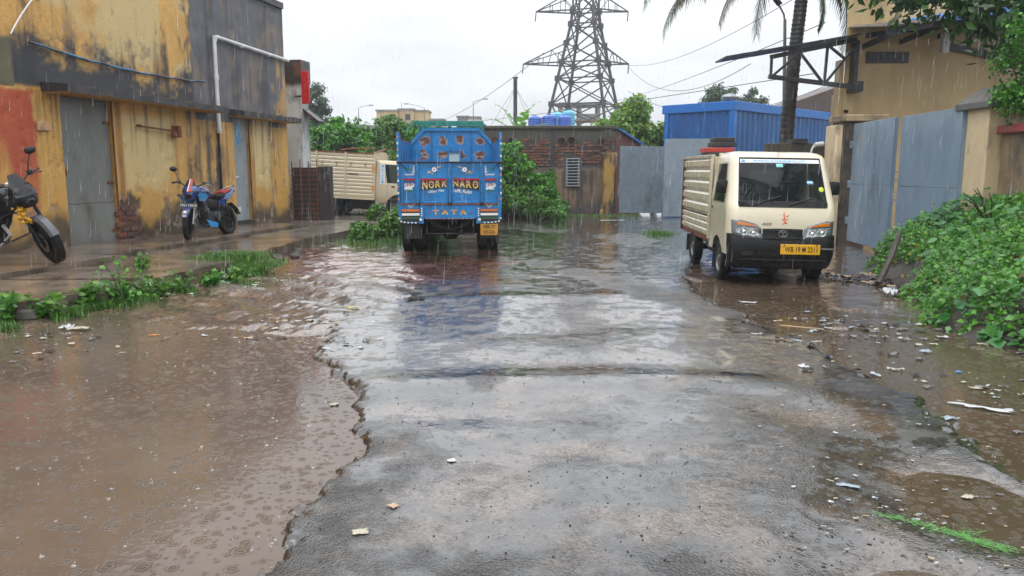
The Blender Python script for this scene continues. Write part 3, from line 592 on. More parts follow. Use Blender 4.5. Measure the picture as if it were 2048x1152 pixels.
bw = thing('boundary_wall', 'stained cream boundary wall with red coping at the right edge', 'wall', (7.3, 11.5, 0), R(-93))
MB().box(0, 7.5, -.1, .12, 0, 2.12).build('wall', STAIN, bw); MB().box(0, 7.5, -.2, .2, 2.12, 2.24).build('coping', M('red_coping', (.30, .035, .04), .4, dirt=(.10, .03, .03), dscale=5), bw, bevel=.02)
# low black wall with spout behind the mini truck
lw = thing('low_wall', 'low black mouldy wall with a spouting white pipe behind the cream mini truck', 'wall', (5.95, 18.3, 0))
MB().box(0, 1.55, 0, .2, 0, 2.22).build('wall', M('mouldy_wall', (.06, .05, .035), .6, dirt=(.02, .02, .02), dscale=2.2, bump=.6), lw, bevel=.015); MB().box(.55, .95, -.03, .23, 2.22, 2.32).build('coping', DARKC, lw)
MB().tube([(1.25, -.18, 2.20), (1.05, -.2, 2.17)], .06, 10).build('spout_pipe', PVC, lw, True)
FLOW = M('falling_water', (.75, .78, .8), .1, var=.1)
MB().tube([(1.04, -.2, 2.16), (.99, -.2, 2.08), (.96, -.2, 1.9), (.95, -.2, 1.6), (.945, -.2, .1)], [.03, .022, .018, .016, .014], 6).build('water_jet', FLOW, lw, True)
# factory
FACT = M('factory_render', (.54, .39, .19), .45, dirt=(.22, .14, .07), damt=(.45, .85), dscale=.9, var=.2, vscale=.6, bump=.2, stretch=(1, 1, .4))
fa = thing('factory', 'yellow factory with black roof truss and blue sheet canopy behind the grey gate', 'building', (7.95, 19.0, 0))
MB().prism([(0, 0), (14, 0), (14, 4), (1.85, 4)], 0, 7.6, 'xy').build('wall', FACT, fa); MB().box(-.14, 0, .02, .3, 0, 3.4).box(-.10, 0, .02, .3, 3.4, 4.2).build('wall_edge', FACT, fa)
BLKS = M('black_steel', (.025, .025, .027), .35, dirt=(.07, .06, .05), damt=(.55, .8), dscale=6)
sh = MB(); k = 14
for i in range(k):
    x0 = -3.0 + i * .22; x1 = x0 + .23; z0 = 4.19 + .165 * (x0 + 3); z1 = 4.19 + .165 * (x1 + 3); sh.bar((x0, -.1, z0), (x1, -.1, z1 + .004 * (i % 2)), .95, .035)
sh.build('canopy_sheet', BLKS, fa)
bar_obj('top_chord', (-1.88, -.3, 4.22), (.12, -.3, 4.62), .10, BLKS, fa); bar_obj('bottom_chord', (-1.90, -.3, 3.78), (.25, -.3, 3.52), .10, BLKS, fa)
for a, b in (((-1.85, 4.22), (-1.85, 3.78)), ((-1.8, 3.80), (-1.2, 4.32)), ((-.55, 4.46), (-.58, 3.64)), ((-1.2, 4.34), (-.62, 3.64)), ((-.5, 4.46), (-.1, 4.16)), ((-.55, 3.64), (.12, 4.5))):
    bar_obj('truss_web', (a[0], -.3, a[1]), (b[0], -.3, b[1]), .055, BLKS, fa)
MB().box(.08, .3, -.42, .0, 3.42, 3.66).box(.12, .2, -.3, -.0, 3.66, 4.6).build('bracket', BLKS, fa)
BLUS = M('blue_roof_sheet', (.05, .22, .62), .3, dirt=(.04, .08, .12), damt=(.6, .8), dscale=3)
GRYS = M('grey_roof_sheet', (.12, .13, .14), .3, dirt=(.05, .05, .05), damt=(.5, .7), dscale=3)
def corr(x0, x1, z0, s, y0, y1, dz):
    mb = MB(); k = int((x1 - x0) / .07); rings = []
    for i in range(k + 1):
        x = x0 + (x1 - x0) * i / k; z = z0 + s * (x - x0) + .02 * (i % 2); rings.append([(x, y0, z), (x, y1, z + dz), (x, y1, z + dz + .015), (x, y0, z + .015)])
    return mb.loft(rings)
corr(.05, 1.35, 4.62, .10, -2.0, 0, .32).build('eave_sheet', GRYS, fa); corr(1.3, 9.5, 4.74, .145, -2.3, 0, .36).build('eave_sheet', BLUS, fa)
MB().bar((1.3, -2.31, 4.735), (9.5, -2.31, 5.925), .03, .10).build('eave_flashing', BLUS, fa)
mb = MB(); [mb.bar((.4 + k * .9, -1.95, 4.56 + .13 * k * .9), (.4 + k * .9, 0, 4.50 + .13 * k * .9), .06, .12) for k in range(10)]; mb.bar((.1, -1.8, 4.56), (9.4, -1.8, 5.76), .06, .12); mb.bar((.1, -.8, 4.62), (9.4, -.8, 5.82), .06, .12); mb.build('eave_frame', BLKS, fa)
bar_obj('dark_beam', (2.4, -.06, 4.5), (6.2, -.06, 3.75), .10, BLKS, fa, .16)
MB().box(.5, 1.5, -.05, 0, 4.12, 4.38).build('wall_vent', BLKS, fa); MB().box(2.05, 2.2, -.5, -.35, 4.3, 4.75).build('downpipe', PVC, fa)
MB().tube([(.06, -.05, 3.0), (.06, -.16, 2.98)], .04).build('wall_lamp', CHASSIS, fa)

# ------------------------------------------------------------------ far gate and brick shed in the middle
bs = thing('brick_shed', 'long low brick and plaster shed with barred window beyond the blue truck', 'building', (3.72, 28.0, 0))
BU = np.arange(-5.6, .001, .035); BZ = np.arange(0, 3.06, .035); U, Z = np.meshgrid(BU, BZ)
n1 = fbm(U * 1.3, Z * 1.3, 5, 501); n2 = fbm(U * 4, Z * 4, 5, 511); n3 = fbm(U * 15, Z * 15, 4, 521); stv = fbm(U * 6, Z * .7, 5, 531)
c = np.ones(U.shape + (3,)) * np.array([.055, .040, .034]) * (.7 + .6 * n2[..., None])
c = lay(c, np.array([.17, .115, .075]) * (.75 + .5 * n2[..., None]), smooth(1.66, 1.60, Z + (n2 - .5) * .1))
c = lay(c, np.array([.24, .15, .09]), smooth(.5, .62, n1 + .06 * (U > -2)) * smooth(1.66, 1.5, Z) * .7)
c = lay(c, BLK * 1.4, smooth(.5, .62, stv) * smooth(1.7, 1.5, Z) * .8); c = lay(c, BLK * 1.5, smooth(.55, .1, Z + (n1 - .5) * .8) * .85)
c = lay(c, BLK * 1.6 + np.array([.02, .018, .0]), smooth(2.55, 2.75, Z + (n1 - .5) * .5) * .9); c = lay(c, BLK * 1.3, smooth(.09, .03, np.abs(U + 2.28)) * .85)
dep = (n2 - .5) * .02 + .02 * smooth(1.62, 1.72, Z)
bwall = mesh_np('wall', np.stack([U, dep, Z], -1).reshape(-1, 3), gridF(*U.shape), PLASTER, bs, attrs={'Col': c.reshape(-1, 3)})
mb = MB(); mb.box(-5.6, -.02, .06, 5, 0, 2.98); mb.build('wall_core', BRICKM[3], bs)
mb = MB(); mb.prism([(0.0, 0), (3.3, 0), (3.3, 2.55), (0.0, 3.02)], .0, .2); o = mb.build('gable_wall', BRICKM[1], bs); o.rotation_euler[2] = R(65); o.location = (.02, .06, 0)
MB().box(-5.7, .08, -.06, .3, 3.05, 3.16).build('parapet', M('mossy_parapet', (.06, .055, .035), .5, dirt=(.03, .045, .015), dscale=3, bump=.8), bs, bevel=.02)
mb = MB(); mb.prism([(-.05, 3.03), (3.4, 2.56), (3.4, 2.62), (-.05, 3.09)], -.1, .5); o = mb.build('roof_edge', BLUS, bs); o.rotation_euler[2] = R(65); o.location = (.03, .08, .0)
nb = 0
for r_ in range(10):
    for k in range(24):
        u = -5.45 + k * .232 + .116 * (r_ % 2); z = 1.78 + r_ * .098
        if u > -.14 or abs(u + 2.28) < .14 or (abs(u + 1.55) < .38 and z < 2.12) or DEEP.random() < .30 + .35 * (z > 2.5): continue
        piece('brick', BM[int(DEEP.integers(0, 4))], bwall, (u, -.012 + .012 * DEEP.random(), z), (0, DEEP.normal() * .015, 0), (1, 1, .82)); nb += 1
HOLE = M('dark_opening', (.008, .008, .008), .8, var=0)
for u, z, s in ((-4.35, 2.63, .9), (-3.75, 2.63, 1.), (-1.95, 2.63, 1.1), (-1.60, 2.64, 1.15)):
    mb = MB(); mb.lathe((u, .0, z), (0, -1, 0), [(.13 * s, -.02), (.15 * s, .03), (.115 * s, .035), (.11 * s, -.06)], 16); v = mb.build('round_vent', BRICKM[3], bs, True); MB().lathe((u, -.003, z), (0, -1, 0), [(.001, 0), (.112 * s, 0)], 16).build('opening', HOLE, v)
MB().box(-.62, -.42, -.02, .02, 2.55, 2.7).build('square_vent', HOLE, bs)
wf = MB(); wf.box(-1.78, -1.72, -.05, .02, 1.02, 2.02); wf.box(-1.36, -1.30, -.05, .02, 1.02, 2.02); wf.box(-1.72, -1.36, -.05, .02, 1.98, 2.02); wf.box(-1.72, -1.36, -.05, .02, 1.02, 1.06)
wfo = wf.build('window', STEEL, bs); MB().box(-1.72, -1.36, -.025, -.02, 1.06, 1.98).build('opening', HOLE, wfo)
GALV = M('grey_bar_paint', (.32, .36, .40), .35, dirt=(.12, .1, .08), damt=(.55, .8), dscale=8)
for k in range(10): bar_obj('window_bar', (-1.80, -.07, 1.04 + k * .107), (-1.28, -.07, 1.045 + k * .107), .034, GALV, wfo)
pp = thing('gate_post', 'ochre plastered gate post with mossy top at the corner of the brick shed', 'pillar', (3.42, 27.5, 0))
mb = MB(); rings = []
for z, w in ((0, .30), (.18, .28), (.22, .20), (.9, .19), (1.4, .21), (2.05, .22), (2.12, .30), (2.2, .28)): rings.append([(-w, -.2, z), (w * .9, -.2, z), (w * .9, .2, z), (-w, .2, z)])
mb.loft(rings); mb.build('shaft', M('ochre_black_plaster', (.42, .25, .06), .6, dirt=(.035, .03, .025), damt=(.42, .58), dscale=2.2, bump=.6, stretch=(1, 1, .4)), pp, bevel=.02)
fg = thing('yard_gate', 'flat grey sheet metal yard gate beside the brick shed, one leaf swung forward', 'gate', (3.72, 26.9, .1))
GATEC = M('slate_gate_paint', (.17, .215, .26), .26, var=.15, dirt=(.10, .11, .11), damt=(.5, .75), dscale=1.6, stretch=(1, 1, .4), bump=1, bscale=2.2)
GATED = M('pale_slate_gate_paint', (.25, .32, .385), .28, var=.15, dirt=(.14, .16, .17), damt=(.5, .75), dscale=1.6, stretch=(1, 1, .4), bump=1, bscale=2.2)
a = MB().box(0, 1.58, -.015, .015, 0.02, 2.30).build('gate_leaf', GATEC, fg, bevel=.005); MB().box(0, 1.58, .015, .06, 0.02, .08).box(0, 1.58, .015, .06, 2.2, 2.26).box(0, .06, .015, .055, .08, 2.2).build('frame', GATEC, a)
m = Matrix.Translation((1.27, -1.35, 0)) @ Matrix.Rotation(R(-8), 4, 'Z'); a = MB().box(0, 1.6, -.015, .015, -.02, 2.50, m).build('gate_leaf', GATED, fg, bevel=.005)
MB().box(0, 1.6, .015, .06, .0, .06, m).box(0, .06, .015, .055, .06, 2.4, m).build('frame', GATEC, a); MB().lathe(m @ Vector((.5, 0, -.06)), (1, 0, 0), [(.05, -.02), (.05, .02)], 10, None, True).build('castor', BLACK, a)

# ------------------------------------------------------------------ blue shed
BSM = M('royal_blue_cladding', (.002, .080, .27), .45, var=.2, vscale=.6, dirt=(.003, .04, .15), damt=(.5, .8), dscale=1.5, stretch=(1, 1, .3))
BST = M('bright_blue_trim', (.004, .13, .46), .4, var=.15)
bl = thing('blue_shed', 'royal blue metal clad shed with flat roof behind the gates', 'building', (8.45, 30.0, 0), R(45))
def clad(x0, x1, y0, y1, z0, z1, ax):
    mb = MB(); k = int(((x1 - x0) if ax == 'x' else (y1 - y0)) / .1); rings = []
    for i in range(k + 1):
        d = .02 * (1 if i % 4 < 2 else -1)
        rings.append([(x0 + (x1 - x0) * i / k, y0 + d, z0), (x0 + (x1 - x0) * i / k, y0 + d, z1)] if ax == 'x' else [(x0 + d, y0 + (y1 - y0) * i / k, z0), (x0 + d, y0 + (y1 - y0) * i / k, z1)])
    return mb.loft(rings, False, False)
clad(.16, 9.3, 0, 0, 0, 3.85, 'x').build('cladding', BSM, bl); clad(0, 0, .16, 2.9, 0, 3.85, 'y').build('cladding', BSM, bl)
MB().box(.1, 9.4, .1, 3.2, 0, 3.9).build('wall_core', BSM, bl)
MB().box(-.06, .16, -.06, .16, 0, 3.85).build('corner_post', BST, bl); MB().box(-.06, .1, 2.9, 3.06, 0, 3.85).build('corner_post', BST, bl)
MB().box(-.08, 9.45, -.08, 3.2, 3.85, 4.2).build('fascia', BST, bl, bevel=.02)
mb = MB(); mb.lathe((.5, .5, 4.2), (0, 0, 1), [(.2, 0), (.28, .08), (.30, .2), (.22, .3), (.02, .34)], 14, lambda i, j: .02 * (j % 2)); mb.build('roof_ventilator', STEEL, bl)
mb = MB().prism([(14.0, 0), (22, 0), (22, 6.3), (18, 6.3), (14.0, 4.9)], 40, 46); o = mb.build('far_shed', M('rust_brown_sheet', (.09, .06, .05), .5, dirt=(.05, .05, .05), dscale=1), None); tag(o, 'brown pitched shed roof peeping out behind the factory corner', 'building')
# ------------------------------------------------------------------ pylon
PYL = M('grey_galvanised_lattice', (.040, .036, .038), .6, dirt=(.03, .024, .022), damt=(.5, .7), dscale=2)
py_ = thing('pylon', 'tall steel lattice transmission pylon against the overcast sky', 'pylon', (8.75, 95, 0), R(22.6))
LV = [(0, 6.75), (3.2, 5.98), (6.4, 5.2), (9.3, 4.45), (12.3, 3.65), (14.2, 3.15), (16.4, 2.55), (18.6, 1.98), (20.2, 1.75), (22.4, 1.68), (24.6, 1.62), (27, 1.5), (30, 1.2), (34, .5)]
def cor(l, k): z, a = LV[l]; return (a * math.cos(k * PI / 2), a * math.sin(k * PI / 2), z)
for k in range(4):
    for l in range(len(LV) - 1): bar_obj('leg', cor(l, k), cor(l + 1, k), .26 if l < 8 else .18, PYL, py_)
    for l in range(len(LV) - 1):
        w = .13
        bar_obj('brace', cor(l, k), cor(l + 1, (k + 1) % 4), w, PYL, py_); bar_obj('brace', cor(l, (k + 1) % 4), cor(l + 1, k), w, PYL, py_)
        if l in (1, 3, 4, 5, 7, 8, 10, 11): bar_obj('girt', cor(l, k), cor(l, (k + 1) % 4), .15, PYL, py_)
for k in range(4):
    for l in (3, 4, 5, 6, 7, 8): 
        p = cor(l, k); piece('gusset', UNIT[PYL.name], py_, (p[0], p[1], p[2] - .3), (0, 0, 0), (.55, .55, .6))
RZ = R(-22.6)
def loc(x, y, z): return (x * math.cos(RZ) - y * math.sin(RZ), x * math.sin(RZ) + y * math.cos(RZ), z)
for z0, z1, xl, xr, a in ((14.2, 16.4, -7.4, 5.2, 5), (20.2, 22.2, -5.9, 5.0, 8), (25.4, 27, -6.0, 5.0, 10)):
    for tip in (xl, xr):
        T = Vector(loc(tip, 0, z0 - .1)); ks = sorted(range(4), key=lambda k: (Vector(cor(a, k)) - T).length)[:2]; la = min(a + 1, len(LV) - 1)
        for k in ks:
            b0 = Vector(cor(a, k)); b1 = Vector(cor(la, k)); bar_obj('crossarm', b0, T, .15, PYL, py_); bar_obj('crossarm', b1, T, .11, PYL, py_)
            for t in (.33, .62): bar_obj('crossarm_strut', b0.lerp(T, t), b1.lerp(T, t), .07, PYL, py_)
            bar_obj('crossarm_strut', b0, b1.lerp(T, .33), .07, PYL, py_)
        q0, q1 = Vector(cor(a, ks[0])), Vector(cor(a, ks[1]))
        for t in (.0, .33, .62): bar_obj('crossarm_strut', q0.lerp(T, t), q1.lerp(T, t + .2), .07, PYL, py_)
        bar_obj('insulator', T, T - Vector((.1, 0, 1.1)), .10, PYL, py_)
# power lines
WIRE = M('wire', (.09, .09, .10), .5, var=0)
def wire(label, a, b, sag, r=.012, n=24):
    a = Vector(a); b = Vector(b); pts = [a.lerp(b, i / n) - Vector((0, 0, sag * 4 * (i / n) * (1 - i / n))) for i in range(n + 1)]
    tag(MB().tube(pts, r, 5).build('power_line', WIRE, None, True), label, 'cable', 'overhead cables')
wire('overhead cable from the lower pylon arm rising behind the palm to the upper right', (13.9, 95, 14.0), (12.6, 30, 9.2), 1.2, .02)
wire('overhead cable running low from the pylon foot up over the mini truck to the factory', (10, 95, 9.5), (8.6, 22, 5.6), .5, .015)
wire('slack overhead cable dipping from the pylon behind the black canopy tip', (13.9, 95, 13.8), (15, 50, 8.2), 2.2, .025)
wire('overhead cable slanting from the far chimney across the pylon legs to the truss', (-8, 70, 5.5), (7.6, 20, 4.0), .2, .012)
wire('thin overhead cable crossing far left sky above the yellow building', (-10, 110, 8.3), (3, 75, 12.5), .6, .03)
wire('lowest slack cable between the pylon and the blue shed roof', (13.9, 95, 11), (24, 60, 8), 2.4, .03)
# chimney
ch = thing('chimney', 'slender dark steel chimney with cap behind the banana plant', 'chimney', (.25, 60, 0))
mb = MB(); mb.tube([(0, 0, 0), (0, 0, 8.35)], .15, 12); mb.build('stack', BLKS, ch, True); MB().lathe((0, 0, 8.4), (0, 0, 1), [(.15, -.02), (.22, .1), (.25, .13), (.02, .3)], 12).tube([(.12, 0, 8.3), (.12, 0, 8.55)], .02).build('cap', STEEL, ch, True)
for k, (x, y) in enumerate(((-4.2, 1), (4, 2), (-2.4, -2), (2.6, -1.5))): MB().tube([(0, 0, 7.8), (x, y, 1.5)], .014, 4).build('guy_wire', WIRE, ch)

# ------------------------------------------------------------------ water tanks, unfinished concrete frame, far buildings
TANK = M('blue_tank_plastic', (.05, .13, .50), .3, var=.2); CYAN = M('cyan_tank_plastic', (.10, .40, .58), .3, var=.2)
GRC = M('raw_concrete', (.22, .215, .205), .7, dirt=(.10, .10, .10), dscale=.8, bump=.3)
ts = thing('tank_platform', 'low grey roof carrying the blue water tanks behind the brick shed', 'building', (2.6, 61, 0)); MB().box(-1.7, 4.6, -1.2, 3, 0, 4.35).build('walls', GRC, ts); MB().box(-1.8, 4.7, -1.3, 3.1, 4.35, 4.5).build('roof', GRC, ts)
for k, (x, y, r, h, mt, lab) in enumerate(((1.75, 60.4, .50, 1.2, TANK, 'leftmost ribbed blue water tank on the grey roof behind the banana plant'), (2.85, 60.5, .56, 1.3, TANK, 'middle ribbed blue water tank on the grey roof'), (4.05, 60.4, .52, 1.25, TANK, 'rightmost ribbed blue water tank, in front of the pylon leg'), (3.6, 62.5, .5, 1.65, CYAN, 'pale cyan water tank behind the middle blue ones'), (4.5, 62.5, .5, 1.8, CYAN, 'pale cyan water tank behind the rightmost blue one'))):
    t = thing('water_tank', lab, 'water tank', (x, y, 4.5), group='roof water tanks')
    pr = [(r, 0)]; nr_ = 7
    for i in range(nr_): z = h * (i + .5) / nr_ * .86; pr += [(r, z - .05), (r + .035, z - .02), (r + .035, z + .02), (r, z + .05)]
    pr += [(r, h * .88), (r * .6, h * .97), (r * .3, h)]; MB().lathe((0, 0, 0), (0, 0, 1), pr, 20).build('shell', mt, t, True); MB().lathe((0, 0, h - .01), (0, 0, 1), [(r * .3, 0), (r * .3, .06), (.01, .08)], 14).build('lid', mt, t, True)
cf = thing('concrete_frame', 'unfinished grey concrete frame building behind the pylon legs', 'building', (9.3, 108, 0))
for x in (-2.6, 0, 2.6):
    for y in (0, 3): MB().box(x - .2, x + .2, y - .2, y + .2, 0, 10.4).build('column', GRC, cf)
for z in (3.2, 6.2, 8.2, 10.4): MB().box(-3.6 if z < 9 else -2.9, 2.9, -.5, 3.4, z, z + .3).build('floor_slab', GRC, cf)
MB().box(-2.8, .2, -.3, -.1, 5.2, 6.2).build('infill_wall', GRC, cf); MB().box(.2, 2.4, -.3, -.1, 8.5, 9.2).build('infill_wall', GRC, cf); MB().box(-3.6, 3.2, 5, 5.3, 0, 7.0).build('back_wall', GRC, cf)
gb = thing('grey_block', 'plain low grey block beside the pylon foot, behind the brick shed roof', 'building', (5.9, 70, 0)); MB().box(-1.3, 3.3, 0, 3, 0, 5.2).build('walls', GRC, gb); MB().box(-1.4, 3.4, -.1, 3.1, 5.2, 5.35).build('roof', GRC, gb)
mb = MB(); [mb.tube([(-1.3 + i * .5, .1, 5.35), (-1.3 + i * .5, .1, 6.0)], .02, 4) for i in range(10)]; mb.tube([(-1.3, .1, 5.95), (3.2, .1, 5.95)], .025, 4); mb.build('railing', RUST, gb)
ROOFG = M('grey_asbestos_roof', (.085, .09, .10), .85, spec=.2, dirt=(.05, .05, .05), damt=(.5, .75), dscale=.5, stretch=(4, .6, 1)); YB = M('far_ochre_wall', (.52, .36, .15), .7, dirt=(.3, .26, .2), dscale=.5); WIN = glass('dark_window', (.02, .02, .02), .1)
ls = thing('long_shed', 'long grey roofed shed stretching behind the green thicket on the left', 'building', (-16.5, 72, 0), R(-4))
MB().box(0, 17, 0, 9, 0, 4.0).build('walls', GRC, ls)
for i in range(9):
    mb = MB(); x0 = -.4 + i * 2.0; z = 5.0 - .115 * i; mb.add([(x0, -.5, z - .5), (x0 + 1.97, -.5, z - .6), (x0 + 1.97, 5, z + 1.0), (x0, 5, z + 1.1), (x0, -.5, z - .56), (x0 + 1.97, -.5, z - .66), (x0 + 1.97, 5, z + .94), (x0, 5, z + 1.04)], [(0, 1, 2, 3), (4, 7, 6, 5), (0, 4, 5, 1), (1, 5, 6, 2), (2, 6, 7, 3), (3, 7, 4, 0)]); mb.build('roof_sheet', ROOFG, ls)
yb = thing('ochre_block', 'distant flat roofed ochre building with stepped wings on the skyline', 'building', (-21, 122, 0))
def block(par, x0, x1, y0, y1, z, mat, wins=()):
    MB().box(x0, x1, y0, y1, 0, z).build('wall', mat, par); MB().box(x0 - .15, x1 + .15, y0 - .15, y1 + .15, z, z + .25).build('roof', GRC, par)
    for a, b, h in wins: f = MB().box(a, a + .9, y0 - .04, y0 + .01, b, b + h).build('window', GRC, par); MB().box(a + .08, a + .82, y0 - .05, y0 - .042, b + .08, b + h - .08).build('pane', WIN, f)
block(yb, 0, 3.2, 0, 5, 10.6, YB, ((2.1, 9.2, 1),)); block(yb, 3.2, 5.6, 1.5, 6, 10.9, YB, ((4.2, 9.3, 1),)); block(yb, 3.4, 8.2, -1, 1.4, 8.6, YB); block(yb, 5.6, 7.8, 2, 6, 10.7, YB); block(yb, 8.21, 10.4, -.4, 5, 9.2, YB); block(yb, -6, 1.9, -2, -.2, 7.6, YB)
MB().tube([(3.6, 2, 10.9), (3.6, 2, 12.2)], .04, 5).build('aerial', WIRE, yb)
wb = thing('white_block', 'small distant white and grey house on the skyline right of the ochre building', 'building', (-8.2, 118, 0))
block(wb, 0, 1.6, 0, 4, 9.4, M('far_grey_wall', (.2, .19, .2), .7), ()); block(wb, 1.61, 3.4, 0, 4, 9.3, M('far_white_wall', (.55, .53, .48), .7), ((2.1, 8.0, .8),)); block(wb, 3.41, 7, .5, 4, 6.6, YB)
LAMPG = M('lamp_grey', (.14, .14, .15), .4, metal=.4)
def lamp(label, x, y, h, arm, tilt=.4):
    t = thing('street_lamp', label, 'street lamp', (x, y, 0), group='distant street lamps'); MB().tube([(0, 0, 0), (0, 0, h)], [.09, .05], 8).build('pole', LAMPG, t, True)
    MB().tube([(0, 0, h - .05), (arm * .4, 0, h + tilt * .6), (arm, 0, h + tilt)], .035, 6).build('arm', LAMPG, t, True); MB().box(arm - .1 if arm > 0 else arm - .6, arm + .6 if arm > 0 else arm + .1, -.1, .1, h + tilt - .06, h + tilt + .08).build('lamp_head', LAMPG, t, bevel=.03)
lamp('distant street lamp left of the ochre building', -22.6, 116, 10.6, 1.6); lamp('distant street lamp just right of the ochre building, arm pointing left', -12.9, 116, 10.6, -2.4, .6); lamp('distant street lamp in front of the small white house', -5.7, 116, 11.5, 1.6); lamp('lowest distant street lamp above the left end of the long shed', -24.9, 106, 8.2, -1.8, .5)
sl = thing('street_lamp', 'slim grey street lamp beside the palm trunk, head tilted left', 'street lamp', (8.25, 24, 0), R(0))
MB().tube([(.12, 0, 0), (.05, 0, 3.2), (-.08, 0, 6.05)], [.075, .06, .045], 10).build('pole', LAMPG, sl, True); MB().tube([(-.08, 0, 6.0), (-.12, 0, 6.2), (-.30, 0, 6.5)], .03, 8).build('arm', LAMPG, sl, True)
m = Matrix.Translation((-.30, 0, 6.5)) @ Matrix.Rotation(R(50), 4, 'Y'); MB().box(-.30, .05, -.09, .09, -.04, .05, m).box(-.15, .07, -.07, .07, .05, .09, m).build('lamp_head', CHASSIS, sl, bevel=.02)

# ------------------------------------------------------------------ vegetation
def leaves(name, P, N, S, mat, parent, asp=.32, fold=.12, droop=.35, seed=0):
    """one folded four-triangle leaf per point; the leaf lies roughly across N and hangs a little"""
    r = np.random.default_rng(seed); n = len(P); N = N / np.linalg.norm(N, axis=1, keepdims=True)
    a = np.cross(N, r.normal(size=(n, 3))); a[:, 2] -= droop; a -= N * (a * N).sum(1, keepdims=True); a /= np.linalg.norm(a, axis=1, keepdims=True) + 1e-9
    b = np.cross(N, a); S = S[:, None]; w = asp * S
    q = np.stack([P, P + a * S * .45 + b * w, P + a * S * .45 - b * w, P + a * S * .5 - N * S * fold, P + a * S - N * S * fold * 1.5], 1).reshape(-1, 3)
    k = np.arange(n)[:, None] * 5; F = np.concatenate([k + [0, 1, 3], k + [0, 3, 2], k + [3, 1, 4], k + [2, 3, 4]])
    return mesh_np(name, q, F, mat, parent, False)
def cloud(centers, radii, n, seed=0, shell=.55, flat=1., upb=.3):
    r = np.random.default_rng(seed); c = np.array(centers, float); rad = np.array(radii, float); p = rad ** 2 / (rad ** 2).sum(); i = r.choice(len(c), n, p=p)
    d = r.normal(size=(n, 3)); d /= np.linalg.norm(d, axis=1, keepdims=True); t = (shell + (1 - shell) * r.random(n)) * (.85 + .3 * r.random(n))
    q = d * [1, 1, flat]; P = c[i] + q * (rad[i] * t)[:, None]; N = d + r.normal(size=(n, 3)) * .55; N[:, 2] += upb
    return P, N
def clumps(c, rx, ry, rz, k, r0, r1, seed, hollow=.5):
    r = np.random.default_rng(seed); out = []; rad = []
    for _ in range(k):
        d = r.normal(size=3); d /= np.linalg.norm(d); t = hollow + (1 - hollow) * r.random(); out.append((c[0] + d[0] * rx * t, c[1] + d[1] * ry * t, c[2] + d[2] * rz * t)); rad.append(r0 + (r1 - r0) * r.random())
    return out, rad
BARK = M('wet_bark', (.055, .042, .034), .6, dirt=(.03, .035, .02), dscale=6, bump=.9, bscale=25)
PALMB = M('palm_bark', (.045, .040, .038), .5, dirt=(.02, .018, .017), damt=(.4, .6), dscale=5, bump=.8, bscale=20)
LF_DARK = leafmat('leaf_dark', (.014, .050, .012), (.05, .14, .025), .22, .2); LF_MID = leafmat('leaf_mid', (.026, .115, .010), (.11, .33, .022), .28, .25)
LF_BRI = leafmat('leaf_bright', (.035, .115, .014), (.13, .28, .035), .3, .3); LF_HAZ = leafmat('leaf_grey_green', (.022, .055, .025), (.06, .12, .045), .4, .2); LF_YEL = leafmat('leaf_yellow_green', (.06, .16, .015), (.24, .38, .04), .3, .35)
GRASS = leafmat('grass_blade', (.035, .10, .012), (.11, .24, .03), .35, .3); LF_BAN = leafmat('banana_leaf', (.05, .16, .04), (.14, .30, .09), .3, .35)
def tree(name, label, base, h, crown, rx, ry, rz, k, r0, r1, n, size, mat, seed, group=None, asp=.34, trunk_r=.18, flat=.8, hollow=.35, crown_z=None):
    t = thing(name, label, 'tree', base, group=group); r = np.random.default_rng(seed)
    cz = crown_z or h - rz; mb = MB(); mb.tube([(0, 0, -.1), (r.normal() * .1, r.normal() * .1, cz * .5), (crown[0] * .6, crown[1] * .6, cz)], [trunk_r, trunk_r * .75, trunk_r * .5], 8)
    cs, ra = clumps((crown[0], crown[1], cz), rx, ry, rz, k, r0, r1, seed, hollow)
    for c_ in cs[: min(14, k)]: mb.tube([(crown[0] * .5, crown[1] * .5, cz * .75), (c_[0] * .5 + crown[0] * .4, c_[1] * .5 + crown[1] * .4, (cz + c_[2]) / 2), c_], [trunk_r * .4, trunk_r * .25, .02], 5)
    mb.build('trunk', BARK, t, True); P, N = cloud(cs, ra, n, seed + 1, .35, flat); S = size * (.6 + .8 * np.random.default_rng(seed + 2).random(n)); leaves('crown', P, N, S, mat, t, asp, seed=seed + 3); return t
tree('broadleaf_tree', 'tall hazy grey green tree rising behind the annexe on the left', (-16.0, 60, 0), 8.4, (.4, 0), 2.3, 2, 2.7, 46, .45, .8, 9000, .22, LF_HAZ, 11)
tree('leafy_tree', 'bright yellow green bushy tree in front of the pylon, behind the grey yard gate', (5.2, 36, 0), 5.1, (.25, 0), 1.75, 1.5, 1.5, 46, .3, .55, 9500, .19, LF_YEL, 21, crown_z=3.5)
tree('leafy_tree', 'smaller mid green tree tucked against the left wall of the blue shed', (6.9, 37.5, 0), 3.9, (0, 0), 1.2, 1.1, 1.2, 26, .3, .5, 5000, .18, LF_MID, 22)
tree('broadleaf_tree', 'hazy round tree rising behind the blue shed roof', (16.6, 60, 0), 7.9, (0, 0), 2.6, 2, 1.4, 44, .4, .7, 8000, .2, LF_HAZ, 31)
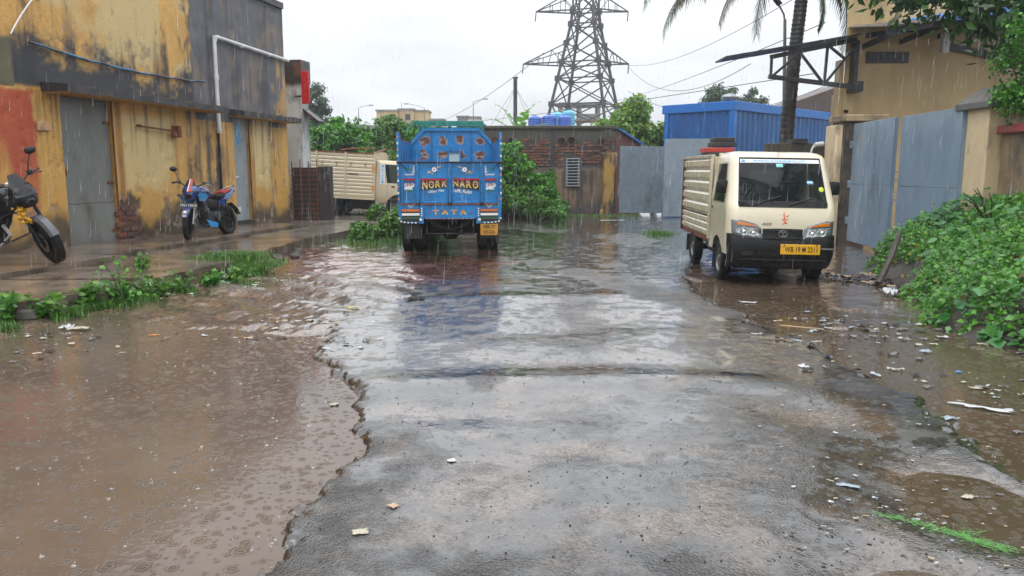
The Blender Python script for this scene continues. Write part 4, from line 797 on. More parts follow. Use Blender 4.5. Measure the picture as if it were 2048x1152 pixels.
# big-leaved tree overhanging the wall at the upper right
bt = thing('overhanging_tree', 'big glossy leaved tree overhanging the boundary wall at the upper right corner', 'tree', (10.6, 12.6, 0))
mb = MB(); mb.tube([(0, 0, 0), (-.1, 0, 2.2), (-.3, .1, 4.2), (-.6, 0, 6)], [.2, .17, .13, .07], 10)
tips = [(-5.15, .1, 4.7), (-4.9, -.3, 4.9), (-4.5, -.2, 4.25), (-4.6, .2, 4.6), (-4.0, -.3, 4.45), (-3.4, -.3, 4.2), (-3.1, .2, 3.95), (-2.7, -.3, 3.95), (-3.6, .1, 4.6), (-2.6, -.1, 3.6), (-2.9, .3, 4.5), (-4.2, .3, 4.35), (-3.7, -.5, 3.95), (-3.3, .5, 4.35), (-2.8, -.6, 3.75), (-2.5, .2, 4.15), (-3.0, .1, 4.75), (-2.3, -.7, 3.45), (-3.9, .2, 4.95), (-2.4, .6, 3.7), (-1.9, 0, 4.6), (-2.2, -.4, 5.2), (-3.4, .3, 5.4), (-1.4, .3, 4.0), (-1.2, -.8, 5.2), (-1.5, .9, 5.6), (.6, .5, 5.4), (1.2, -.4, 4.7), (-.2, -.9, 4.3), (-2.85, -.9, 4.3), (-3.45, -.2, 4.5), (-2.0, -1, 4.1), (-2.9, -.75, 3.35)]
for t_ in tips: mb.tube([(-.25, .05, 3.4 + random.random()), (t_[0] * .5 - .1, t_[1] * .5, t_[2] * .55 + 2.1), t_], [.05, .03, .012], 5)
mb.build('trunk', BARK, bt, True)
P, N = cloud(tips, [.6] * len(tips), 4200, 41, .1, .8, .4); leaves('crown', P, N, .19 * (.7 + .6 * np.random.default_rng(5).random(len(P))), LF_DARK, bt, .24, .06, .8, 42)
sc_ = thing('wall_shrub', 'dense small leaved green shrub spilling over the red coping at the right edge', 'shrub', (7.62, 11.0, 0))
mb = MB(); [mb.tube([(0, 0, 0), (random.uniform(-.2, .2), 0, 1.6), (random.uniform(-.7, .5), random.uniform(-.4, .4), 3.0)], [.04, .03, .01], 5) for _ in range(7)]; mb.build('stem', BARK, sc_, True)
cs, ra = clumps((-.15, 0, 3.0), .65, .6, .85, 40, .16, .30, 51, .3); cs += [(-.55, -.3, 2.55), (-.7, .1, 2.6), (-.45, -.6, 2.5), (-.2, .1, 3.9), (-.1, .2, 4.2), (.2, 0, 2.0)]; ra += [.25] * 6
P, N = cloud(cs, ra, 9000, 52, .3); leaves('foliage', P, N, .055 * (.6 + .8 * np.random.default_rng(6).random(len(P))), LF_MID, sc_, .36, seed=53)
# coconut palm
pm = thing('coconut_palm', 'coconut palm with dark ringed trunk behind the cream mini truck', 'palm', (7.0, 20.0, 0))
mb = MB(); prof = []
TR = [(0, 0, 0), (-.02, 0, 1.5), (.02, 0, 3), (.10, 0, 4.5), (.18, 0, 5.6), (.24, 0, 6.6)]
def trp(t): f = t * (len(TR) - 1); i = min(int(f), len(TR) - 2); return Vector(TR[i]).lerp(Vector(TR[i + 1]), f - i)
pts = []; rr = []
for i in range(150): pts.append(trp(i / 149)); rr.append(.185 - .04 * i / 149 + (.010 if i % 3 == 0 else -.004) + (.06 * max(0, 1 - i / 12)))
mb.tube(pts, rr, 14); mb.build('trunk', PALMB, pm, True)
FROND = leafmat('palm_leaflet', (.018, .045, .012), (.07, .11, .025), .3, .2); DRY = leafmat('dry_leaflet', (.05, .04, .02), (.12, .09, .04), .5, .2)
def frond(az, el, L, droop, seed, mat):
    r = np.random.default_rng(seed); h = Vector((math.cos(az), math.sin(az), 0)); p = Vector((.24, 0, 6.55)); pts = [p.copy()]; e = el; k = 26
    for i in range(k): p = p + (h * math.cos(e) + Vector((0, 0, 1)) * math.sin(e)) * (L / k); e -= droop / k * (1 + i / k * .6); pts.append(p.copy())
    mb = MB(); mb.tube(pts, [.035 * (1 - i / (k + 1)) + .004 for i in range(k + 1)], 5); o = mb.build('frond', BARK if mat is DRY else PALMB, pm, True)
    V = []; F = []; side = h.cross(Vector((0, 0, 1)))
    for i in range(3, k * 3):
        t = i / 3; j = min(int(t), k - 1); c_ = pts[j].lerp(pts[j + 1], t - j); ax = (pts[j + 1] - pts[j]).normalized(); ll = L * .20 * (1 - abs(t / k - .45) * 1.1) * (.8 + .4 * r.random())
        for s in (-1, 1):
            d = (side * s * .55 + ax * .55 + Vector((0, 0, -1)) * (.65 + .5 * r.random())).normalized(); wv = ax * .016; b = len(V); tip = c_ + d * ll + Vector((0, 0, -.10 * ll))
            V += [c_ - wv, c_ + wv, c_ + d * ll * .55 + wv, c_ + d * ll * .55 - wv, tip]; F += [(b, b + 1, b + 2), (b, b + 2, b + 3), (b + 3, b + 2, b + 4)]
    mesh_np('leaflets', np.array(V), np.array(F), mat, o, False)
for i, (az, el, L, dr, mt) in enumerate([(PI + .05, .42, 4.0, 1.35, DRY), (PI + .35, .15, 3.2, 1.25, DRY), (PI - .45, .5, 4.4, 1.5, FROND), (PI + .12, .62, 4.9, 1.5, FROND), (-.3, -.35, 1.7, 1.1, FROND), (.7, .5, 3.8, 2.2, FROND), (-.8, .6, 3.8, 2.2, FROND), (-1.7, .7, 3.6, 2.0, FROND), (1.7, .7, 3.8, 2.0, FROND), (2.4, .95, 3.6, 1.9, FROND), (-2.4, 1.0, 3.6, 1.9, FROND), (-1.2, -.5, 1.9, 1.3, FROND)]): frond(az, el, L, dr, 60 + i, mt)
# banana plant
ba = thing('banana_plant', 'banana plant with ragged broad leaves behind the brick shed', 'plant', (.25, 33.5, 0))
MB().tube([(0, 0, 0), (.02, 0, 1.5), (0, 0, 2.9)], [.16, .13, .09], 8).build('stem', M('banana_stem', (.14, .17, .06), .5), ba, True)
for i, (az, el, L) in enumerate([(2.6, 1.15, 1.9), (.5, 1.2, 2.0), (PI, .75, 1.7), (0, .55, 1.8), (-1.2, 1.0, 1.7), (-2.2, .5, 1.6), (-.5, .2, 1.7), (3.6, .15, 1.6)]):
    h = Vector((math.cos(az), math.sin(az) * .6, 0)); p = Vector((0, 0, 2.95)); e = el + .1; sd_ = Vector((-h.y, h.x, 0)).normalized(); V = []; F = []; k = 18
    for j in range(k + 1):
        t = j / k; w = .30 * math.sin(PI * min(1, max(.0, (t - .12) / .88)) ** .8) + .012; up = Vector((0, 0, .4 * w)); V += [p - sd_ * w + up * .6 + Vector((0, 0, -.05 * random.random())), p, p + sd_ * w + up * .6 + Vector((0, 0, -.05 * random.random()))]
        p = p + (h * math.cos(e) + Vector((0, 0, 1)) * math.sin(e)) * (L / k); e -= 1.05 / k * (.3 + 1.3 * t)
    for j in range(k):
        b = j * 3
        if j % 4 != 3: F += [(b, b + 1, b + 4), (b, b + 4, b + 3)]
        if (j + 1) % 5 != 4: F += [(b + 1, b + 2, b + 5), (b + 1, b + 5, b + 4)]
    mesh_np('leaf', np.array(V), np.array(F), LF_BAN, ba, False)
# bushes
def bush(name, label, cx, cy, spots, n, size, mat, seed, group=None, asp=.34, flat=.85):
    t = thing(name, label, 'bush', (cx, cy, 0), group=group); mb = MB(); r = np.random.default_rng(seed)
    cs = [(x - cx, y - cy, z) for x, y, z, q in spots]; ra = [q for *_, q in spots]
    for c_ in cs: mb.tube([(c_[0] * .5, c_[1] * .5, 0), (c_[0] * .8, c_[1] * .8, c_[2] * .6), c_], [.03, .02, .008], 5)
    mb.build('stem', BARK, t, True); sub = []; sr = []
    for c_, q in zip(cs, ra):
        for _ in range(7): d = r.normal(size=3); d /= np.linalg.norm(d); sub.append(tuple(np.array(c_) + d * q * .75 * [1, 1, .8])); sr.append(q * (.3 + .3 * r.random()))
    P, N = cloud(sub, sr, n, seed + 1, .3, flat); k = P[:, 2] > .01; P = P[k]; N = N[k]; leaves('foliage', P, N, size * (.6 + .8 * r.random(len(P))), mat, t, asp, seed=seed + 2); return t
def spots(x0, x1, y0, y1, zf, q0, q1, k, seed):
    r = np.random.default_rng(seed); o = []
    for _ in range(k): x = r.uniform(x0, x1); y = r.uniform(y0, y1); z = zf(x) * (.25 + .75 * r.random()); o.append((x, y, z, q0 + (q1 - q0) * r.random()))
    return o
bush('tall_bush', 'tall dark leaved bush between the blue truck and the brick shed window', .55, 26.2, spots(-.9, 1.2, 25.6, 26.8, lambda x: 2.35 - .75 * max(0, x + .1), .28, .45, 26, 71), 7500, .17, LF_MID, 72, asp=.26)
bush('ground_creeper', 'low bright green leafy clump sloping to the road right of the blue truck', .45, 24.6, spots(-.9, 1.6, 23.7, 25.4, lambda x: 1.2 - .5 * max(0, x), .2, .35, 34, 73), 12000, .085, LF_BRI, 74)
bush('roadside_bush', 'bright green weeds in front of the parked beige truck, left of the blue truck', -2.6, 18.8, spots(-3.5, -1.8, 16.8, 20.5, lambda x: .22 + .32 * max(0, x + 3.2), .15, .26, 34, 75), 9500, .085, LF_BRI, 76)
bush('roadside_bush', 'leafy clump just behind the roadside weeds, hiding the beige truck front wheel', -2.8, 22.2, spots(-4.1, -1.9, 21.4, 23.2, lambda x: .45, .16, .26, 18, 77), 4500, .09, LF_BRI, 78)
for i, (x0, x1, y, z, mt, sd_, lab) in enumerate([(-10.5, -8.0, 37, 3.8, LF_MID, 80, 'leftmost big bush of the thicket behind the beige truck, nearest the annexe'), (-8.3, -6.2, 36, 3.6, LF_MID, 82, 'broad bush in the middle of the thicket above the beige truck bed'), (-6.4, -4.0, 36.5, 3.7, LF_BRI, 84, 'tallest bright bush of the thicket, above the beige truck cab'), (-4.5, -2.6, 35.5, 3.2, LF_MID, 86, 'bush of the thicket right behind the blue truck left edge'), (-8.5, -4.5, 33, 2.2, LF_BRI, 88, 'low pale bush in front of the thicket, directly behind the beige truck')]):
    bush('thicket_bush', lab, (x0 + x1) / 2, y, spots(x0, x1, y - .8, y + .8, lambda x, z=z: z, .35, .6, 30, sd_), 9500, .19, mt, sd_ + 1, 'thicket behind the beige truck', .3)
bush('thicket_bush', 'dark bush filling the gap behind the blue truck headboard on the right', -.9, 31.5, spots(-2.2, .2, 31, 32, lambda x: 2.5, .35, .5, 16, 90), 4500, .18, LF_MID, 91, 'thicket behind the beige truck')

# creeper covered mound on the right
def moundz(x, y):
    edge = lut(y, [(4, 4.55), (6.3, 4.35), (8.2, 4.5), (9.5, 4.85), (10.7, 5.2), (12.2, 5.6), (13.4, 6.25), (14, 7.0)]); d = x - edge + (fbm(x * 1.5, y * 1.5, 3, 601) - .5) * .5
    return np.maximum(0, 1.30 * (1 - np.exp(-np.maximum(d, 0) * .68)) * smooth(14.2, 12.0, y) * (.85 + .3 * fbm(x, y, 3, 602))) - .06, d
mx_ = np.arange(3.9, 7.3, .07); my_ = np.arange(3.5, 14.2, .07); a, b = np.meshgrid(mx_, my_); z, d = moundz(a, b)
DIRT = M('dark_wet_earth', (.035, .026, .02), .5, dirt=(.07, .05, .035), dscale=6, bump=1, bscale=18)
kp = (d > -.15)[:-1, :-1]; v_, f_, _ = compact(np.stack([a, b, z + (fbm(a * 7, b * 7, 3, 603) - .5) * .1], -1).reshape(-1, 3), gridF(*a.shape, kp), {}); struct(mesh_np('mound', v_, f_, DIRT))
r = np.random.default_rng(91); n = 88000; x = r.uniform(4.2, 7.2, n); y = r.uniform(4.2, 13.6, n); z, d = moundz(x, y); cov = fbm(x * 1.1, y * 1.1, 3, 604)
k = (d > .02) & (cov + .25 * (fbm(x * 4.5, y * 4.5, 2, 607) - .5) > .27) & ~((np.abs(x - 5.45) < .25) & (np.abs(y - 10.9) < .6)); x, y, z, d = x[k], y[k], z[k], d[k]; lift = (.03 + .34 * r.random(len(x)) ** 1.5) * smooth(.0, .4, d) * (.4 + 1.1 * fbm(x * 2.2, y * 2.2, 3, 605))
P = np.stack([x, y, z + lift], -1); N = r.normal(size=P.shape) * .55 + [-.45, -.35, .9]; big = fbm(x * 1.3 + 9, y * 1.3, 3, 606) + .12 * smooth(10, 11.5, y) > .60
st_ = leaves('mound_creeper', P[~big], N[~big], .046 * (.4 + 1.5 * r.random((~big).sum()) ** 2), LF_MID, None, .40, seed=92); tag(st_, 'dense small leaved green creeper covering the mound at the right', None, kind='stuff')
kb = np.where(big)[0]; kb = kb[::8]; st_ = leaves('broad_creeper', P[kb] + [0, 0, .05], N[kb] * [.6, .6, 1.2], .12 * (.5 + .8 * r.random(len(kb))), leafmat('broad_leaf', (.035, .14, .035), (.10, .30, .075), .3, .25), None, .46, seed=93); tag(st_, 'broad pale green creeper leaves on the upper part of the mound', None, kind='stuff')
rd = np.random.default_rng(94); n = 900; x = rd.uniform(4.5, 7, n); y = rd.uniform(4.6, 13, n); z, d = moundz(x, y); k = d > .05; dl = leaves('dead_leaves', np.stack([x, y, z + .04 + .25 * rd.random(n)], -1)[k], (rd.normal(size=(n, 3)) + [-.3, -.3, .6])[k], .06 * (.6 + .8 * rd.random(k.sum())), leafmat('dead_leaf', (.10, .06, .02), (.30, .24, .05), .5, .2), None, .36, seed=95); tag(dl, 'yellowed and brown dead leaves caught in the creeper on the mound', None, kind='stuff')
mb = MB()
for i in range(140):
    x = rd.uniform(4.7, 6.8); y = rd.uniform(5, 12.8); z, d = moundz(np.array([x]), np.array([y])); e = rd.normal(size=3) * [.2, .2, .05]
    if d[0] > .1: mb.tube([(x, y, z[0]), (x + e[0] * .6, y + e[1] * .6, z[0] + .12 + .1 * rd.random()), (x + e[0], y + e[1], z[0] + .22 + .15 * rd.random())], [.006, .005, .003], 4)
tag(mb.build('creeper_stems', BARK, None), 'thin dark stems of the creeper on the mound', None, kind='stuff')
tw = thing('dead_twigs', 'bare dark twigs sticking out of the top of the mound by the wall', 'branch', (6.55, 10.55, 1.0))
for e in ((-.30, -.05, .34), (-.22, .02, .36), (-.36, .05, .22), (-.42, 0, .30), (-.12, -.1, .3)): MB().tube([(0, 0, -.2), (e[0] * .6, e[1], e[2] * .6), e], [.014, .010, .005], 5).build('twig', BARK, tw, True)
lg = MB().tube([(5.05, 10.5, .05), (5.35, 10.8, .38), (5.6, 11.15, .62), (5.75, 11.4, .7)], [.05, .045, .04, .025], 7).build('fallen_branch', BARK, None, True); tag(lg, 'dark fallen branch lying up the near left end of the green mound', 'branch')
# weeds along the platform edge
def weed(label, x, y, z, h, n, size, mat, seed, group):
    t = thing('weed', label, 'weed', (x, y, z), group=group); r = np.random.default_rng(seed); mb = MB(); P = []; N = []
    for s in range(7):
        az = r.uniform(0, 2 * PI); e = Vector((math.cos(az) * h * 1.1 * r.random(), math.sin(az) * h * 1.3 * r.random(), h * (.35 + .7 * r.random()))); mb.tube([(0, 0, 0), e * .5 + Vector((0, 0, h * .1)), e], [.008, .006, .003], 4)
        for j in range(n // 7): u = .25 + .8 * r.random(); P.append(np.array(e) * u + r.normal(size=3) * h * .16); N.append(r.normal(size=3) * .5 + [0, -.2, .9])
    mb.build('stem', M('weed_stem', (.06, .12, .03), .5) if 'weed_stem' not in bpy.data.materials else bpy.data.materials['weed_stem'], t, True); P = np.array(P); P[:, 2] = np.maximum(P[:, 2], .01); leaves('foliage', P, np.array(N), size * (.6 + .8 * r.random(len(P))), mat, t, .38, seed=seed + 1)
WS = [(-5.30, 7.75, .02, .30, 60, .085, 'broad leafy weed at the left frame edge, below the nearest slab'), (-5.12, 8.25, .02, .24, 60, .08, 'low leafy weed beside the soaked booklet under the platform edge'), (-4.90, 8.75, .02, .24, 70, .085, 'bushy yellow green weed midway along the nearest slab edge'), (-4.70, 9.15, .02, .26, 60, .08, 'leafy weed at the joint between the first two slabs of the platform edge'), (-4.52, 9.5, .02, .28, 60, .065, 'tall thin leafy weed standing against the second slab edge'), (-4.36, 9.95, .02, .24, 50, .06, 'small dark leafy weed under the second slab edge'), (-4.10, 10.4, .02, .20, 60, .065, 'low weed by the mint green plastic sheet'), (-3.98, 10.85, .02, .20, 50, .06, 'small leafy weed under the slab corner before the grass tufts'), (-3.95, 11.4, .02, .18, 50, .055, 'tiny weed at the foot of the second grass tuft'), (-4.62, 9.0, .1, .46, 24, .065, 'tallest spindly weed rising above the platform top')]
for i, w_ in enumerate(WS): weed(w_[6], *w_[:4], w_[4] * 4, w_[5], LF_BRI if i % 3 else LF_MID, 700 + i, 'weeds along the platform edge')
weed('small green weed growing from the slab joint in the middle of the platform', -5.15, 10.6, .23, .20, 80, .07, LF_BRI, 740, None)
def blades(name, P, h, mat, parent, seed):
    r = np.random.default_rng(seed); n = len(P); az = r.uniform(0, 2 * PI, n); d = np.stack([np.cos(az), np.sin(az), np.zeros(n)], -1); s = np.stack([-np.sin(az), np.cos(az), np.zeros(n)], -1) * .005; H = (h * (.4 + .8 * r.random(n)))[:, None]
    q = np.stack([P - s, P + s, P + d * H * .25 + [0, 0, 1] * H * .7 + s * .7, P + d * H * .25 + [0, 0, 1] * H * .7 - s * .7, P + d * H * .9 + [0, 0, 1] * H * .75], 1).reshape(-1, 3); k = np.arange(n)[:, None] * 5
    return mesh_np(name, q, np.concatenate([k + [0, 1, 2], k + [0, 2, 3], k + [3, 2, 4]]), mat, parent, False)
def grass(label, cx, cy, z, rx, ry, n, h, seed):
    r = np.random.default_rng(seed); P = r.normal(size=(n, 3)) * [rx, ry, 0] * .5 + [cx, cy, z]; o = blades('grass_clump', P, h, GRASS, None, seed + 1); tag(o, label, 'grass')
grass('bright grass tuft on the platform corner, in front of the blue motorcycle', -4.5, 12.3, .2, .45, .5, 3200, .11, 801); grass('second grass tuft hanging over the slab edge, nearer the muddy road', -4.1, 11.95, .1, .4, .5, 3600, .12, 803)
r = np.random.default_rng(95); n = 6000; y = r.uniform(7.0, 11.8, n); P = np.stack([lut(y, PLAT) + .14 + np.abs(r.normal(size=n)) * .16, y, y * 0 + .0], -1); k = fbm(P[:, 0] * 2, P[:, 1] * 2, 3, 97) > .42; P = P[k]; P[:, 2] = terrain(P[None, :, 0], P[None, :, 1])[0][0] - .01
tag(blades('verge_grass', P, .11, GRASS, None, 96), 'short bright grass fringing the foot of the concrete platform', None, kind='stuff')
P = np.stack([r.uniform(1.6, 4.4, 900), r.normal(size=900) * .18 + 26.3, np.full(900, .03)], -1); tag(blades('far_grass', P, .12, GRASS, None, 98), 'strip of short grass at the foot of the brick shed', None, kind='stuff')
P = np.stack([r.normal(size=500) * .2 + 3.6, r.normal(size=500) * .2 + 18.8, np.full(500, .03)], -1); tag(blades('far_grass', P, .14, GRASS, None, 99), 'patch of short grass on the wet yard behind the mini truck', None, kind='stuff')
P = np.stack([-2.7 + r.normal(size=2600) * .55, 17.2 + r.normal(size=2600) * .8, np.full(2600, .02)], -1); tag(blades('roadside_grass', P, .13, GRASS, None, 100), 'short bright grass in front of the roadside weeds left of the blue truck', None, kind='stuff')
# a second palm stands just outside the picture on the right; the mini truck's windscreen mirrors it
p2 = copy_tree(pm); p2.location = (6.6, 4.6, 0); p2.rotation_euler[2] = 2.2; p2.scale = (1.35,) * 3; p2['label'] = 'coconut palm outside the right edge, seen only mirrored in the mini truck windscreen'
# ------------------------------------------------------------------ vehicles
RIMG = M('grey_wheel_rim', (.16, .16, .165), .4, metal=.5, dirt=(.06, .05, .04), damt=(.5, .75), dscale=12)
def wheel(parent, c, r, w, rim=.62, out=-1, dual=False, axis=(1, 0, 0), rimmat=None):
    n = 56; tread = lambda i, j: (.010 * r / .3 if (i in (3, 5) and j % 2) or (i in (4,) and (j // 2) % 2) else 0)
    h = w / 2; mb = MB(); pr = [(r * rim, -h * .7), (r * .80, -h), (r * .93, -h * .97), (r, -h * .72), (r * .99, 0), (r, h * .72), (r * .93, h * .97), (r * .80, h), (r * rim, h * .7)]
    mb.lathe(c, axis, pr, n, tread); t = mb.build('wheel', TYRE, parent, True)
    q = MB(); o = out * h; q.lathe(c, axis, [(r * rim * 1.01, o * .78), (r * rim * .92, o * .80), (r * rim * .86, o * .45), (r * rim * .55, o * .35), (r * rim * .42, o * .72), (r * rim * .25, o * .85), (.002, o * .86)], 24); q.lathe(c, axis, [(r * rim, -h * .68), (r * rim, h * .68)], 24)
    a = Vector(axis).normalized(); u = Vector((0, 0, 1)); v = a.cross(u)
    for k in range(6): p = Vector(c) + a * o * .45 + (u * math.cos(k * PI / 3) + v * math.sin(k * PI / 3)) * r * rim * .5; q.lathe(p, axis, [(.016, -.02), (.016, .03)], 6, None, True)
    q.build('rim', rimmat or RIMG, t, True); return t
def drape(poly, off, yf, steps=5, sub=4):
    """a patch given by its outline in (x, z), laid on the surface y = yf(x, z)"""
    P = []
    for (a, b), (c, d) in zip(poly, poly[1:] + poly[:1]): P += [(a + (c - a) * t / sub, b + (d - b) * t / sub) for t in range(sub)]
    cx = sum(p[0] for p in P) / len(P); cz = sum(p[1] for p in P) / len(P); n = len(P); V = []; F = []
    for s in range(steps):
        k = 1 - s / steps
        for a, b in P: x = cx + (a - cx) * k; z = cz + (b - cz) * k; V.append((x, yf(x, z) - off * (1 if s else .2), z))
    V.append((cx, yf(cx, cz) - off, cz))
    for s in range(steps - 1): F += [(s * n + j, s * n + (j + 1) % n, (s + 1) * n + (j + 1) % n, (s + 1) * n + j) for j in range(n)]
    F += [((steps - 1) * n + j, (steps - 1) * n + (j + 1) % n, len(V) - 1) for j in range(n)]
    return MB().add(V, F)
def mirror(poly): return [(-x, z) for x, z in poly][::-1]
def cabshell(parent, lev, yr, sf, fs, cat, arch, mats, nc=5):
    """skin of a truck cab lofted from plan outlines; cells are sorted into parts by cat(row z, zone, param)"""
    rows = []; zone = None
    for z, yf, w, rc in lev:
        L = []; zn = []
        for t in sf: L.append((-w, yr + (yf + rc - yr) * t)); zn.append(('L', t))
        for k in range(1, nc): a = PI + PI / 2 * k / nc; L.append((-w + rc + rc * math.cos(a), yf + rc + rc * math.sin(a))); zn.append(('l', k / nc))
        for s in fs: L.append((s * (w - rc), yf + .03 * (s * s) * 0)); zn.append(('F', s))
        for k in range(1, nc): a = 1.5 * PI + PI / 2 * k / nc; L.append((w - rc + rc * math.cos(a), yf + rc + rc * math.sin(a))); zn.append(('r', k / nc))
        for t in sf[::-1]: L.append((w, yr + (yf + rc - yr) * t)); zn.append(('R', t))
        rows.append([Vector((x, y, z)) for x, y in L]); zone = zn
    inside = set()
    if arch:
        ya, za, ra = arch
        for i, r_ in enumerate(rows):
            for j, p in enumerate(r_):
                if zone[j][0] in 'LR':
                    d = math.hypot(p.y - ya, p.z - za)
                    if d < ra:
                        inside.add((i, j)); k = ra / max(d, 1e-4); p.y = ya + (p.y - ya) * k; p.z = za + (p.z - za) * k
    parts = {}; n = len(zone)
    for i in range(len(rows) - 1):
        for j in range(n - 1):
            q = ((i, j), (i, j + 1), (i + 1, j + 1), (i + 1, j))
            if all(x in inside for x in q): continue
            c = cat((lev[i][0] + lev[i + 1][0]) / 2, zone[j], zone[j + 1])
            if c: parts.setdefault(c, []).append(q)
    out = {}
    for c, qs in parts.items():
        ids = {}; V = []; F = []
        for q in qs:
            f = []
            for k in q:
                if k not in ids: ids[k] = len(V); V.append(rows[k[0]][k[1]])
                f.append(ids[k])
            F.append(f)
        if c == 'body': V += rows[-1]; b = len(V) - n; F.append(list(range(b, b + n)))
        out[c] = MB().add(V, F).build({'body': 'cab', 'glass': 'windscreen', 'sidel': 'side_window', 'sider': 'side_window', 'black': 'bumper', 'cowl': 'cowl'}[c], mats[c], parent, True)
    return out, rows
CREAMP = M('cream_truck_paint', (.64, .575, .42), .2, var=.06, coat=.7, dirt=(.42, .35, .25), damt=(.60, .9), dscale=3.5)
CREAMB = M('cream_body_paint', (.60, .53, .38), .25, var=.06, vscale=.8, coat=.4)
GLASS = glass('windscreen_glass', (.012, .016, .018), .38); SGLASS = glass('green_side_glass', (.01, .03, .025), .5)
LENS = M('lamp_lens', (.42, .46, .48), .08, metal=.6, var=.7, vscale=22, coat=1, bump=.8, bscale=30); AMBER = M('amber_lens', (.75, .20, .01), .1, var=.3, vscale=20, coat=1); RLENS = M('red_lens', (.35, .01, .01), .12, coat=1)
# ---- cream mini truck
mt_ = thing('mini_truck', 'cream mini pickup truck with ribbed cargo box parked facing us on the right', 'truck', (3.72, 10.62, hgt(3.7, 11.3) - .012), R(-2.8), ry=R(1.0))
AL = [(.24, .06, .68, .10), (.30, .01, .72, .14), (.42, -.035, .74, .15), (.56, -.035, .75, .15), (.66, -.02, .75, .15), (.715, .0, .75, .15)] + [(z, .0 + .02 * ((z - .72) / .37) + .04 * max(0, (z - .95) / .14) ** 1, .75, .15) for z in (.78, .85, .92, 1.0, 1.05)] + [(1.09, .065, .748, .14)] + [(1.09 + .667 * t, .065 + .34 * t, .748 - .085 * t, .14 - .03 * t) for t in (.06, .12, .3, .5, .7, .88, 1.0)] + [(1.80, .45, .645, .12), (1.835, .53, .61, .14), (1.852, .64, .55, .16)]
_z = np.array([a[0] for a in AL]); _y = np.array([a[1] for a in AL]); _w = np.array([a[2] for a in AL]); _r = np.array([a[3] for a in AL])
def ayf(x, z):
    y = float(np.interp(z, _z, _y)); w = float(np.interp(z, _z, _w)); rc = float(np.interp(z, _z, _r)); e = abs(x) - (w - rc)
    return y if e <= 0 else y + rc - math.sqrt(max(0, rc * rc - min(e, rc) ** 2))
def acat(z, a, b):
    s = a[0]
    if z < .715 and (s in 'lF' or b[0] in 'Fr' or s == 'r'): return 'black'
    if z < .42 and s in 'LR': return None
    if 1.09 < z < 1.757 and ((s in 'F' and b[0] in 'F')): return 'glass' if z > 1.165 else 'cowl'
    if 1.13 < z < 1.66 and s in 'LR' and b[0] == s and .16 < (a[1] + b[1]) / 2 < .90: return 'side' + s.lower()
    return 'body'
sf = [0, .03, .10, .17, .24, .32, .40, .48, .56, .64, .72, .80, .89, .96, 1.0]; fs = [-1, -.98, -.8, -.6, -.4, -.2, 0, .2, .4, .6, .8, .98, 1]
ap, ar = cabshell(mt_, AL, 1.24, sf, fs, acat, (.66, .28, .36), dict(body=CREAMP, glass=GLASS, sidel=SGLASS, sider=SGLASS, black=BLKP, cowl=BLKP))
for x in (-.72, .72):
    wheel(mt_, (x * .90, .66, .275), .275, .155, out=(-1 if x < 0 else 1)); wheel(mt_, (x * .90, 2.74, .275), .275, .155, out=(-1 if x < 0 else 1))
HLP = [(-.70, .905), (-.60, .91), (-.50, .89), (-.36, .85), (-.29, .79), (-.275, .655), (-.42, .665), (-.58, .685), (-.69, .72)]; AMP = [(-.65, .882), (-.58, .885), (-.48, .866), (-.37, .832), (-.335, .812), (-.50, .828), (-.645, .838)]; LNS = [(-.66, .825), (-.50, .815), (-.32, .795), (-.295, .675), (-.44, .685), (-.60, .705), (-.66, .73)]
HOUS = M('lamp_housing', (.16, .175, .18), .15, metal=.5, coat=.6)
for f in (lambda p: p, mirror):
    h_ = drape(f(HLP), .016, ayf).build('headlight', HOUS, mt_, True); drape(f(AMP), .024, ayf).build('indicator', AMBER, h_, True); drape(f(LNS), .024, ayf).build('lens', LENS, h_, True)
    
    for cc_, rr_ in (((-.53, .745), .050), ((-.40, .728), .046)):
        c_ = f([cc_])[0]; MB().lathe((c_[0], ayf(*c_) - .018, c_[1]), (0, -1, 0), [(rr_ * 1.1, 0), (rr_, .010), (rr_ * .6, .004), (rr_ * .3, .014), (.001, .018)], 18).build('reflector', CHROME, h_, True)
gr_ = drape([(-.275, .79), (-.1, .795), (.1, .795), (.275, .79), (.262, .645), (.1, .635), (-.1, .635), (-.262, .645)], .012, ayf).build('grille', BLKP, mt_, True)
for k in range(4): bar_obj('grille_slat', (-.27, ayf(0, .7) - .018, .665 + k * .034), (.27, ayf(0, .7) - .018, .665 + k * .034), .012, BLACK, gr_)
mb = MB(); yb_ = ayf(0, .72) - .028; pts = [(.062 * math.cos(t * PI / 12), yb_, .725 + .042 * math.sin(t * PI / 12)) for t in range(25)]; mb.tube(pts, .0040, 6, False); mb.bar((-.04, yb_, .742), (.04, yb_, .742), .006, .009); mb.bar((-.008, yb_, .742), (-.002, yb_, .69), .007, .006); mb.bar((.008, yb_, .742), (.002, yb_, .69), .007, .006); mb.build('emblem', STEEL, mt_, True)
TXT('ACE', .135, .034, M('badge_grey', (.12, .12, .12), .3), mt_, (-.22, ayf(-.2, .85) - .004, .855), (R(90), 0, 0), 'badge', shear=.2, bold=.01)
npl = MB().box(-.03, .51, -.062, -.05, .445, .585).build('number_plate', YEL, mt_, bevel=.008); TXT('WB 19 M 2311', .44, .075, INK, npl, (.248, -.0632, .515), (R(90), 0, 0), 'plate_number', bold=.012); TXT('IND', .03, .012, M('plate_blue', (.1, .15, .4), .4), npl, (.0, -.0632, .545), (R(90), 0, 0), 'plate_mark')
for x in (.02, .46): MB().lathe((x, -.063, .573), (0, -1, 0), [(.012, 0), (.011, .006), (.001, .007)], 8).build('bolt', BLACK, npl)
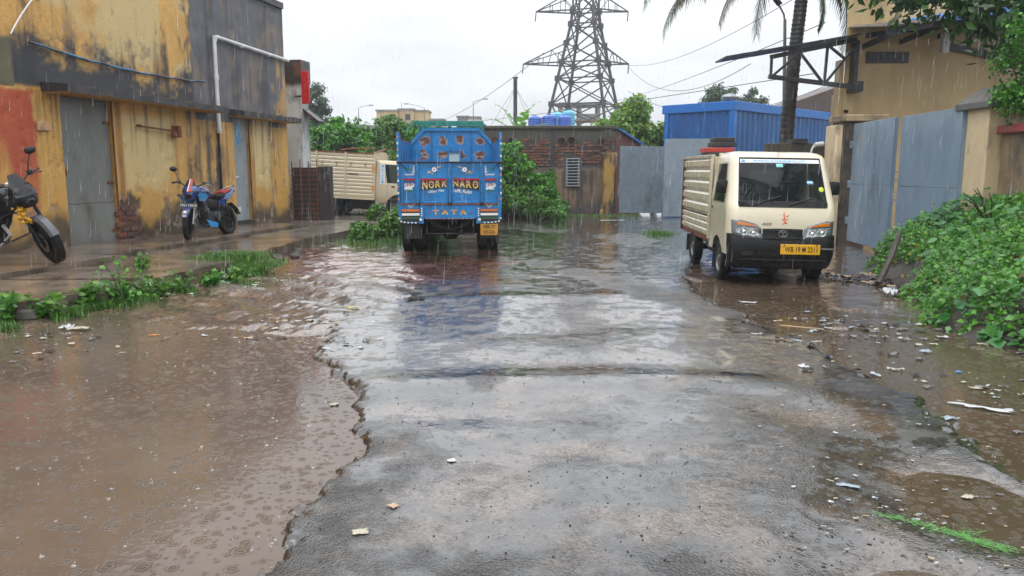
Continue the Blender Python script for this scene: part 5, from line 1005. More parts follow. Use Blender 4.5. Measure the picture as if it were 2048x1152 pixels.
MB().box(.53, .70, -.045, -.030, .515, .535).build('bumper_strip', STEEL, mt_, bevel=.004); MB().box(-.6, .6, -.048, -.03, .36, .375).box(-.55, -.40, -.05, -.03, .42, .47).build('bumper_groove', BLACK, mt_)
mb = MB(); mb.box(-.62, .62, .12, .45, .22, .27); mb.build('skid_beam', CHASSIS, mt_)
BAN = M('white_banner', (.72, .76, .8), .35, var=.05); BLT = M('banner_blue', (.12, .38, .72), .4, var=.1)
bn = drape([(-.545, 1.742), (.545, 1.742), (.552, 1.69), (-.552, 1.69)], .006, ayf, 3, 8).build('sun_banner', BAN, mt_, True); tl = math.atan2(.34, .667)
def onglass(s, x, z, w, h, mat, par, nm='lettering', bold=.0): return TXT(s, w, h, mat, par, (x, ayf(x, z) - .0095, z), (R(90) - tl, 0, 0), nm, .0006, 0, bold)
onglass('BHANDARI AUTOMOBILES PVT. LTD.', .0, 1.722, .72, .022, BLT, bn, bold=.01); onglass('Howrah · Kolkata · Durgapur · Asansol', .03, 1.700, .52, .010, BLT, bn)
drape([(-.53, 1.735), (-.475, 1.735), (-.475, 1.70), (-.53, 1.70)], .010, ayf, 2, 2).build('banner_logo', BLT, bn, True)
CY = M('cyan_sticker', (.25, .62, .6), .4, var=.1)
drape([(-.05, 1.68), (.045, 1.68), (.045, 1.635), (-.045, 1.635)], .006, ayf, 2, 3).build('sticker', CY, mt_, True); st_ = drape([(.355, 1.45), (.435, 1.45), (.442, 1.405), (.362, 1.405)], .006, ayf, 2, 3).build('sticker', BLT, mt_, True); drape([(.36, 1.437), (.437, 1.437), (.44, 1.42), (.362, 1.42)], .009, ayf, 2, 3).build('sticker_band', BAN, st_, True)
drape([(.545 + .034 * math.cos(t * PI / 8), 1.335 + .034 * math.sin(t * PI / 8)) for t in range(16)], .006, ayf, 2, 1).build('sticker', M('yellow_green_sticker', (.5, .65, .02), .4), mt_, True)
ORG = M('vermilion_paint', (.75, .10, .015), .5, var=.2); 
mb = MB(); yo = ayf(0, 1.80) - .012
mb.tube([(-.03, yo, 1.822), (-.012, yo, 1.828), (-.010, yo - .001, 1.812), (-.022, yo - .002, 1.806), (-.008, yo - .003, 1.80), (-.012, yo - .004, 1.786), (-.032, yo - .004, 1.788)], .0035, 5); mb.tube([(-.008, yo - .002, 1.806), (.01, yo - .002, 1.812), (.022, yo - .002, 1.802), (.012, yo - .003, 1.795)], .0035, 5); mb.tube([(.002, yo, 1.832), (.012, yo, 1.826), (.024, yo, 1.834)], .003, 5); mb.build('red_mark', M('red_mark', (.65, .05, .06), .5, var=.1), mt_)
sl_ = [(-.595, 1.095)] + [(-.603 + .0495 * t, 1.095 + .664 * t) for t in (.02, .25, .5, .75, 1.0)] + [(.5535 - 1.107 * t, 1.759) for t in (0, .25, .5, .75)][::-1][0:0] + [(x, 1.759) for x in (-.4, -.2, 0, .2, .4)] + [(.5535 + .0495 * t, 1.759 - .664 * t) for t in (0, .25, .5, .75, .98)] + [(x, 1.088) for x in (.595, .4, .2, 0, -.2, -.4, -.595)]
MB().tube([(x, ayf(x, z) - .004, z) for x, z in sl_], .008, 5, False).build('windscreen_seal', BLACK, mt_, True)
for s in (-1, 1): MB().tube([(s * .748, ayf(.748, z_) + .004 + .10, z_) for z_ in (.75, .85, .95, 1.05)], .0035, 5).build('panel_gap', BLACK, mt_)
mb = MB(); r = np.random.default_rng(15)
def daub(x, z, a, b): P = [(x + a * math.cos(t * PI / 5) * (.8 + .4 * r.random()), z + b * math.sin(t * PI / 5) * (.8 + .4 * r.random())) for t in range(10)]; d_ = drape(P, .003, ayf, 2, 1); mb.add(d_.v, d_.f)
for x, z, a, b in ((.015, .985, .018, .012), (-.035, .99, .008, .006), (.08, .985, .013, .006), (.02, 1.015, .014, .006), (.02, .95, .016, .022), (.01, .915, .026, .012), (.05, .92, .022, .008), (.03, .88, .018, .02), (.0, .86, .008, .014), (.05, .87, .010, .010)): daub(x, z, a, b)
so_ = mb.build('orange_sticker', ORG, mt_, True); so_['kind'] = 'stuff'; mb = MB(); daub(.058, .965, .014, .010); mb.build('green_daub', M('green_daub', (.02, .25, .12), .5), mt_, True)
def wiper(x0, z0, x1, z1):
    P = [(x0 + (x1 - x0) * t / 8, 0, z0 + (z1 - z0) * t / 8) for t in range(9)]; P = [(x, ayf(x, z) - .022, z) for x, _, z in P]; MB().tube(P, .008, 6).tube([(x0, ayf(x0, z0) - .01, z0 - .02), P[3]], .011, 6).build('wiper', BLACK, mt_, True)
wiper(-.40, 1.12, -.02, 1.24); wiper(.06, 1.11, .42, 1.22)
for s in (-1, 1):
    for k in range(4): MB().tube([(s * (.44 + .02 * k), ayf(.5, 1.11) - .012, 1.103 + .016 * k), (s * (.60 + .005 * k), ayf(.6, 1.11 + .016 * k) - .008, 1.103 + .016 * k)], .004, 5).build('cowl_louvre', BLACK, ap['cowl'])
# mirrors, handles, seams
for s in (-1, 1):
    p = Vector((s * .70, .42, 1.18)); MB().tube([p, p + Vector((s * .07, -.03, .06)), p + Vector((s * .08, -.04, .12))], .012, 6).build('mirror_arm', BLACK, mt_, True)
    c_ = p + Vector((s * .08, -.04, .17)); rings = [[c_ + Vector((s * a * .075 * k, d, b * .095 * k)) for a, b in ((-1, -.8), (-.8, -1), (.8, -1), (1, -.8), (1, .8), (.8, 1), (-.8, 1), (-1, .8))] for d, k in ((-.04, .6), (-.02, .98), (.02, 1.), (.035, .9))]
    q = MB().loft(rings).build('mirror', BLKP, mt_, True); MB().box(c_.x - .055, c_.x + .055, c_.y + .0355, c_.y + .038, c_.z - .07, c_.z + .07).build('mirror_glass', CHROME, q)
    MB().box(s * .750 - .012, s * .750 + .012, 1.04, 1.12, 1.02, 1.05).build('door_handle', BLACK, mt_, bevel=.005); MB().box(s * .7505 - .002, s * .7505 + .002, 1.16, 1.168, .50, 1.68).build('door_seam', BLACK, mt_)
    MB().box(s * .752 - .012, s * .752 + .012, 1.19, 1.22, .86, .90).build('side_marker', AMBER, mt_)
    MB().tube([(s * .748, .36 + .12 * t, 1.135) for t in range(7)], .006, 5).build('window_seal', BLACK, mt_)
# interior
INT = M('interior_grey', (.05, .05, .052), .7); mb = MB(); mb.box(-.62, .62, .30, .52, .80, 1.12); mb.build('dashboard', INT, mt_, bevel=.03)
for s in (-.33, .33): MB().box(s - .24, s + .24, .75, 1.15, .62, .82).box(s - .22, s + .22, 1.06, 1.18, .82, 1.42).box(s - .12, s + .12, 1.08, 1.16, 1.44, 1.58).build('seat', INT, mt_, bevel=.04)
mb = MB(); mb.tube([(-.33 + .17 * math.cos(t * PI / 10), .60 + .05 * math.sin(t * PI / 10), 1.12 + .15 * math.sin(t * PI / 10)) for t in range(21)], .013, 6, False); mb.tube([(-.33, .60, 1.12), (-.33, .45, .95)], .02, 6); mb.tube([(-.49, .6, 1.12), (-.17, .6, 1.12)], .012, 6); mb.build('steering_wheel', BLACK, mt_, True)
rp = MB(); rp.box(-.73, .73, 1.225, 1.24, .45, 1.12); rp.box(-.66, -.42, 1.225, 1.24, 1.12, 1.84); rp.box(.42, .66, 1.225, 1.24, 1.12, 1.84); rp.box(-.42, .42, 1.225, 1.24, 1.58, 1.84); rp.build('cab_back', CREAMP, mt_)
MB().box(-.2, .15, .56, .60, 1.60, 1.66).build('rear_view_mirror', BLACK, mt_); MB().box(-.36, -.05, .42, .5, 1.125, 1.135).build('dash_cloth', M('green_cloth', (.10, .42, .15), .8), mt_)
# cargo
def rib(L, h, t):
    mb = MB(); P = [(0, 0), (0, h), (t * .25, h * .99), (t, h * .80), (t, h * .30), (t * .2, h * .12), (t * .2, 0)]; n = len(P); mb.add([(0 - b * 0 + -P[i][0], 0, P[i][1]) for i in range(n) for b in (0,)] + [(-P[i][0], L, P[i][1]) for i in range(n)], [tuple(range(n)), tuple(range(2 * n - 1, n - 1, -1))] + [(i, (i + 1) % n, (i + 1) % n + n, i + n) for i in range(n)])
    me = bpy.data.meshes.new('side_board'); me.from_pydata(mb.v, [], mb.f); bm = bmesh.new(); bm.from_mesh(me); bmesh.ops.recalc_face_normals(bm, faces=bm.faces); bm.to_mesh(me); bm.free(); me.materials.append(CREAMB); return me
RM = rib(2.32, .172, .030); RL = rib(2.32, .10, .022)
cz0 = .57
for s in (-1, 1):
    for k in range(5): piece('side_board', RM, mt_, (s * .725, 1.38, .885 + k * .176), scale=(-s if s > 0 else 1, 1, 1))
    for k in range(3): piece('drop_side_board', RL, mt_, (s * .728, 1.38, .565 + k * .102), scale=(-s if s > 0 else 1, 1, 1))
    MB().box(s * .735 - .025, s * .735 + .025, 1.31, 1.375, .53, 1.80).build('corner_post', CREAMB, mt_, bevel=.006); MB().box(s * .735 - .028, s * .735 + .028, 3.70, 3.77, .50, 1.78).build('rear_post', M('maroon_post', (.09, .018, .014), .4), mt_, bevel=.006)
    MB().box(s * .73 - .03, s * .73 + .03, 1.31, 3.70, 1.77, 1.815).build('top_rail', CREAMB, mt_, bevel=.006); MB().box(s * .735 - .012, s * .735 + .012, 1.38, 3.70, .872, .884).build('drop_side_hinge', CHASSIS, mt_)
    for k in range(3): MB().tube([(s * .757, 2.0 + k * .3, 1.70), (s * .775, 2.0 + k * .3, 1.69), (s * .757, 2.0 + k * .3, 1.66)], .006, 5).build('rope_hook', CREAMB, mt_)
MB().box(-.72, .72, 1.30, 3.75, .48, .555).build('cargo_floor', RUST, mt_); MB().box(-.70, .70, 1.315, 1.335, .555, 1.79).build('head_board', CREAMB, mt_); MB().box(-.70, .70, 3.74, 3.765, .56, 1.76).build('tail_gate', CREAMB, mt_)
MB().box(-.70, .70, 1.34, 3.69, 1.74, 1.765).build('cover_sheet', M('grey_tarpaulin', (.25, .22, .17), .4, bump=.5, bscale=6), mt_)
mb = MB(); mb.box(-.42, -.30, .3, 3.7, .33, .45); mb.box(.30, .42, .3, 3.7, .33, .45); [mb.box(-.3, .3, y, y + .08, .35, .44) for y in (.9, 1.6, 2.2, 3.2)]; mb.tube([(-.62, .66, .275), (.62, .66, .275)], .04); mb.tube([(-.62, 2.74, .275), (.62, 2.74, .275)], .05); mb.lathe((0, 2.74, .275), (1, 0, 0), [(.02, -.14), (.13, -.08), (.13, .08), (.02, .14)], 12); mb.box(-.6, -.42, 1.5, 2.0, .30, .5); mb.build('chassis', CHASSIS, mt_)
mb = MB(); mb.lathe((-.52, 1.75, .42), (0, 1, 0), [(.001, -.28), (.12, -.28), (.12, .28), (.001, .28)], 14); mb.build('air_filter', BLKP, mt_, True)
for s in (-1, 1): MB().box(s * .66 - .09, s * .66 + .09, 3.10, 3.115, .17, .46).build('mud_flap', BLACK, mt_), MB().box(s * .64 - .08, s * .64 + .08, 1.02, 1.032, .12, .42).build('mud_flap', BLACK, mt_)
WOODR = M('red_timber', (.45, .04, .03), .5); DKW = M('dark_wet_timber', (.035, .03, .028), .45)
for i, (z, x0, x1, mt2, lab) in enumerate(((1.83, 3.32, 4.1, DKW, 'dark plank at the bottom of the stack on the mini truck cargo box'), (1.91, 3.30, 3.78, WOODR, 'red painted board in the stack on the mini truck cargo box'), (2.0, 3.42, 3.82, DKW, 'dark block on the red board on the mini truck cargo box'), (2.08, 3.46, 3.80, DKW, 'topmost dark block of the stack on the mini truck cargo box'))):
    tag(MB().box(x0 - .10, x1 - .10, 12.9 + .03 * i, 13.3, z - .02, z + .055).build('stacked_board', mt2, None, bevel=.008), lab, 'board', 'boards stacked on the mini truck')

# ---- blue truck seen from behind
def bluep(name, dirt, amt, sc): return M(name, (.004, .18, .47), .32, var=.35, vscale=2, coat=.25, dirt=dirt, damt=amt, dscale=sc)
BLU = bluep('blue_truck_paint', (.03, .06, .10), (.54, .78), 6); BLU2 = bluep('blue_truck_frame', (.02, .03, .045), (.5, .75), 9)
bt_ = thing('blue_truck', 'bright blue painted cargo truck seen from behind in the middle of the road', 'truck', (-1.17, 14.62, hgt(-1.2, 15.2) - .012), R(3.7))
for s in (-1, 1):
    for dx in (.62, .84): wheel(bt_, (s * dx, .62, .385), .385, .20, out=s)
    wheel(bt_, (s * .76, 3.7, .385), .385, .20, out=s)
mb = MB(); mb.box(-.42, -.33, .05, 4.6, .58, .72); mb.box(.33, .42, .05, 4.6, .58, .72); [mb.box(-.33, .33, y, y + .09, .60, .70) for y in (.1, 1.2, 2.3, 3.3)]; mb.tube([(-.8, .62, .385), (.8, .62, .385)], .07, 8); mb.lathe((0, .62, .40), (1, 0, 0), [(.03, -.22), (.19, -.1), (.19, .1), (.03, .22)], 16); mb.lathe((0, .62, .40), (0, -1, 0), [(.17, 0), (.15, .14), (.06, .2), (.001, .2)], 16); mb.tube([(.2, 1.2, .45), (.2, -.05, .42)], .03, 8); mb.build('chassis', CHASSIS, bt_, True)
mb = MB(); mb.lathe((0, .30, .56), (0, -1, 0), [(.24, -.1), (.36, -.09), (.385, 0), (.36, .09), (.24, .1)], 32); MB().box(-.30, .30, 2.0, 2.9, .34, .86).build('gearbox', CHASSIS, bt_, bevel=.05); MB().box(-.78, -.44, 1.35, 2.3, .36, .86).build('fuel_tank', CHASSIS, bt_, bevel=.04); MB().box(.44, .78, 1.35, 2.1, .38, .86).build('tool_box', CHASSIS, bt_, bevel=.02); MB().box(-.44, .44, 1.2, 1.24, .40, .88).build('shade_fill_plate', CHASSIS, bt_)  # boxes and black cross plate added as dark fill for the shade underneath
o = mb.build('spare_wheel', TYRE, bt_, True); o.scale = (1, 1, .42); o.location = (0, 0, .34)
mb = MB(); mb.tube([(-.45, .05, .36), (.45, .05, .36)], .02, 6); mb.tube([(-.45, .05, .36), (-.45, .1, .62)], .02, 6); mb.tube([(.45, .05, .36), (.45, .1, .62)], .02, 6); mb.build('under_guard', CHASSIS, bt_, True)
for s in (-1, 1): MB().box(s * .73 - .15, s * .73 + .15, .16, .175, .26, .60).build('mud_flap', BLACK, bt_)
# tailgate: four framed panels
tg = MB().box(-.93, .93, .02, .05, .935, 1.70).build('tailgate', BLU, bt_)
for x0, x1 in ((-.90, -.62), (-.575, -.035), (.035, .575), (.62, .90)):
    f = MB(); f.box(x0, x0 + .025, -.005, .02, .945, 1.41); f.box(x1 - .025, x1, -.005, .02, .945, 1.41); f.box(x0 + .025, x1 - .025, -.005, .02, .945, .98); f.box(x0 + .025, x1 - .025, -.005, .02, 1.405, 1.43); f.build('panel_frame', BLU2, tg, bevel=.004)
    MB().box(x0 + .03, x1 - .03, -.009, .019, 1.375, 1.403).build('red_strip', RED, tg)
for x in (-.60, 0, .60): MB().box(x - .022, x + .022, -.022, .02, .93, 1.72).build('panel_post', BLU2, tg, bevel=.006)
MB().tube([(-.99, -.02, 1.705), (.99, -.02, 1.705)], .016, 8).build('top_rod', CHASSIS, tg, True); MB().tube([(-.93, -.025, .925), (.93, -.025, .925)], .014, 8).build('hinge_rod', RUST, tg, True)
for x in (-.62, -.58, -.02, .02, .58, .62): MB().box(x - .015, x + .015, -.04, .0, .90, .96).build('hinge', CHASSIS, tg)
RX = (R(90), 0, 0); FL = -.006
SIGN = M('sign_black', (.012, .010, .010), .35); GOLD = M('gold_lettering', (.62, .45, .06), .35, var=.5, vscale=16, dirt=(.62, .5, .42), damt=(.52, .56), dscale=22); PINK = M('brown_lettering', (.40, .18, .10), .4, var=.4, vscale=18, dirt=(.7, .6, .55), damt=(.58, .62), dscale=25)
MB().prism([(-.545, 1.372), (-.035, 1.372), (-.035, 1.245), (-.545, 1.19)], .004, .019).build('sign_board', SIGN, tg); MB().prism([(.035, 1.372), (.545, 1.372), (.545, 1.19), (.035, 1.245)], .004, .019).build('sign_board', SIGN, tg)
for word, x0, hs in (('NORK', -.53, (.158, .145, .132, .118)), ('NARO', .05, (.112, .126, .138, .150))):
    for k, ch_ in enumerate(word):
        h_ = hs[k]; x = x0 + .06 + k * .124; t_ = TXT(ch_, .105, h_, GOLD, tg, (x, .0025, 1.366 - h_ / 2), RX, bold=.03); TXT(ch_, .101, h_ * .52, PINK, t_, (0, h_ * .235, .0018), (0, 0, 0), 'letter_shade', bold=.02)
CW = M('white_sign_paint', (.75, .76, .75), .4, var=.1, dirt=(.4, .3, .25), damt=(.66, .8), dscale=12)
TXT('Obey The', .30, .062, CW, tg, (-.26, .0165, 1.165), (R(90), R(-6), 0), shear=.35, bold=.015); TXT('Traffic Rules', .39, .066, CW, tg, (.22, .0165, 1.172), (R(90), R(6), 0), shear=.35, bold=.015)
GRN = M('green_sign_paint', (.02, .20, .05), .5)
for x in (-.76, .77):
    a = TXT('S&P', .19, .125, CW, tg, (x, .014, 1.26), RX, bold=.045); TXT('S&P', .185, .05, M('pink_fill', (.55, .16, .14), .4, var=.6, vscale=14), a, (0, .036, .003), (0, 0, 0), 'letter_fill', bold=.0); MB().box(x - .09, x + .08, .012, .019, 1.175, 1.19).build('green_shadow', GRN, tg)
def flower(x, z, s):
    mb = MB(); [mb.lathe((x + .022 * math.cos(k * PI / 3), .012, z + .022 * math.sin(k * PI / 3)), (0, -1, 0), [(.026, -.006), (.024, .004), (.001, .006)], 10) for k in range(6)]; f = mb.build('flower', CW, tg, True); MB().lathe((x, .006, z), (0, -1, 0), [(.014, 0), (.001, .006)], 10).build('flower_centre', RED, f)
    OCP = M('ochre_spray', (.55, .40, .18), .5) if 'ochre_spray' not in bpy.data.materials else bpy.data.materials['ochre_spray']
    q = MB(); [q.lathe((x + a, .016, z + b), (0, -1, 0), [(c, -.004), (c * .9, .003), (.001, .004)], 7) for a, b, c in ((.07 * s, .045, .018), (.10 * s, .05, .016), (.13 * s, .06, .012), (-.07 * s, -.05, .018), (-.10 * s, -.04, .020), (-.12 * s, -.065, .014), (.06 * s, -.01, .012), (-.03 * s, -.075, .012))]; q.build('flower_spray', OCP, tg)
    q = MB(); [q.prism([(x + a, z + b), (x + a + c, z + b + .03), (x + a + c * .4, z + b - .02)], .012, .018) for a, b, c in ((.03 * s, -.07, .05 * s), (-.03 * s, .05, -.05 * s))]; q.build('flower_leaf', GRN, tg)
flower(-.29, 1.57, 1); flower(.28, 1.57, -1)
for s in (-1, 1):
    q = MB(); 
    for k in range(6): z = 1.50 + k * .026; q.prism([(s * .66, z), (s * (.72 - .006 * k), z + .012), (s * .66, z + .022)], .010, .018)
    for k in range(5): q.prism([(s * (.66 + .035 * k), 1.47), (s * (.70 + .035 * k), 1.50), (s * (.69 + .035 * k), 1.465)], .010, .018)
    q.build('bird_wing', CW, tg); q = MB(); [q.prism([(s * .77, 1.53), (s * (.74 + .03 * k), 1.62 - .01 * k), (s * (.755 + .03 * k), 1.62 - .012 * k)], .011, .018) for k in range(4)]; q.build('bird_leaf', GRN, tg)
# lower rear boards
lb = MB().prism([(-.51, .93), (.51, .93), (.51, .68), (.46, .645), (-.46, .645), (-.51, .68)], -.02, .03).build('lower_board', BLU, bt_, bevel=.008)
for k, ch_ in enumerate('TATA'):
    x = -.27 + k * .172; t_ = TXT(ch_, .13, .088, GOLD, lb, (x, -.0225, .775), RX, bold=.035); TXT(ch_, .12, .045, M('orange_letter', (.62, .22, .05), .4) if 'orange_letter' not in bpy.data.materials else bpy.data.materials['orange_letter'], t_, (0, .018, .002), (0, 0, 0), 'letter_shade', bold=.03)
for x in (-.41, .40): MB().lathe((x, -.022, .775), (0, -1, 0), [(.018, 0), (.016, .008), (.001, .01)], 10).build('reflector', RLENS, lb)
mb = MB(); [mb.box(-.46 + k * .084, -.42 + k * .084, -.024, -.018, .648, .662) for k in range(11)]; mb.build('edge_dashes', M('orange_dash', (.6, .16, .03), .5), lb)
for s in (-1, 1):
    P = [(s * .55, .93), (s * .97, .93), (s * .97, .72), (s * .94, .62), (s * .87, .575), (s * .53, .565), (s * .53, .70)]; o = MB().prism(P if s > 0 else P[::-1], -.02, .03).build('corner_board', BLU, bt_, bevel=.01)
    MB().box(s * .74 - .17, s * .74 + .17, -.026, -.02, .60, .84).build('lamp_recess', SIGN, o)
    for z, mtx in ((.79, M('tri_orange', (.55, .16, .04), .35)), (.715, CW), (.645, M('tri_green', (.03, .09, .05), .35))): MB().box(s * .74 - .165, s * .74 + .165, -.032, -.026, z, z + .045).build('stripe', mtx, o)
    q = MB(); [q.prism([(s * .74 + a * .13, .925), (s * .74 + a * .05, .905), (s * .74, .845), (s * .74 + a * .02, .91)], -.027, -.02) for a in (-1, 1)]; q.build('emblem', M('pale_emblem', (.6, .52, .4), .5), o)
    MB().lathe((s * .555, -.03, .635), (0, -1, 0), [(.028, -.01), (.026, .006), (.001, .012)], 12).build('reflector', CW, o); q = MB(); [q.box(s * .535 - .012, s * .535 + .012, -.036, -.03, .70 + k * .045, .725 + k * .045) for k in range(4)]; q.build('white_dashes', CW, o)
    MB().box(s * .525 - .03, s * .525 + .03, -.03, -.0201, .56, .93).build('step_post', BLU2, o)
    q = MB(); 
    for k, (a, b) in enumerate([(s * .955, .66), (s * .92, .605), (s * .86, .59), (s * .79, .583), (s * .72, .58), (s * .65, .578)]): MB().box(a - .016, a + .016, -.028, -.02, b - .012, b + .012).build('edge_dot', CW, o)
    # side posts and sides
    c_ = MB().box(s * .955 - .025, s * .955 + .025, -.015, .06, .93, 2.26).build('rear_post', BLU2, bt_, bevel=.008)
    for k in range(11): MB().box(s * .963 - .014, s * .963 + .014, -.022, -.0151, 1.0 + k * .115, 1.04 + k * .115).build('post_dot', CW if k % 2 else M('pink_dot', (.55, .22, .16), .5) if 'pink_dot' not in bpy.data.materials else (CW if k % 2 else bpy.data.materials['pink_dot']), c_)
    sd_ = MB().prism([(.06, .95), (3.2, .95), (3.2, 2.16), (.5, 2.12), (.06, 2.24)], s * .945 - .02, s * .945 + .02, 'yz').build('side_panel', BLU, bt_)
    MB().bar((s * .945, .06, 2.25), (s * .945, .5, 2.135), .05, .03).bar((s * .945, .5, 2.135), (s * .945, 3.2, 2.175), .05, .03).build('side_top_rail', M('worn_rail', (.12, .08, .07), .5, dirt=(.25, .03, .03), damt=(.5, .6), dscale=3), sd_)
    [MB().box(s * .92 - .012, s * .92 + .012, .5 + k * .62, .56 + k * .62, .95, 2.1).build('side_rib', BLU2, sd_) for k in range(5)]
    MB().bar((s * .96, -.02, 1.72), (s * .80, -.02, 1.58), .014).build('latch_chain', CHASSIS, tg)
MB().box(-.93, .93, .05, 3.2, .90, .95).build('cargo_floor', RUST, bt_)
# headboard with worn paint
hx = np.arange(-.92, .921, .02); hz = np.arange(.95, 2.451, .02); a, b = np.meshgrid(hx, hz); n2 = fbm(a * 6, b * 16, 5, 901); n3 = fbm(a * 20, b * 30, 4, 902); mk = 0
for cx in (-.62, -.18, .20, .64):
    for cz in (2.22, 1.90): mk = np.maximum(mk, blob(a, b, cx, cz, .17, .15))
c = np.ones(a.shape + (3,)) * np.array([.005, .20, .52]) * (.7 + .5 * n2[..., None]); c = lay(c, np.array([.38, .28, .22]), smooth(.62, .67, mk * .56 + n2 * .56)); c = lay(c, np.array([.11, .045, .035]), smooth(.68, .75, mk * .50 + n2 * .66)); c = lay(c, np.array([.02, .03, .06]), smooth(.04, .015, np.abs(np.abs(a) - .45) + 0 * b) * .5)
top = 2.46 - np.maximum(0, (np.abs(a) - .62)) * 1.05; kp = (b <= top)[1:, 1:] & (b <= top)[1:, :-1] & ~((np.abs(a - .06) < .13) & (np.abs(b - 1.83) < .13))[:-1, :-1]
v_, f_, a_ = compact(np.stack([a, a * 0 + 3.2, b], -1).reshape(-1, 3), gridF(*a.shape, kp), {'Col': c.reshape(-1, 3)}); hb = mesh_np('headboard', v_, f_, attr_mat('worn_blue_paint', .35, .2, 30, .15), bt_, attrs=a_)
mb = MB(); pts = [(-.93, 2.14), (-.62, 2.47), (.62, 2.47), (.93, 2.14)]
for (x0, z0), (x1, z1) in zip(pts[:-1], pts[1:]): mb.bar((x0, 3.19, z0), (x1, 3.19, z1), .05, .07)
mb.build('headboard_rim', BLU, hb); mb = MB(); mb.box(-.09, .21, 3.14, 3.19, 1.68, 1.71); mb.box(-.09, .21, 3.14, 3.19, 1.95, 1.98); mb.box(-.09, -.06, 3.14, 3.19, 1.71, 1.95); mb.box(.18, .21, 3.14, 3.19, 1.71, 1.95); mb.prism([(-.09, 1.98), (.21, 1.98), (.12, 2.06), (0, 2.06)], 3.13, 3.19); wf_ = mb.build('rear_window_frame', BLU2, hb); MB().box(-.06, .18, 3.17, 3.175, 1.71, 1.95).build('pane', M('pale_pane', (.42, .58, .58), .1), wf_)
# cab and roof rack
BL = [(.55, 5.35, .85, .1), (.9, 5.30, .88, .14), (1.25, 5.2, .88, .14), (1.3, 5.15, .88, .14), (1.9, 4.95, .80, .14), (2.05, 4.8, .74, .14)]
o = MB(); 
for z, yf, w, rc in BL: pass
o.loft([[(-w, 3.4, z), (-w, yf - rc, z), (-w + rc, yf, z), (w - rc, yf, z), (w, yf - rc, z), (w, 3.4, z)] for z, yf, w, rc in BL]); o.build('cab', BLU, bt_, bevel=.02)
MB().box(-.68, .68, 5.0, 5.06, 1.42, 1.85).build('windscreen', GLASS, bt_); 
TEAL = M('teal_rack_paint', (.02, .24, .20), .4, dirt=(.06, .05, .03), damt=(.6, .8), dscale=8); rk = MB(); rk.box(-.78, .74, 3.42, 3.47, 2.56, 2.60); rk.box(-.78, .74, 4.6, 4.65, 2.56, 2.60); rk.box(-.78, -.74, 3.47, 4.6, 2.56, 2.60); rk.box(.70, .74, 3.47, 4.6, 2.56, 2.60)
for x in (-.76, .72): rk.bar((x, 3.45, 2.05), (x, 3.45, 2.58), .035); rk.bar((x, 4.62, 2.0), (x, 4.62, 2.58), .035)
rk = rk.build('roof_rack', TEAL, bt_)
for k in range(6): bar_obj('rack_slat', (-.75 + k * .29, 3.46, 2.62), (-.62 + k * .29, 4.62, 2.62), .05, TEAL, rk)
for k in range(5): bar_obj('rack_rail', (-.86, 3.40 + .3 * k, 2.66), (.74, 3.40 + .3 * k, 2.66), .03, TEAL, rk)
bar_obj('rack_rail', (-1.05, 3.42, 2.44), (-.78, 3.42, 2.68), .035, TEAL, rk)
p_ = MB().box(.57, .905, -.005, .005, .335, .555).build('number_plate', M('old_yellow_plate', (.52, .25, .02), .5, dirt=(.2, .09, .02), damt=(.5, .75), dscale=7), bt_, bevel=.01)
TXT('WB-27', .24, .065, INK, p_, (.735, -.0065, .495), RX, 'plate_number', bold=.01); TXT('3526', .22, .065, INK, p_, (.735, -.0065, .40), RX, 'plate_number', bold=.01); MB().box(.70, .76, .005, .02, .33, .60).build('plate_bracket', CHASSIS, p_)

# ---- beige truck on the left, side on
bg_ = thing('beige_truck', 'beige cargo truck with high slatted sides parked side on behind the warehouse corner', 'truck', (-6.62, 27.2, .06), R(-3), ry=R(3))
BEI = M('beige_truck_paint', (.60, .52, .36), .35, var=.12, dirt=(.38, .29, .17), damt=(.55, .78), dscale=3); ORD = M('orange_tape', (.75, .25, .04), .4)
for y in (-.85, .85): wheel(bg_, (.47, y, .37), .37, .24, out=-1 if y < 0 else 1, axis=(0, 1, 0)); wheel(bg_, (2.75, y, .37), .37, .22, out=-1 if y < 0 else 1, axis=(0, 1, 0))
me = MB().box(0, .92, -.012, .012, 0, .118); pm_ = bpy.data.meshes.new('side_plank'); me.v = [(x, y - (.014 if .03 < z < .10 else 0), z) for x, y, z in me.v]; mb = MB(); mb.loft([[(x, 0, 0), (x, -.004, .01), (x, -.02, .03), (x, -.022, .085), (x, -.004, .112), (x, 0, .118)] for x in (0, .92)]); pm_.from_pydata(mb.v, [], mb.f); pm_.materials.append(BEI)
for s in (-1, 1):
    for b_ in range(4):
        for k in range(12): piece('side_plank', pm_, bg_, (-1.92 + b_ * .985, s * .98, .72 + k * .12), scale=(1, 1 if s < 0 else -1, 1))
    for b_ in range(5): MB().box(-1.985 + b_ * .985, -1.925 + b_ * .985, s * .985 - .035, s * .985 + .035, .66, 2.18).build('side_post', BEI, bg_, bevel=.006)
    MB().box(-2.0, 2.0, s * .985 - .03, s * .985 + .03, .64, .715).build('bottom_rail', BEI, bg_); MB().box(-2.0, 2.0, s * .985 - .03, s * .985 + .03, 2.165, 2.20).build('top_rail', RUST, bg_)
    for k in range(8): MB().tube([(-1.75 + k * .49, s * 1.01, 1.86), (-1.75 + k * .49, s * 1.035, 1.83), (-1.75 + k * .49, s * 1.03, 1.74)], .012, 5).build('rope_hook', RUST, bg_)
MB().box(-2.0, 2.0, -.95, .95, .60, .66).build('cargo_floor', CHASSIS, bg_); MB().box(1.94, 1.97, -.95, .95, .7, 2.25).build('head_board', BEI, bg_); MB().box(-2.02, -1.99, -.95, .95, .7, 2.1).build('tail_gate', BEI, bg_)
for x, z, h_ in ((-1.96, 1.78, .4), (1.955, 1.55, .25), (1.955, .95, .18)): MB().box(x - .035, x + .035, -1.028, -1.022, z, z + h_).build('reflective_tape', ORD, bg_)
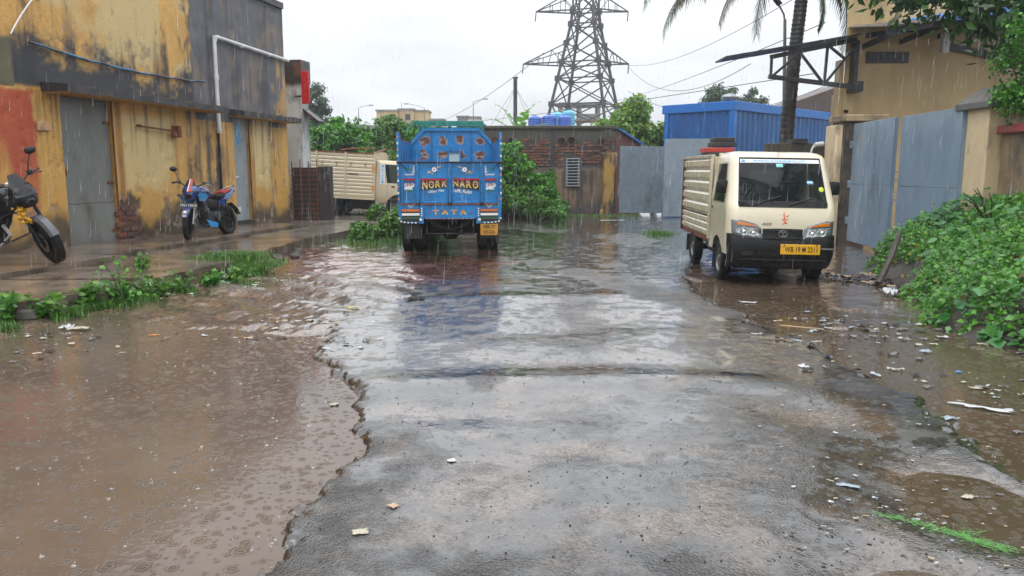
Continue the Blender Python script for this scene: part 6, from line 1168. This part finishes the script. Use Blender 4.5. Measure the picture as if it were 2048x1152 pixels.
for x, w_ in ((-.75, .42), (.25, .22), (1.1, .34)):
    MB().box(x, x + w_, -1.012, -1.004, 1.46, 1.50).build('lettering_strip', M('faded_lettering', (.10, .10, .09), .6) if 'faded_lettering' not in bpy.data.materials else bpy.data.materials['faded_lettering'], bg_)
mb = MB(); mb.box(-1.95, 3.2, -.42, -.34, .5, .6); mb.box(-1.95, 3.2, .34, .42, .5, .6); mb.tube([(.47, -.9, .37), (.47, .9, .37)], .06); mb.box(1.1, 1.8, -.85, -.5, .34, .6); mb.lathe((1.2, .6, .42), (1, 0, 0), [(.001, -.4), (.2, -.4), (.2, .4), (.001, .4)], 14); mb.build('chassis', CHASSIS, bg_)
MB().tube([(.47 + .42 * math.cos(PI * t / 10), -.86, .37 + .44 * math.sin(PI * t / 10)) for t in range(1, 10)], .03, 6).build('mudguard', M('blue_mudguard', (.05, .12, .3), .4), bg_, True); mb = MB(); mb.tube([(.8, -.9, 2.25), (1.2, -.9, 2.32), (1.95, -.9, 2.35)], .03, 6); mb.tube([(1.95, -.9, 2.2), (1.95, .9, 2.38)], .03, 6); mb.build('tarp_hoop', RUST, bg_, True)
mb = MB(); 
for k in range(6): mb.tube([(-1.5 + .05 * k, -1.03, 2.2 - .02 * k), (-1.48 + .06 * k, -1.05, 2.02), (-1.40 + .04 * k, -1.03, 2.19)], .015, 5)
mb.tube([(-1.46, -1.03, 2.1), (-1.46, -1.03, 1.3)], .012, 5); mb.build('rope', BARK, bg_, True)
# cab: local frame turned so the cab nose points along +x
cabh = bpy.data.objects.new('cab_shell', None)
BLV = [(.50, .06, .80, .10), (.62, .0, .86, .14), (.8, -.02, .88, .15), (1.0, .0, .88, .15), (1.16, .05, .88, .15)] + [(1.2 + .62 * t, .08 + .32 * t, .875 - .08 * t, .15) for t in (0, .25, .5, .75, 1)] + [(1.90, .48, .77, .16), (1.95, .62, .70, .18)]
def bcat(z, a, b):
    if z < .62 and a[0] in 'LR': return 'body'
    if 1.22 < z < 1.8 and a[0] == 'F' and b[0] == 'F': return 'glass'
    if 1.22 < z < 1.78 and a[0] in 'LR' and b[0] == a[0] and .30 < (a[1] + b[1]) / 2 < .93: return 'side' + a[0].lower()
    return 'body'
holder = MB()
parts, _r2 = cabshell(bg_, BLV, 1.45, sf, fs, bcat, (.62, .37, .47), dict(body=BEI, glass=GLASS, sidel=SGLASS, sider=SGLASS, black=BLKP, cowl=BLKP))
for o in parts.values(): o.rotation_euler = (0, 0, R(90)); o.location = (3.45, 0, .03)
MB().box(2.04, 2.09, -.85, .85, .55, 1.95).build('cab_back', BEI, bg_); MB().box(2.55, 2.66, -.895, -.878, 1.10, 1.14).build('door_handle', BLACK, bg_); MB().box(2.40, 2.408, -.884, -.879, .75, 1.8).build('door_seam', BLACK, bg_)
MB().box(2.16, 2.32, -.885, -.879, 1.18, 1.84).build('side_strip', BAN, bg_)
for k, ch_ in enumerate('INTAZ1'): TXT(ch_, .075, .075, BLT, bg_, (2.24, -.8875, 1.79 - k * .105), (R(90), 0, 0), 'side_lettering', bold=.015)

# ---- motorcycles
def moto(label, loc, rotz, steer, body, accent, blue):
    t = thing('motorcycle', label, 'motorcycle', loc, rotz, 'parked motorcycles', ry=R(7)); DK = BLKP
    bw_ = wheel(t, (0, 0, .30), .30, .12, .68, 1, rimmat=CHASSIS)
    fk = bpy.data.objects.new('x', None)
    S = Matrix.Translation((0, 1.10, .95)) @ Matrix.Rotation(R(26), 4, 'X') @ Matrix.Rotation(steer, 4, 'Z') @ Matrix.Rotation(R(-26), 4, 'X') @ Matrix.Translation((0, -1.10, -.95))
    def sm(o): o.matrix_local = S; return o
    w2 = sm(wheel(t, (0, 1.36, .30), .30, .10, .70, 1, rimmat=CHASSIS)); mb = MB(); mb.lathe((.058, 1.36, .30), (1, 0, 0), [(.07, 0), (.13, 0), (.13, .006), (.07, .006)], 20); mb.build('brake_disc', STEEL, w2, True)
    for s in (-1, 1):
        o = MB().tube([(s * .085, 1.36, .30), (s * .085, 1.21, .62), (s * .085, 1.06, .95)], [.026, .024, .020], 10).build('fork', BLKP if not blue else STEEL, t, True); sm(o); o2 = MB().tube([(s * .085, 1.21, .62), (s * .085, 1.06, .95)], .021, 10).build('fork_tube', CHROME, o, True)
    mb = MB(); rings = []
    for k in range(13): a = R(25 + k * 11); c_ = Vector((0, 1.36 + .335 * math.cos(a), .30 + .335 * math.sin(a))); w = .062; rings.append([c_ + Vector((-w, -.03 * math.cos(a), -.03 * math.sin(a))), c_ + Vector((-w * .6, .012 * math.cos(a), .012 * math.sin(a))), c_ + Vector((w * .6, .012 * math.cos(a), .012 * math.sin(a))), c_ + Vector((w, -.03 * math.cos(a), -.03 * math.sin(a)))])
    mb.loft(rings, False, False); o = mb.build('front_mudguard', body if blue else M('smoke_mudguard', (.10, .105, .12), .25), t, True); sm(o)
    if blue: sm(MB().box(-.035, .035, 1.60, 1.66, .50, .56).build('mudguard_mark', WHITE, t, bevel=.02))
    def blobloft(name, secs, mat, sub=None, n=14, par=None):
        rings = []
        for y, z, w, h, e in secs: rings.append([(w * math.copysign(abs(math.cos(2 * PI * j / n)) ** e, math.cos(2 * PI * j / n)), y, z + h * math.copysign(abs(math.sin(2 * PI * j / n)) ** e, math.sin(2 * PI * j / n))) for j in range(n)])
        return MB().loft(rings).build(name, mat, par or t, True)
    tank = blobloft('tank', [(.55, .80, .07, .05, .7), (.62, .84, .12, .09, .7), (.75, .88, .16, .13, .7), (.92, .90, .17, .13, .7), (1.03, .90, .12, .09, .7), (1.08, .90, .05, .04, .8)], body)
    for s in (-1, 1):
        MB().add([(s * .15, .78, .80), (s * .19, 1.0, .93), (s * .20, 1.22, .84), (s * .17, 1.15, .72), (s * .13, .9, .70), (s * .21, 1.05, .83)], [(0, 1, 5), (1, 2, 5), (2, 3, 5), (3, 4, 5), (4, 0, 5)]).build('tank_shroud', accent if blue else DK, tank, True)
        MB().add([(s * .11, -.05, .80), (s * .13, .35, .72), (s * .12, .42, .60), (s * .12, .15, .62), (s * .10, -.32, .86), (s * .07, -.35, .90)], [(0, 1, 2, 3), (0, 3, 4, 5)]).build('side_panel', body, t, True)
    blobloft('mid_body', [(.30, .62, .07, .10, .6), (.42, .62, .10, .13, .6), (.65, .64, .11, .13, .6), (.90, .70, .10, .12, .6), (1.0, .74, .06, .08, .7)], CHASSIS)
    MB().lathe((0, .86, 1.025), (0, .15, 1), [(.045, -.01), (.042, .012), (.001, .016)], 14).build('fuel_cap', CHROME, tank, True)
    se = blobloft('seat', [(.60, .80, .06, .03, .7), (.50, .80, .11, .05, .6), (.25, .79, .13, .05, .6), (.10, .82, .13, .05, .6)], DK); blobloft('pillion_seat', [(.12, .84, .11, .05, .6), (-.05, .88, .12, .045, .6), (-.25, .92, .09, .035, .6), (-.33, .93, .04, .02, .7)], M('red_seat', (.35, .03, .035), .35) if blue else DK, par=se)
    ta = blobloft('tail', [(.1, .77, .10, .05, .7), (-.2, .84, .09, .05, .7), (-.42, .92, .05, .03, .7)], accent if blue else DK); MB().tube([(-.10, -.05, .90), (-.11, -.38, .98), (0, -.45, 1.0), (.11, -.38, .98), (.10, -.05, .90)], .012, 7).build('grab_rail', DK if not blue else STEEL, t, True); MB().box(-.05, .05, -.46, -.42, .87, .92).build('tail_lamp', RLENS, ta, bevel=.01)
    blobloft('rear_mudguard', [(-.25, .62, .06, .03, .6), (-.42, .52, .06, .02, .6), (-.50, .40, .055, .015, .6)], DK); MB().box(-.09, .09, -.50, -.49, .44, .54).build('rear_plate', WHITE, t)
    en = MB(); en.box(-.12, .12, .45, .85, .28, .50); en.lathe((0, .80, .56), (0, .5, 1), [(.10, -.14), (.115, -.12)] + [(.085 + .03 * (k % 2), -.10 + k * .026) for k in range(10)] + [(.09, .17), (.001, .18)], 16); en.lathe((.12, .55, .39), (1, 0, 0), [(.11, 0), (.10, .05), (.001, .06)], 16); en.lathe((-.12, .55, .39), (-1, 0, 0), [(.10, 0), (.09, .05), (.001, .06)], 16); en.build('engine', M('engine_alloy', (.06, .06, .062), .4, metal=.5) if blue else CHASSIS, t, True)
    MB().tube([(.06, .90, .52), (.10, 1.0, .40), (.12, .85, .24), (.14, .45, .22), (.17, .05, .32), (.18, -.30, .42)], [.022, .022, .024, .03, .05, .055], 10).build('exhaust', M('steel_exhaust', (.35, .35, .36), .3, metal=.7), t, True)
    fr_ = MB(); fr_.tube([(0, 1.02, .92), (0, .80, .72), (0, .45, .70), (0, -.3, .82)], .025, 7); fr_.tube([(0, 1.04, .86), (0, .95, .55), (0, .80, .28), (0, .40, .26), (0, .35, .5)], .022, 7)
    for s in (-1, 1): fr_.tube([(s * .08, .40, .42), (s * .09, 0, .30)], .022, 7); fr_.tube([(s * .11, .05, .36), (s * .11, .12, .72)], .03, 8); fr_.tube([(s * .10, .40, .32), (s * .24, .38, .30)], .012, 6)
    fr_.build('frame', CHASSIS, t, True); MB().tube([(-.10, .45, .26), (-.22, .42, .04)], .013, 6).build('side_stand', CHASSIS, t, True)
    hb_ = MB().tube([(-.36, .96, 1.08), (-.22, 1.03, 1.09), (-.08, 1.06, 1.0), (.08, 1.06, 1.0), (.22, 1.03, 1.09), (.36, .96, 1.08)], .014, 8).build('handlebar', BLACK, t, True); sm(hb_)
    for s in (-1, 1):
        MB().tube([(s * .26, 1.01, 1.088), (s * .38, .95, 1.078)], .019, 9).build('grip', BLACK if blue else M('maroon_grip', (.10, .02, .03), .6), hb_, True); MB().tube([(s * .24, 1.06, 1.08), (s * .38, 1.04, 1.055)], .007, 6).build('lever', STEEL if blue else BLACK, hb_, True); MB().box(s * .235 - .03, s * .235 + .03, 1.0, 1.06, 1.06, 1.12).build('switch_box', BLACK, hb_, bevel=.01)
        if not blue or s > 0:
            MB().tube([(s * .22, 1.03, 1.10), (s * .27, 1.02, 1.22), (s * .33, 1.0, 1.30)], .008, 6).build('mirror_stem', BLACK, hb_, True); mm = MB().lathe((s * .35, 1.0, 1.34), (.25 * s, -1, .15), [(.001, -.035), (.05, -.02), (.068, 0), (.068, .008)], 20, None, True); mm.v = [(x, y, 1.34 + (z - 1.34) * .75) for x, y, z in mm.v]; mo = mm.build('mirror', BLACK, hb_, True); mg = MB().lathe((s * .35, 1.0, 1.34), (.25 * s, -1, .15), [(.001, .0105), (.060, .0105)], 20); mg.v = [(x, y, 1.34 + (z - 1.34) * .75) for x, y, z in mg.v]; mg.build('mirror_glass', M('mirror_face', (.75, .73, .68), .1, metal=.6) if 'mirror_face' not in bpy.data.materials else bpy.data.materials['mirror_face'], mo)
        MB().tube([(s * .13, 1.10, .88), (s * .24, 1.12, .88)], .010, 6).lathe((s * .27, 1.12, .88), (1, 0, 0), [(.001, -.05), (.025, -.03), (.028, .02), (.001, .05)], 10).build('turn_signal', BLACK if not blue else M('ts', (.1, .1, .1), .4), t, True)
    cw = blobloft('headlight_cowl', [(1.05, .93, .10, .10, .7), (1.18, .92, .15, .13, .7), (1.27, .88, .13, .13, .7), (1.34, .84, .07, .07, .8)], body if blue else DK); sm(cw)
    MB().add([(-.10, 1.16, 1.04), (-.13, 1.30, .92), (0, 1.36, .92), (.13, 1.30, .92), (.10, 1.16, 1.04), (.05, 1.10, 1.16), (-.05, 1.10, 1.16)], [(0, 1, 2, 6), (6, 2, 5), (5, 2, 3, 4)]).build('visor', DK, cw, True)
    MB().lathe((0, 1.35, .82), (0, 1, -.3), [(.001, .01), (.05, .006), (.065, -.02)], 16).build('headlight', BLKP, cw, True); MB().box(-.08, .08, 1.0, 1.05, 1.0, 1.05).lathe((.03, .99, 1.035), (0, -.5, 1), [(.035, 0), (.034, .012), (.001, .013)], 14).build('dials', WHITE if not blue else BLACK, cw)
    if blue:
        MB().add([(-.055, 1.335, .925), (.0, 1.365, .925), (.0, 1.11, 1.165), (-.04, 1.105, 1.165)], [(0, 1, 2, 3)]).build('visor_stripe', RED, cw); MB().add([(.002, 1.367, .925), (.02, 1.365, .925), (.015, 1.11, 1.165), (.002, 1.112, 1.165)], [(0, 1, 2, 3)]).build('visor_stripe', WHITE, cw)
        npb = MB().box(-.17, .17, 1.33, 1.34, .62, .70).build('number_plate', INK, t); sm(npb); TXT('296115010', .31, .055, WHITE, npb, (0, 1.342, .66), (R(90), 0, PI), 'plate_number', bold=.01)
        MB().add([(-.13, .95, .35), (-.14, .55, .25), (-.14, .60, .17), (-.13, .85, .2)], [(0, 1, 2, 3)]).add([(.13, .95, .35), (.14, .55, .25), (.14, .60, .17), (.13, .85, .2)], [(0, 3, 2, 1)]).build('belly_cowl', accent, t)
    else:
        cg = MB(); [cg.tube([(s * .05, .92, .30), (s * .30, 1.0, .36), (s * .34, .98, .50), (s * .28, .98, .62), (s * .05, .98, .66)], .014, 8) for s in (-1, 1)]; cg.build('crash_guard', BLACK, t, True)
        MB().tube([(.24, .48, .34), (.24, .52, .60)], .018, 8).build('kick_lever', CHROME, t, True)
        gar = MB(); r = np.random.default_rng(8)
        for k in range(46): u = k / 45; p = Vector((.11 + .03 * r.normal(), 1.20 - .02 * r.normal() + .10 * u, .92 - .34 * u)); gar.lathe(p, tuple(r.normal(size=3)), [(.004, -.018), (.022, -.008), (.022, .008), (.004, .018)], 7, None, True)
        sm(gar.build('marigold_garland', M('marigold', (.75, .42, .02), .7, var=.6, vscale=30, dirt=(.6, .12, .01), damt=(.55, .6), dscale=40), t))
    return t
MBLU = M('moto_blue', (.010, .035, .17), .2, coat=.8, var=.2); MSKY = M('moto_sky_blue', (.05, .28, .62), .2, coat=.8, var=.2)
moto('blue and red sports motorcycle parked facing us between the two warehouse doors', (-5.98, 16.25, .27), PI - .17, R(22), MBLU, MSKY, True)
bm_ = moto('black motorcycle with yellow marigold garland at the left edge, by the big grey door', (-7.95, 10.60, .285), R(-85), R(-40), M('moto_black', (.02, .021, .024), .22, coat=.7, var=.3), BLKP, False)
bm_.scale = (1.25, 1.07, 1.1); bm_.rotation_euler[1] = R(4)
# ------------------------------------------------------------------ litter
def gz(x, y): return max(hgt(x, y), 0.0)
LIT = dict(white=M('white_plastic', (.50, .51, .52), .25, var=.2, vscale=20), cream=M('wet_paper', (.42, .38, .29), .5, var=.25, vscale=20), pale=M('pale_blue_plastic', (.32, .38, .43), .25, var=.3, vscale=20), blue=M('blue_plastic', (.05, .22, .50), .3, var=.3), grey=M('grey_rag', (.16, .15, .15), .5, var=.5, vscale=15), black=M('black_rag', (.02, .018, .016), .45, var=.4), orange=M('orange_wrapper', (.60, .22, .05), .4, var=.3), green=M('green_mesh', (.10, .33, .06), .4, var=.4, vscale=30), mint=M('mint_plastic', (.28, .50, .38), .3, var=.3), tan=M('tan_card', (.40, .29, .18), .6, var=.3), yellow=M('yellow_wrapper', (.6, .5, .08), .4))
def crumple(x, y, w, h, rough, seed, rz, n=8, lift=.004):
    r = np.random.default_rng(seed); t = np.linspace(-.5, .5, n); u, v = np.meshgrid(t, t); o = r.random() * 50
    k = .8 + .5 * (fbm(u * 3 + o, v * 3, 3, seed) - .5) * 2; X = u * w * k; Y = v * h * k; Zc = np.abs(fbm(u * 4 + o, v * 4 + o, 3, seed + 1) - .5) * 2 * rough + .002
    c_, s_ = math.cos(rz), math.sin(rz); return np.stack([X * c_ - Y * s_, X * s_ + Y * c_, Zc + lift], -1).reshape(-1, 3), gridF(n, n)
def litter(name, label, x, y, w, h, col, rough=.03, rz=0, seed=0, group=None, dz=0):
    V, F = crumple(x, y, w, h, rough, seed + 1, rz); o = mesh_np(name, V, F, LIT[col]); o.location = (x, y, gz(x, y) + dz); s = o.modifiers.new('thick', 'SOLIDIFY'); s.thickness = .0015; tag(o, label, 'litter', group); return o
litter('booklet', 'soaked pale booklet lying open by the weeds at the left puddle edge', -4.36, 7.60, .24, .17, 'cream', .03, .25, 1, dz=.02); litter('plastic_wrapper', 'crumpled white wrapper beside the soaked booklet on the left', -4.52, 7.66, .15, .10, 'white', .06, 1, 2, dz=.01)
litter('plastic_bag', 'white crumpled plastic bag at the foot of the green mound', 4.80, 9.62, .24, .20, 'white', .14, .3, 3, dz=.03)
litter('paper_scrap', 'white paper scrap lying alone on the middle of the near road', -.33, 3.99, .065, .05, 'white', .008, .3, 4); litter('paper_scrap', 'cream paper scrap on the road, lowest in the picture', -.66, 3.16, .075, .05, 'cream', .008, .2, 5); litter('paper_scrap', 'faint grey paper scrap on the road between the two paler ones', -.56, 3.43, .05, .06, 'tan', .006, .9, 6); litter('paper_scrap', 'folded cream scrap at the tip of the asphalt edge by the brown puddle', -1.22, 5.12, .07, .05, 'cream', .02, .5, 7)
litter('plastic_strip', 'long white plastic strip floating near the right edge', 3.20, 5.02, .42, .07, 'white', .03, -.55, 8); litter('bottle_cap', 'small blue plastic piece floating in the right gutter', 3.56, 5.98, .05, .045, 'blue', .02, 0, 9); litter('plastic_wrapper', 'white wrapper drifting in front of the mini truck', 2.88, 9.25, .20, .08, 'white', .02, -.2, 10)
litter('plastic_sheet', 'mint green plastic sheet by the grass tuft at the platform end', -4.05, 10.75, .26, .16, 'mint', .03, .2, 11); litter('card_scrap', 'tan card scrap in the brown water at the lower right', 2.25, 3.60, .06, .05, 'cream', .012, .6, 12); litter('plastic_sheet', 'pale blue plastic sheet stranded on the gravelly road edge at the lower right', 1.70, 3.68, .13, .05, 'pale', .01, -.5, 13); litter('card_scrap', 'orange brown wrapper floating in the left puddle', -3.50, 7.36, .12, .04, 'orange', .015, .2, 14)
litter('black_rag', 'dark rag dropped at the asphalt seam behind the near road hump', -1.15, 9.2, .24, .10, 'black', .05, .3, 15); litter('yellow_wrapper', 'yellow wrapper on the shiny mud left of the road', -1.85, 8.8, .16, .06, 'yellow', .03, .3, 16); litter('white_board', 'flat white sheet on the ground in front of the yard gate', 3.05, 23.6, .85, .28, 'white', .01, 0, 17, dz=.03)
MB().tube([(2.75, 7.72, .03), (3.1, 7.5, .035)], .008, 6).build('wooden_stick', LIT['tan'], None); tag(bpy.data.objects['wooden_stick'], 'thin reddish stick lying at the edge of the right gutter', 'stick')
# groups of drifted rubbish nobody could count
def drift(name, label, spots_, n, seed, cols, size=(.03, .12)):
    r = np.random.default_rng(seed); Vs = {c_: [] for c_ in cols}; Fs = {c_: [] for c_ in cols}
    for i in range(n):
        cx, cy, sx, sy = spots_[r.integers(len(spots_))]; x = cx + r.normal() * sx; y = cy + r.normal() * sy; c_ = cols[r.integers(len(cols))]; w = r.uniform(*size); V, F = crumple(0, 0, w, w * r.uniform(.2, .8), w * .3, seed * 100 + i, r.uniform(-.9, .6), 5)
        V = V + [x, y, gz(x, y)]; b = sum(len(q) for q in Vs[c_]); Vs[c_].append(V); Fs[c_].append(F + b)
    for c_ in dict.fromkeys(cols):
        if Vs[c_]: tag(mesh_np(name, np.concatenate(Vs[c_]), np.concatenate(Fs[c_]), LIT[c_]), label % c_ if '%' in label else label, None, kind='stuff')
drift('drifted_litter', 'drift of %s plastic litter in the water in front of the mound', [(3.6, 8.0, .3, .3), (3.9, 7.7, .3, .3), (3.2, 7.7, .3, .3), (3.6, 7.2, .4, .3), (4.2, 7.1, .3, .3)], 90, 31, ['white', 'pale', 'grey', 'grey', 'cream', 'black', 'black'])
drift('drifted_litter', 'drift of %s litter at the right edge of the gutter', [(3.45, 5.25, .3, .25), (3.6, 5.6, .3, .2), (3.0, 6.2, .4, .4), (2.7, 6.7, .3, .4), (3.3, 4.6, .3, .3)], 70, 32, ['white', 'cream', 'grey', 'grey', 'pale', 'black'])
drift('road_edge_litter', 'shredded %s litter on the gravelly road edge at the lower right', [(1.75, 3.4, .16, .25), (1.95, 3.2, .2, .2), (1.5, 3.9, .2, .4), (2.1, 3.9, .25, .3), (1.35, 3.2, .15, .25), (2.3, 4.6, .25, .4)], 150, 33, ['white', 'pale', 'cream', 'grey', 'black', 'tan'], (.008, .035))
drift('mud_bar_litter', 'muddy %s scraps on the bar across the left puddle', [(-2.7, 7.2, .5, .1), (-2.2, 7.7, .3, .2), (-1.9, 8.1, .3, .2), (-4.2, 6.6, .3, .2), (-1.5, 6.9, .25, .25), (-4.6, 7.3, .25, .15)], 100, 34, ['grey', 'black', 'white', 'cream', 'tan'], (.02, .09))
drift('verge_litter', 'small %s scraps along the platform weeds', [(-3.9, 10.6, .3, .4), (-4.3, 9.4, .3, .3), (-3.6, 10.9, .3, .3)], 40, 35, ['white', 'cream', 'mint', 'orange'], (.03, .10))
drift('rubbish_heap', 'heap of sodden black rubbish beside the mini truck wheel and the mound', [(5.0, 11.1, .28, .25), (5.3, 10.7, .25, .3), (4.8, 11.3, .25, .15)], 240, 36, ['black', 'grey', 'black', 'tan'], (.06, .22))
# green plastic mesh strip
r = np.random.default_rng(44); mb = MB(); net = [Vector((1.68, 3.36, 0)), Vector((1.86, 3.26, 0)), Vector((1.97, 3.17, 0)), Vector((2.03, 3.08, 0)), Vector((2.11, 3.03, 0))]
for k in range(260):
    t_ = r.random() * 3.99; i = int(t_); c_ = net[i].lerp(net[i + 1], t_ - i) + Vector((r.normal() * .016, r.normal() * .016, 0)); c_.z = gz(c_.x, c_.y) + .006 + .01 * r.random(); d_ = Vector((r.normal() * .014 + .010, r.normal() * .014 - .006, r.normal() * .004)); mb.tube([c_ - d_, c_ + d_], .0008, 3, False)
for k in range(40): c_ = Vector((2.0 + r.normal() * .03, 3.20 + r.normal() * .03, 0)); c_.z = gz(c_.x, c_.y) + .008; d_ = Vector((r.normal() * .03, r.normal() * .03, .006)); mb.tube([c_, c_ + d_], .0008, 3, False)
tag(mb.build('green_mesh', LIT['green'], None), 'bright green shredded plastic mesh strip on the road at the lower right', 'litter')
# loose stones on the asphalt
r = np.random.default_rng(55); Vs = []; Fs = []; base = MB().lathe((0, 0, 0), (0, 0, 1), [(.001, -.5), (.5, -.2), (.45, .25), (.001, .5)], 6); bv = np.array(base.v); bf = [tuple(q) for q in base.f]; tri = np.array([t for q in bf for t in ((q[0], q[1], q[2]), (q[0], q[2], q[3]))])
n = 1100; ys_ = 2.9 + 8 * r.random(n) ** 1.6; xs_ = r.uniform(-1.0, 2.6, n); zs_ = terrain(xs_[None], ys_[None])[0][0]; ok = zs_ > .004
for x, y, z in zip(xs_[ok], ys_[ok], zs_[ok]): s = .003 + .007 * r.random() ** 3; Fs.append(tri + len(Vs) * len(bv)); Vs.append(bv * [s * 1.2, s, s * .8] + r.normal(size=bv.shape) * s * .08 + [x, y, z + s * .2])
tag(mesh_np('loose_stones', np.concatenate(Vs), np.concatenate(Fs), M('dark_stone', (.035, .032, .03), .35, var=.6, vscale=30), None, False), 'loose dark road chippings scattered over the wet asphalt', None, kind='stuff')
# ------------------------------------------------------------------ rain and splashes
def wet(name, a, col=(.85, .88, .9)):
    m, n, l, b = nodes(name); b.inputs['Base Color'].default_value = (*col, 1); b.inputs['Roughness'].default_value = .15; tr = n.new('ShaderNodeBsdfTransparent'); mx_ = n.new('ShaderNodeMixShader'); mx_.inputs[0].default_value = a; l.new(tr.outputs[0], mx_.inputs[1]); l.new(b.outputs[0], mx_.inputs[2]); l.new(mx_.outputs[0], n['Material Output'].inputs['Surface']); return m
r = np.random.default_rng(66); n = 600; yy = 2.9 + 7.5 * r.random(n) ** 1.3; xx = np.where(r.random(n) < .72, r.uniform(-5.2, -.7, n), r.uniform(1.5, 4.4, n)); zz = terrain(xx[None], yy[None])[0][0]; ok = zz < -.004; V = []; F = []
for x, y in zip(xx[ok], yy[ok]):
    s = .005 + .007 * r.random(); b = len(V); k6 = 7
    for k in range(k6): a = 2 * PI * k / k6; V += [np.array([x + .55 * s * math.cos(a), y + .55 * s * math.sin(a), .0005]), np.array([x + s * math.cos(a), y + s * math.sin(a), s * (.35 + .9 * r.random())])]
    for k in range(k6):
        if r.random() < .8: p0, p1, q0, q1 = b + 2 * k, b + 2 * k + 1, b + 2 * ((k + 1) % k6), b + 2 * ((k + 1) % k6) + 1; F += [(p0, q0, p1), (p1, q0, q1)]
    b = len(V); q = s * .3; c_ = np.array([x + r.normal() * s, y + r.normal() * s, s * (1.2 + 2 * r.random())]); V += [c_ + [q, 0, 0], c_ + [-q, q, 0], c_ + [-q, -q, 0], c_ + [0, 0, q * 1.4], c_ - [0, 0, q * 1.4]]; F += [(b, b + 1, b + 3), (b + 1, b + 2, b + 3), (b + 2, b, b + 3), (b + 1, b, b + 4), (b + 2, b + 1, b + 4), (b, b + 2, b + 4)]
tag(mesh_np('rain_splashes', np.array(V), np.array(F), wet('splash_water', .28), None, False), 'tiny crowns of rain splashing on the puddles', None, kind='stuff')
n = 5200; yy = 5.5 + 17 * r.random(n) ** .8; xx = r.uniform(-.72, .72, n) * (yy + 2); zz = r.uniform(.1, 6.5, n); L = .10 + .16 * r.random(n); w = .0009 + .0009 * r.random(n); V = np.stack([np.stack([xx - w, yy, zz], -1), np.stack([xx + w, yy, zz], -1), np.stack([xx + L * .05, yy, zz + L], -1), np.stack([xx, yy + w, zz], -1)], 1).reshape(-1, 3); k = np.arange(n)[:, None] * 4; F = np.concatenate([k + [0, 1, 2], k + [1, 3, 2], k + [3, 0, 2]])
tag(mesh_np('rain', V, F, wet('rain_water', .38), None, False), 'thin slanting drops of falling rain', None, kind='stuff')
# ------------------------------------------------------------------ misty rain air
hz_ = MB().box(-345, 345, -65, 345, -1.2, 40).build('haze', None); hz_['kind'] = 'stuff'; hm = bpy.data.materials.new('rain_haze'); hm.use_nodes = True; hn = hm.node_tree.nodes; hn.remove(hn['Principled BSDF']); pv = hn.new('ShaderNodeVolumePrincipled'); pv.inputs['Color'].default_value = (.93, .96, 1, 1); pv.inputs['Density'].default_value = HAZE; pv.inputs['Anisotropy'].default_value = .2
hm.node_tree.links.new(pv.outputs[0], hn['Material Output'].inputs['Volume']); hz_.data.materials.append(hm)
